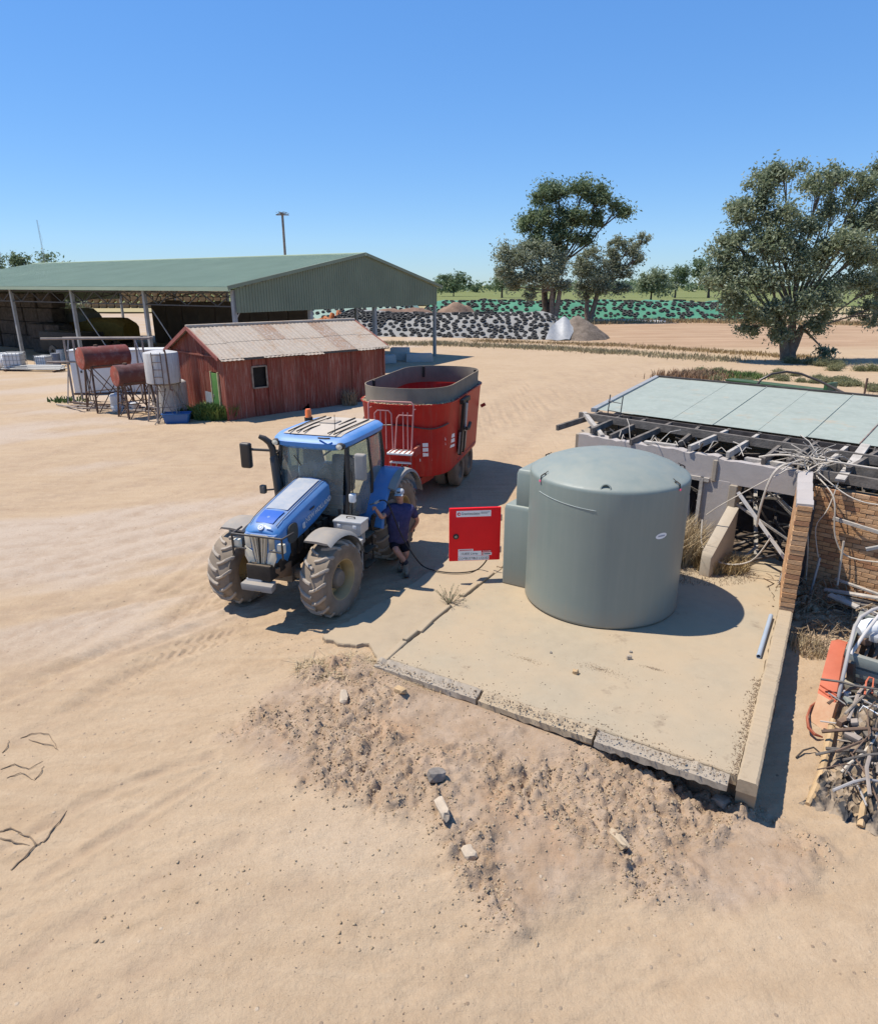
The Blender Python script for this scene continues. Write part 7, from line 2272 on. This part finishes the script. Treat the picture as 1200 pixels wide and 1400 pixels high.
def on_edge(r_):
    a = r_.uniform(-.1, 4.9); p = ab(a, -.12 + abs(r_.gauss(0, .14)), SLAB_Z + .0)
    if r_.random() < .35: p = ab(KERB_A0 - .01 - abs(r_.gauss(0, .06)), r_.uniform(0, 2.4), SLAB_Z)
    p.z = SLAB_Z + (.004 if (p - S0).dot(SW) > .12 else .0)
    return p
rubble('edge_crumbs', 2600, on_edge, .003, .018, M_CLODD, 'earth crumbs lying along the front and right edges of the slab', 7, cat='crumbs')
def yard_pebbles(r_):
    px, py = r_.uniform(-10, 700), 570 + 820 * r_.random() ** 1.3
    p = at(px, py)
    if (p - TPOS).length < 0 or p.y < 2.4: return None
    d = (p - S0); a, b = d.dot(SU), d.dot(SW)
    if a > -1.3 and b > 0: return None
    p.z = surf_z(p.x, p.y)
    return p
rubble('pebbles', 3600, yard_pebbles, .002, .012, M_PEB, 'small dark pebbles strewn over the yard', 9, cat='pebbles')
def front_pebbles(r_):
    p = at(r_.uniform(300, 1200), r_.uniform(1080, 1395))
    p.z = surf_z(p.x, p.y); return p
rubble('pebbles', 420, front_pebbles, .0015, .005, M_PEB, 'tiny pebbles on the smooth sand nearest the camera', 10, cat='pebbles')
def slab_grit(r_):
    p = ab(r_.uniform(.1, 4.8), abs(r_.gauss(.6, 1.1)) + .15, SLAB_Z + .002)
    return p
rubble('grit', 380, slab_grit, .003, .013, M_PEB, 'fine grit lying on the slab', 12, cat='grit')
def rock(px, py, size, mat, label, seed, z=None, name='stone', cat='stone', group=None, rz=None):
    r_ = random.Random(seed)
    p = at(px, py, 0)
    for _ in range(4): p = at(px, py, surf_z(p.x, p.y) if z is None else z)
    bm = bmesh.new(); bmesh.ops.create_icosphere(bm, subdivisions=2, radius=1)
    for v in bm.verts:
        c = v.co
        k = 1 + .30 * (vn3(c, seed) - .5) * 2
        q = Vector((max(-.72, min(.72, c.x)), max(-.72, min(.72, c.y)), max(-.6, min(.6, c.z)))) * k * 1.3
        v.co = Vector((q.x * size[0], q.y * size[1], q.z * size[2]))
    me = bpy.data.meshes.new(name); bm.to_mesh(me); bm.free(); me.materials.append(mat)
    o = link(name, me); o.location = p + V(0, 0, size[2] * .55); o.rotation_euler = (r_.uniform(-.2, .2), r_.uniform(-.2, .2), r_.uniform(0, 3) if rz is None else rz)
    return tag(o, label, cat, group)
def vn3(c, s):
    return float(vnoise(np.array([c.x * 1.7 + s * 3.1 + c.z]), np.array([c.y * 1.7 - c.z * 1.3 + s]), s)[0])
M_PALESTONE = plain('pale_stone', (.43, .345, .25), .95, .15, 8, bump=.6)
M_TANSTONE = plain('tan_brickbat', (.45, .31, .17), .95, .2, 8, bump=.6)
M_GREYSTONE = plain('grey_stone', (.22, .19, .16), .95, .25, 8, bump=.6)
rock(787, 921, (.045, .035, .045), M_TANSTONE, 'small tan brick fragment on the slab by the dark stain', 1, SLAB_Z)
rock(859, 901, (.04, .03, .05), M_PALESTONE, 'pale upright stone chip on the slab in front of the tank', 2, SLAB_Z)
rock(862, 892, (.03, .02, .015), M_GREYSTONE, 'dark stone chip just behind the pale one on the slab', 3, SLAB_Z)
rock(753, 893, (.02, .018, .015), M_GREYSTONE, 'tiny dark stone on the slab left of the tank shadow', 4, SLAB_Z)
rock(547, 946, (.10, .06, .05), M_TANSTONE, 'tan brickbat in the straw under the edge beam', 5)
rock(506, 970, (.09, .08, .09), M_PALESTONE, 'pale blocky stone at the top of the dug bank', 6)
rock(604, 1108, (.05, .16, .06), M_PALESTONE, 'long pale stone lying on the dug bank', 7, rz=.35)
rock(598, 1062, (.11, .08, .07), M_GREYSTONE, 'grey stone half buried with a hard shadow on the bank', 8)
rock(640, 1170, (.07, .09, .06), M_PALESTONE, 'rounded pale stone low on the dug bank', 9)
rock(470, 955, (.14, .06, .05), M_PALESTONE, 'flat pale lump beside the straw', 10)
rock(845, 1150, (.05, .14, .05), M_CLOD, 'long crusted clod on the bank below the middle of the slab', 11, rz=.5, name='clod', cat='clod')
rock(985, 1098, (.10, .08, .06), M_OLDCON, 'broken concrete lump at the front right corner of the slab', 12, name='concrete_lump', cat='concrete lump')
rock(540, 918, (.07, .05, .04), M_PALESTONE, 'pale stone at the left end of the edge beam', 13)
# conduit lying along the kerb
pa_, pb_ = ab(KERB_A0 - .12, 3.0, SLAB_Z + .035), ab(KERB_A0 - .10, 4.55, SLAB_Z + .05)
tag(MB().lathe([(.036, 0), (.036, (pb_ - pa_).length), (.028, (pb_ - pa_).length), (.028, 0)], 14, Matrix.Translation(pa_) @ (pb_ - pa_).to_track_quat('Z', 'Y').to_matrix().to_4x4(), True).build('conduit', paint('grey_blue_conduit', (.30, .36, .42), .45, .1, .2)), 'grey blue plastic conduit lying on the slab against the kerb', 'pipe')
# stain of old oil / leaf dust on the slab as flat thin drift of dirt
def drift(cx, cy, rx, ry, n, label, seed, mat=M_CLODD):
    c = at(cx, cy, SLAB_Z)
    def fn(r_):
        a, r2 = r_.uniform(0, 6.28), abs(r_.gauss(0, .5))
        p = c + SU * (rx * r2 * math.cos(a)) + SW * (ry * r2 * math.sin(a)); p.z = SLAB_Z + .001; return p
    rubble('dirt_drift', n, fn, .003, .011, mat, label, seed, cat='dirt')
drift(820, 915, .55, .16, 520, 'dark dirt drift on the slab around the brick fragment', 41)
drift(892, 914, .25, .05, 260, 'small dark dirt streak on the slab right of the pale chip', 42)
drift(720, 902, .4, .1, 260, 'faint dirt drift left on the slab', 43, M_CLOD)
# dead branches lying in the sand on the left
M_BRANCH = plain('charred_branch', (.20, .145, .095), .95, .3, 8, bump=.6)
def branch(label, strokes, seed, r=.007):
    r_ = random.Random(seed)
    p0 = gat(*strokes[0][0])
    t = thing('dead_branch', label, 'branch', p0, 0, 'dead branches in the sand')
    for i, s in enumerate(strokes):
        pts = [gat(*q) for q in s]
        sm = []
        for a, b in zip(pts[:-1], pts[1:]):
            for k in range(4): sm.append(a.lerp(b, k / 4))
        sm.append(pts[-1])
        m = len(sm)
        sm = [Vector((p.x + r_.uniform(-.008, .008), p.y + r_.uniform(-.008, .008), surf_z(p.x, p.y) + .002 + .014 * math.sin(3.14 * k / max(1, m - 1)))) - p0 for k, p in enumerate(sm)]
        MB().tube(sm, [r * (1 - .7 * k / m) for k in range(m)], 6).build('twig', M_BRANCH, t)
branch('thin dark branch curled on the sand at the left edge, upper one', [[(28, 1008), (45, 1002), (66, 1004), (78, 1022)], [(0, 1052), (20, 1046), (40, 1052), (58, 1040)], [(2, 1030), (10, 1022), (12, 1012)], [(10, 1064), (28, 1058), (48, 1066)], [(40, 1010), (58, 1018), (72, 1020), (80, 1026)], [(48, 1066), (56, 1056), (60, 1046)]], 3)
branch('charred branch lying below the curled one at the left edge', [[(16, 1188), (34, 1170), (50, 1156), (62, 1150)], [(0, 1146), (18, 1150), (40, 1156)], [(50, 1156), (40, 1142), (24, 1138)], [(0, 1136), (16, 1132), (30, 1140)], [(60, 1152), (78, 1128), (92, 1106)]], 4, .011)

# ------------------------------------------------------------------ junk on the right: scrapped milking plant
M_ORANGEBOX = paint('faded_orange_steel', (.52, .12, .06), .6, .12, .2)
M_PLANT = paint('grey_green_steel', (.20, .225, .205), .6, .15, .3)
M_PLANT_D = paint('dark_grey_steel', (.05, .05, .048), .6, .2, .3)
M_PIPE = paint('grey_pipe', (.36, .34, .32), .5, .1, .25)
def gp(px, py, h=0.0):
    """point h metres above the dirt on the sight line of a pixel"""
    p = at(px, py, -.4)
    for _ in range(4): p = at(px, py, gz(p.x, p.y) + h)
    return p
ob = thing('orange_chute', 'faded orange sheet steel chute leaning against the scrap frame', 'chute', gp(1125, 985))
def lp(px, py, h): return gp(px, py, h) - ob.location
q0 = [lp(1117, 948, .20), lp(1141, 962, .20), lp(1149, 950, .22), lp(1127, 936, .22)]
MB().loft([[lp(1106, 985, .0), lp(1131, 1003, .0), lp(1138, 990, .02), lp(1117, 972, .02)], [p + V(0, -.02, 0) for p in q0]]).build('sandy_fender', paint('sandy_orange', (.42, .19, .10), .8, .2, 1.0, dust_col=(.45, .32, .2)), ob, 20, .006)
q1 = [lp(1131, 893, .52), lp(1152, 898, .52), lp(1158, 892, .50), lp(1138, 888, .50)]
q2 = [lp(1136, 876, .66), lp(1157, 880, .66), lp(1166, 880, .58), lp(1146, 874, .58)]
MB().loft([q0, q1, q2]).build('chute_body', M_ORANGEBOX, ob, 20, .006)
for k in range(2): MB().beam(q0[0].lerp(q1[0], .12 + .1 * k) + V(0, -.02, .0), q0[1].lerp(q1[1], .06 + .12 * k) + V(0, -.02, 0), .015, .02).build('rib', M_ORANGEBOX, ob)
hoop = [gp(1118, 958, .02), gp(1108, 966, .05), gp(1103, 980, .10), gp(1105, 995, .12), gp(1113, 1004, .08), gp(1124, 1008, .03)]
tag(MB().tube(hoop, [.010, .016, .018, .022, .024, .012], 6).build('bent_hoop', paint('orange_rust', (.33, .075, .04), .7, .3, .3)), 'bent orange iron hoop sticking out of the sand below the chute', 'hoop')
sc = thing('scrap_trailer', 'grey green scrapped machine frame with bent pipes at the right edge', 'scrap machine', gp(1170, 940))
so = sc.location
def sp(px, py, h): return gp(px, py, h) - so
MB().beam(sp(1156, 898, .62), sp(1216, 916, .62), .10, .16).build('side_channel', M_PLANT, sc, 30, .01)
MB().beam(sp(1160, 915, .42), sp(1216, 933, .42), .08, .14).build('side_channel', M_PLANT, sc, 30, .01)
MB().beam(sp(1152, 935, .22), sp(1216, 956, .22), .10, .12).build('side_channel', paint('cream_steel', (.34, .32, .25), .6, .15, .3), sc, 30, .01)
MB().beam(sp(1163, 905, .66), sp(1163, 950, .0), .10, .06).build('upright', M_PLANT_D, sc)
MB().beam(sp(1158, 893, .66), sp(1178, 840, .66), .07, .12).build('end_channel', M_PLANT, sc, 30, .01)
MB().beam(sp(1178, 842, .66), sp(1220, 858, .66), .07, .12).build('far_channel', M_PLANT, sc, 30, .01)
MB().beam(sp(1160, 905, .30), sp(1215, 925, .30), .5, .05).build('tray_floor', M_PLANT_D, sc)
for k in range(4): MB().beam(sp(1170 + 12 * k, 897 + 3 * k, .55), sp(1180 + 12 * k, 868 + 3 * k, .55), .04, .05).build('cross_bar', M_STAND, sc)
MB().box(sp(1190, 880, .50), (.34, .36, .34), Matrix.Rotation(.4, 3, 'Z')).build('engine', M_PLANT_D, sc, 30, .03)
eng_ = MB().lathe([(0, -.16), (.13, -.15), (.15, -.06), (.15, .08), (.12, .15), (0, .16)], 16, Matrix.Translation(sp(1186, 860, .78)) @ Matrix.Rotation(1.2, 4, 'Y')).build('engine_cover', M_WHITEP, sc, 30)
MB().box(sp(1196, 872, .80), (.16, .12, .10), Matrix.Rotation(.7, 3, 'Z')).build('air_filter', M_SILVER, eng_, 30, .02)
MB().box(sp(1182, 876, .66), (.12, .16, .10), Matrix.Rotation(.2, 3, 'Z')).build('carburettor', M_STAND, eng_, 30, .02)
MB().tube([sp(1142, 972, .02), sp(1150, 935, .45), sp(1160, 890, .85), sp(1168, 858, 1.02), sp(1176, 844, 1.08), sp(1192, 834, 1.1), sp(1225, 824, 1.1)], .026, 10).build('bent_pipe', M_PIPE, sc)
MB().tube([sp(1163, 895, .70), sp(1182, 866, .95), sp(1200, 843, 1.05), sp(1225, 815, 1.1)], .024, 10).build('straight_pipe', paint('pale_pipe', (.50, .48, .45), .5, .1, .2), sc)
MB().tube([sp(1182, 950, .40), sp(1184, 932, .46), sp(1188, 926, .5), sp(1194, 928, .5), sp(1192, 948, .40)], .013, 7).build('orange_handle', M_ORANGEBOX, sc)
for k, (a, b_, c) in enumerate([((1150, 955, .2), (1170, 952, .35), (1215, 975, .3)), ((1155, 960, .15), (1176, 968, .25), (1215, 962, .35)), ((1165, 985, .1), (1180, 965, .35), (1215, 985, .3)), ((1160, 948, .3), (1178, 962, .3), (1190, 1000, .12))]):
    MB().tube([sp(*a), sp(*b_), sp(*c)], .010, 6).build('hose', [M_PIPE, M_CABLE, M_WHITEP, M_CABBLACK][k], sc)
MB().lathe([(0, -.05), (.05, -.05), (.06, 0), (.05, .05), (0, .05)], 14, Matrix.Translation(sp(1157, 950, .25))).build('valve', M_SILVER, sc)
# tangle of thin rods, conduits and hoses piled over the frame
tg = random.Random(12)
M_JUNK = [M_PIPE, M_STAND, M_STAND, M_DARKSTEEL, M_STANDPALE, M_OLDWOOD, M_WOOD]
for k in range(34):
    px, py = tg.uniform(1148, 1215), tg.uniform(935, 1085)
    a = tg.uniform(0, 6.28); L = tg.uniform(18, 60)
    h0, h1 = tg.uniform(.05, .45), tg.uniform(.05, .45)
    p0_, p1_ = sp(px - L * math.cos(a), py - L * .7 * math.sin(a), h0), sp(px + L * math.cos(a), py + L * .7 * math.sin(a), h1)
    mid = p0_.lerp(p1_, .5) + V(tg.uniform(-.1, .1), tg.uniform(-.08, .08), tg.uniform(-.02, .14))
    MB().tube([p0_, p0_.lerp(mid, .6) + V(0, 0, .02), mid, mid.lerp(p1_, .5), p1_], tg.choice([.008, .012, .018, .024]), 6).build('bent_rod', tg.choice(M_JUNK), sc)
for k in range(9):
    px, py = tg.uniform(1152, 1210), tg.uniform(950, 1060)
    MB().box(sp(px, py, tg.uniform(.12, .34)), (tg.uniform(.08, .3), tg.uniform(.03, .12), tg.uniform(.02, .1)), Matrix.Rotation(tg.uniform(0, 3), 3, 'Z') @ Matrix.Rotation(tg.uniform(-.6, .6), 3, 'X')).build('scrap_plate', tg.choice(M_JUNK + [M_RUST, M_PLANT]), sc, 30, .005)
# crumpled dark plastic and torn bags spilling below the frame
t_pl = NT('crumpled_plastic')
nn = t_pl.noise(5, 6, .65)
t_pl.color(t_pl.mix(t_pl.ramp(t_pl.noise(3.2, 5, .6), [(.40, 0), (.50, 1)]), (.022, .021, .022), t_pl.mix(nn, (.15, .115, .08), (.42, .31, .20))))
t_pl.rough(.75)
t_pl.bump(t_pl.noise(9, 5, .6), .5, .03)
def crumple(name, label, quad, h, seed, n=46, cat='plastic', mat=t_pl.m):
    base = [gp(*q, 0) for q in quad]
    c = sum(base, Vector()) / 4
    t = thing(name, label, cat, c)
    N = n
    u, v = np.meshgrid(np.linspace(0, 1, N), np.linspace(0, 1, N))
    q = [np.array(b - c) for b in base]
    P = (q[0][None, None] * (1 - u)[..., None] + q[1][None, None] * u[..., None]) * (1 - v)[..., None] + (q[3][None, None] * (1 - u)[..., None] + q[2][None, None] * u[..., None]) * v[..., None]
    rg1 = 1 - np.abs(2 * fbm(u * 5, v * 5, 3, seed) - 1)
    rg2 = 1 - np.abs(2 * fbm(u * 12 + 3, v * 9, 3, seed + 3) - 1)
    edge = np.minimum(np.minimum(u, 1 - u), np.minimum(v, 1 - v)) * 5
    P[..., 2] += (rg1 ** 2 * h + rg2 ** 2 * h * .45) * np.clip(edge, .12, 1) - .03
    P[..., 0] += (fbm(u * 6, v * 6, 3, seed + 7) - .5) * .18
    P[..., 1] += (fbm(u * 6, v * 6, 3, seed + 8) - .5) * .18
    ii = (np.arange(N - 1)[:, None] * N + np.arange(N - 1)[None]).ravel()
    me = np_mesh('sheet', P.reshape(-1, 3), np.stack([ii, ii + 1, ii + N + 1, ii + N], -1), mat, True)
    me.set_sharp_from_angle(angle=R(40))
    link('sheet', me, t)
    return t
crumple('torn_plastic', 'black crumpled plastic sheet full of sand at the lower right corner of the junk', [(1098, 1098), (1172, 1128), (1176, 1062), (1120, 1046)], .14, 5)
crumple('torn_plastic', 'dark torn plastic heap under the grey green frame', [(1140, 1052), (1210, 1075), (1212, 975), (1150, 968)], .24, 9)
crumple('torn_plastic', 'crumpled plastic and hose skin at the very right edge of the sand', [(1170, 1135), (1240, 1150), (1240, 1060), (1180, 1062)], .22, 14)
tl = [gp(1138, 985, .12), gp(1134, 1008, .10), gp(1128, 1035, .06), gp(1122, 1060, .04), gp(1112, 1085, .02), gp(1104, 1100, .0)]
tag(MB().tube(tl, [.04, .055, .05, .045, .05, .03], 8).build('sandy_strap', M_TANSTONE), 'tan sand covered rubber strip trailing from the chute to the torn plastic', 'strip')
tl = [gp(1200, 1000, .3), gp(1192, 1015, .25), gp(1180, 1030, .2), gp(1160, 1045, .2), gp(1150, 1056, .15)]
tag(MB().tube(tl, .018, 7).build('pale_hose', M_CABLE), 'pale hose bent over the dark plastic heap', 'hose')
tl = [gp(1186, 1075, .22), gp(1180, 1100, .15), gp(1176, 1130, .02)]
tag(MB().tube(tl, [.02, .035, .04], 7).build('sandy_post', M_TANSTONE), 'short sandy timber standing between the two torn plastic sheets', 'timber')
tl = [gp(1088, 1036, .02), gp(1098, 1026, .05), gp(1112, 1022, .08), gp(1126, 1034, .05), gp(1124, 1060, .02)]
tag(MB().tube(tl, .012, 6).build('black_hose', M_CABBLACK), 'thin black hose looping over the sand left of the torn plastic', 'hose')
rock(1148, 1066, (.09, .06, .05), M_WHITE_LABEL, 'white lump of plastic on top of the torn black sheet', 31, name='white_lump', cat='plastic lump')
# twigs by the slab shadow
mb = MB()
rt_ = random.Random(5)
for k in range(40):
    p = gp(rt_.uniform(1090, 1150), rt_.uniform(862, 905), .02)
    d = V(rt_.uniform(-.35, .35), rt_.uniform(-.25, .25), rt_.uniform(.0, .3))
    mb.tube([p, p + d * .5 + V(0, 0, .05), p + d], [.008, .006, .003], 4)
tag(mb.build('dead_twigs', M_TWIG), 'spray of bleached twigs over the concrete footing behind the chute', 'twigs', kind='stuff')

# ------------------------------------------------------------------ fuel hose from under the cabinet door to the nozzle
HD = 12.75
def pp_(px, py, D): return at_d(px, py, D)
hose_pts = [at_d(668, 745, 12.45), at_d(667, 762, 12.5), at(655, 777, .115), at(640, 782, .115), at(615, 783, .115), at(590, 779, .115), at(577, 773, .10), pp_(566, 760, 12.45), pp_(556, 745, 12.42), pp_(546, 726, 12.45), pp_(538, 706, 12.42), pp_(531, 690, 12.34), pp_(525, 684, 12.36), pp_(518, 685, 12.38)]
sm = []
for i in range(len(hose_pts) - 1):
    a = hose_pts[max(i - 1, 0)]; b_ = hose_pts[i]; c = hose_pts[i + 1]; d = hose_pts[min(i + 2, len(hose_pts) - 1)]
    for k in range(6):
        t = k / 6
        sm.append(.5 * ((2 * b_) + (c - a) * t + (2 * a - 5 * b_ + 4 * c - d) * t * t + (3 * b_ - a - 3 * c + d) * t ** 3))
sm.append(hose_pts[-1])
fh = thing('fuel_hose', 'black fuel hose running from the red cabinet along the ground to the tractor', 'hose', hose_pts[3])
MB().tube([p - fh.location for p in sm], .014, 8).build('hose', M_BLACKP, fh)
nz = [hose_pts[-1] - fh.location, pp_(512, 688, 12.42) - fh.location, pp_(506, 690, 12.55) - fh.location]
MB().tube([nz[0], nz[0].lerp(nz[1], .9)], .028, 8).build('nozzle_body', M_SILVER, fh)
MB().tube(nz[1:], .013, 8).build('nozzle_spout', M_STEEL, fh)

# ------------------------------------------------------------------ the man at the filler
def skin_obj(name, chains, mat, parent, sub=2, root=0):
    """chains of (point, radius_x, radius_y) sharing points by exact equality"""
    vs, rs, es, idx = [], [], [], {}
    for ch in chains:
        prev = None
        for p, rx, ry in ch:
            key = tuple(round(c, 4) for c in p)
            if key not in idx:
                idx[key] = len(vs); vs.append(p); rs.append((rx, ry))
            if prev is not None: es.append((prev, idx[key]))
            prev = idx[key]
    me = bpy.data.meshes.new(name)
    me.from_pydata([tuple(p) for p in vs], es, [])
    me.materials.append(mat)
    o = link(name, me, parent)
    sk = o.modifiers.new('skin', 'SKIN'); sk.use_smooth_shade = True
    lay = me.skin_vertices[0] if me.skin_vertices else None
    if lay is None:
        bm = bmesh.new(); bm.from_mesh(me); bm.verts.layers.skin.verify(); bm.to_mesh(me); bm.free(); lay = me.skin_vertices[0]
    for i, r in enumerate(rs):
        lay.data[i].radius = r
        lay.data[i].use_root = (i == root)
    sd = o.modifiers.new('smooth', 'SUBSURF'); sd.levels = sub; sd.render_levels = sub
    dg = bpy.context.evaluated_depsgraph_get()
    bpy.context.view_layer.update()
    m2 = bpy.data.meshes.new_from_object(o.evaluated_get(dg))
    o.modifiers.clear()
    o.data = m2
    m2.name = name
    return o
M_SKIN = plain('sunburnt_skin', (.46, .235, .155), .5, .1, 10, bump=.1)
M_SHIRT = plain('navy_shirt', (.055, .053, .115), .9, .25, 9, bump=.7, bdist=.02)
M_SHORTS = plain('dark_navy_shorts', (.013, .014, .022), .9, .2, 9, bump=.5, bdist=.02)
M_BOOT = plain('dusty_boot', (.26, .20, .14), .85, .2, 12, bump=.4)
M_SOCK = plain('dark_sock', (.05, .05, .055), .95, .2, bump=0)
M_CAP = plain('grey_cap', (.50, .49, .47), .85, .08, 14, bump=.2)
M_CAPD = plain('dark_cap_panel', (.10, .10, .105), .85, .1, bump=0)
M_HAIR = plain('short_hair', (.10, .075, .05), .9, .2, bump=0)
fb_ = at(556, 781, gz(-.6, 12.7) + .02)
man = thing('person', 'man in navy shirt, shorts and grey cap leaning on the tractor with a fuel nozzle', 'person', fb_)
def mp_(px, py, D): return at_d(px, py, D) - fb_
pelvis = mp_(543, 735, 12.92); belly = mp_(544.5, 721, 12.88); chest = mp_(546, 703, 12.98); necks = mp_(546.5, 692, 13.02); neck = mp_(546.5, 687, 13.03); headc = mp_(546, 679, 13.0); headt = mp_(546, 671, 13.0)
shL, shR = mp_(531, 696, 12.86), mp_(562, 695, 13.02)
elL, haL = mp_(522, 708, 12.52), mp_(513, 695, 12.40)
elR, haR = mp_(571, 712, 13.10), mp_(561, 727, 13.18)
hipL, hipR = mp_(538, 740, 12.92), mp_(551, 740, 12.96)
knL = mp_(541, 752, 12.66); anL = mp_(556, 771, 12.70)
knR = mp_(556, 757, 12.86); anR = mp_(548, 772, 12.98)
body = skin_obj('body', [
    [(pelvis, .17, .14), (belly, .185, .19), (chest, .18, .15), (necks, .085, .08), (neck, .062, .065), (headc, .085, .10), (headt, .082, .098)],
    [(chest, .18, .15), (shL, .07, .07), (elL, .05, .05), (haL.lerp(elL, .18), .032, .034), (haL, .038, .028)],
    [(chest, .18, .15), (shR, .07, .07), (elR, .05, .05), (haR, .035, .035)],
    [(pelvis, .17, .14), (hipL, .11, .11), (knL, .065, .065), (knL.lerp(anL, .35), .062, .064), (anL, .042, .045)],
    [(pelvis, .17, .14), (hipR, .11, .11), (knR, .065, .065), (knR.lerp(anR, .35), .062, .064), (anR, .042, .045)]], M_SKIN, man)
fing = V(-.10, -.04, .055).normalized()
side = V(.3, -.2, .9).normalized()
for k in range(4):
    b0 = haL + side * (.030 - .020 * k)
    L = (.075, .085, .08, .062)[k]
    skin_obj('finger', [[(b0 - fing * .02, .011, .011), (b0 + fing * L * .45, .010, .010), (b0 + fing * L * .75 + V(-.005, -.03, -.012), .0095, .0095), (b0 + fing * L * .70 + V(.012, -.05, -.02), .008, .008)]], M_SKIN, body, 1)
skin_obj('thumb', [[(haL + V(.01, -.01, .02), .013, .013), (haL + V(-.02, -.045, .045), .011, .011), (haL + V(-.055, -.05, .05), .009, .009)]], M_SKIN, body, 1)
# face
fd = V(-.10, -.97, -.02).normalized()
hr = V(1, -.12, 0).normalized(); hu = hr.cross(fd) * -1
if hu.z < 0: hu = -hu
hc = headc + V(0, 0, .025)
skin_obj('nose', [[(hc + fd * .085 + hu * .015, .010, .010), (hc + fd * .112 - hu * .018, .015, .013)]], M_SKIN, body, 1)
for s in (-1, 1):
    MB().lathe([(0, -.011), (.008, -.008), (.011, 0), (.008, .008), (0, .011)], 10, Matrix.Translation(hc + fd * .088 + hr * s * .034 + hu * .014)).build('eye', M_CABBLACK, body)
    MB().lathe([(0, -.012), (.02, -.008), (.028, 0), (.02, .008), (0, .012)], 10, Matrix.Translation(hc + hr * s * .086) @ Matrix.Rotation(R(90), 4, 'Y')).build('ear', M_SKIN, body)
MB().tube([hc + fd * .088 - hu * .055 - hr * .025, hc + fd * .095 - hu * .058, hc + fd * .088 - hu * .055 + hr * .025], .006, 5).build('mouth', plain('lips', (.30, .12, .09), .6, .05, bump=0), body)
MB().lathe([(.088, -.03), (.096, .0), (.09, .03)], 20, Matrix.Translation(hc - fd * .012 + hu * .02) @ hu.to_track_quat('Z', 'Y').to_matrix().to_4x4(), arc=6.283).build('hair', M_HAIR, body)
capm = Matrix.Translation(hc + hu * .062 + fd * -.006) @ frame(V(0, 0, 0), hr, -fd)
cap_ = MB().lathe([(.097, -.012), (.099, .02), (.093, .045), (.072, .070), (.035, .084), (0, .087)], 24, capm).build('cap', M_CAP, man)
cap_['label'] = 'pale grey cap with a dark front panel'
MB().grid(10, 5, lambda u, v: capm @ V((u - .5) * .17, -(.085 + v * .085) * (1 - .9 * (u - .5) ** 2 * (1 - .2 * v)), .0 - .018 * v - .06 * (u - .5) ** 2)).build('peak', M_CAP, cap_, 60)
MB().box(capm @ V(0, -.100, .035), (.07, .012, .032), capm.to_3x3()).build('cap_patch', M_CAPD, cap_, 30, .004)
# clothes: shells a little outside the body
sh_h = pelvis.lerp(belly, .0)
shirt = skin_obj('shirt', [
    [(pelvis + V(0, 0, -.13), .232, .20), (pelvis + V(0, 0, .02), .235, .21), (belly, .235, .235), (chest, .20, .17), (necks + V(0, 0, -.02), .105, .10)],
    [(chest, .20, .17), (shL, .105, .10), (shL.lerp(elL, .75), .088, .085)],
    [(chest, .20, .17), (shR, .105, .10), (shR.lerp(elR, .75), .088, .085)]], M_SHIRT, man)
MB().tube([belly + V(.02, -.232, .20), belly + V(.03, -.238, .12), belly + V(.015, -.24, .02)], .006, 5).build('placket', plain('shirt_print', (.20, .21, .27), .9, .1, bump=0), shirt)
for s in (-1, 1):
    MB().beam(necks + V(s * .02, -.10, .0), necks + V(s * .09, -.06, .03), .05, .012).build('collar', M_SHIRT, shirt)
skin_obj('shorts', [
    [(pelvis + V(0, 0, .03), .215, .18), (pelvis + V(0, 0, -.05), .205, .18)],
    [(pelvis + V(0, 0, -.05), .205, .18), (hipL, .13, .13), (hipL.lerp(knL, .92), .108, .105)],
    [(pelvis + V(0, 0, -.05), .205, .18), (hipR, .13, .13), (hipR.lerp(knR, .92), .108, .105)]], M_SHORTS, man)
for an, kn, rz, s in ((anL, knL, 0, -1), (anR, knR, .3, 1)):
    up_ = (kn - an).normalized()
    MB().tube([an + up_ * .01, an + up_ * .09], [.052, .060], 12).build('sock', M_SOCK, man)
    gzl = 0.0 if s < 0 else .0
    g0 = V(an.x, an.y, .0)
    fw_ = V(.02 - .1 * (s > 0), -1, 0).normalized()
    bt2 = skin_obj('boot', [[(an + up_ * .02, .062, .062), (V(an.x, an.y, .075), .058, .06), (V(an.x, an.y, .05) + fw_ * .10, .05, .052), (V(an.x, an.y, .042) + fw_ * .19, .046, .05)], [(V(an.x, an.y, .075), .058, .06), (V(an.x, an.y, .045) - fw_ * .05, .045, .045)]], M_BOOT, man, 2, 1)
    MB().box(g0 + fw_ * .08 + V(0, 0, .008), (.105, .30, .03)).build('sole', M_CABBLACK, bt2, 30, .012)
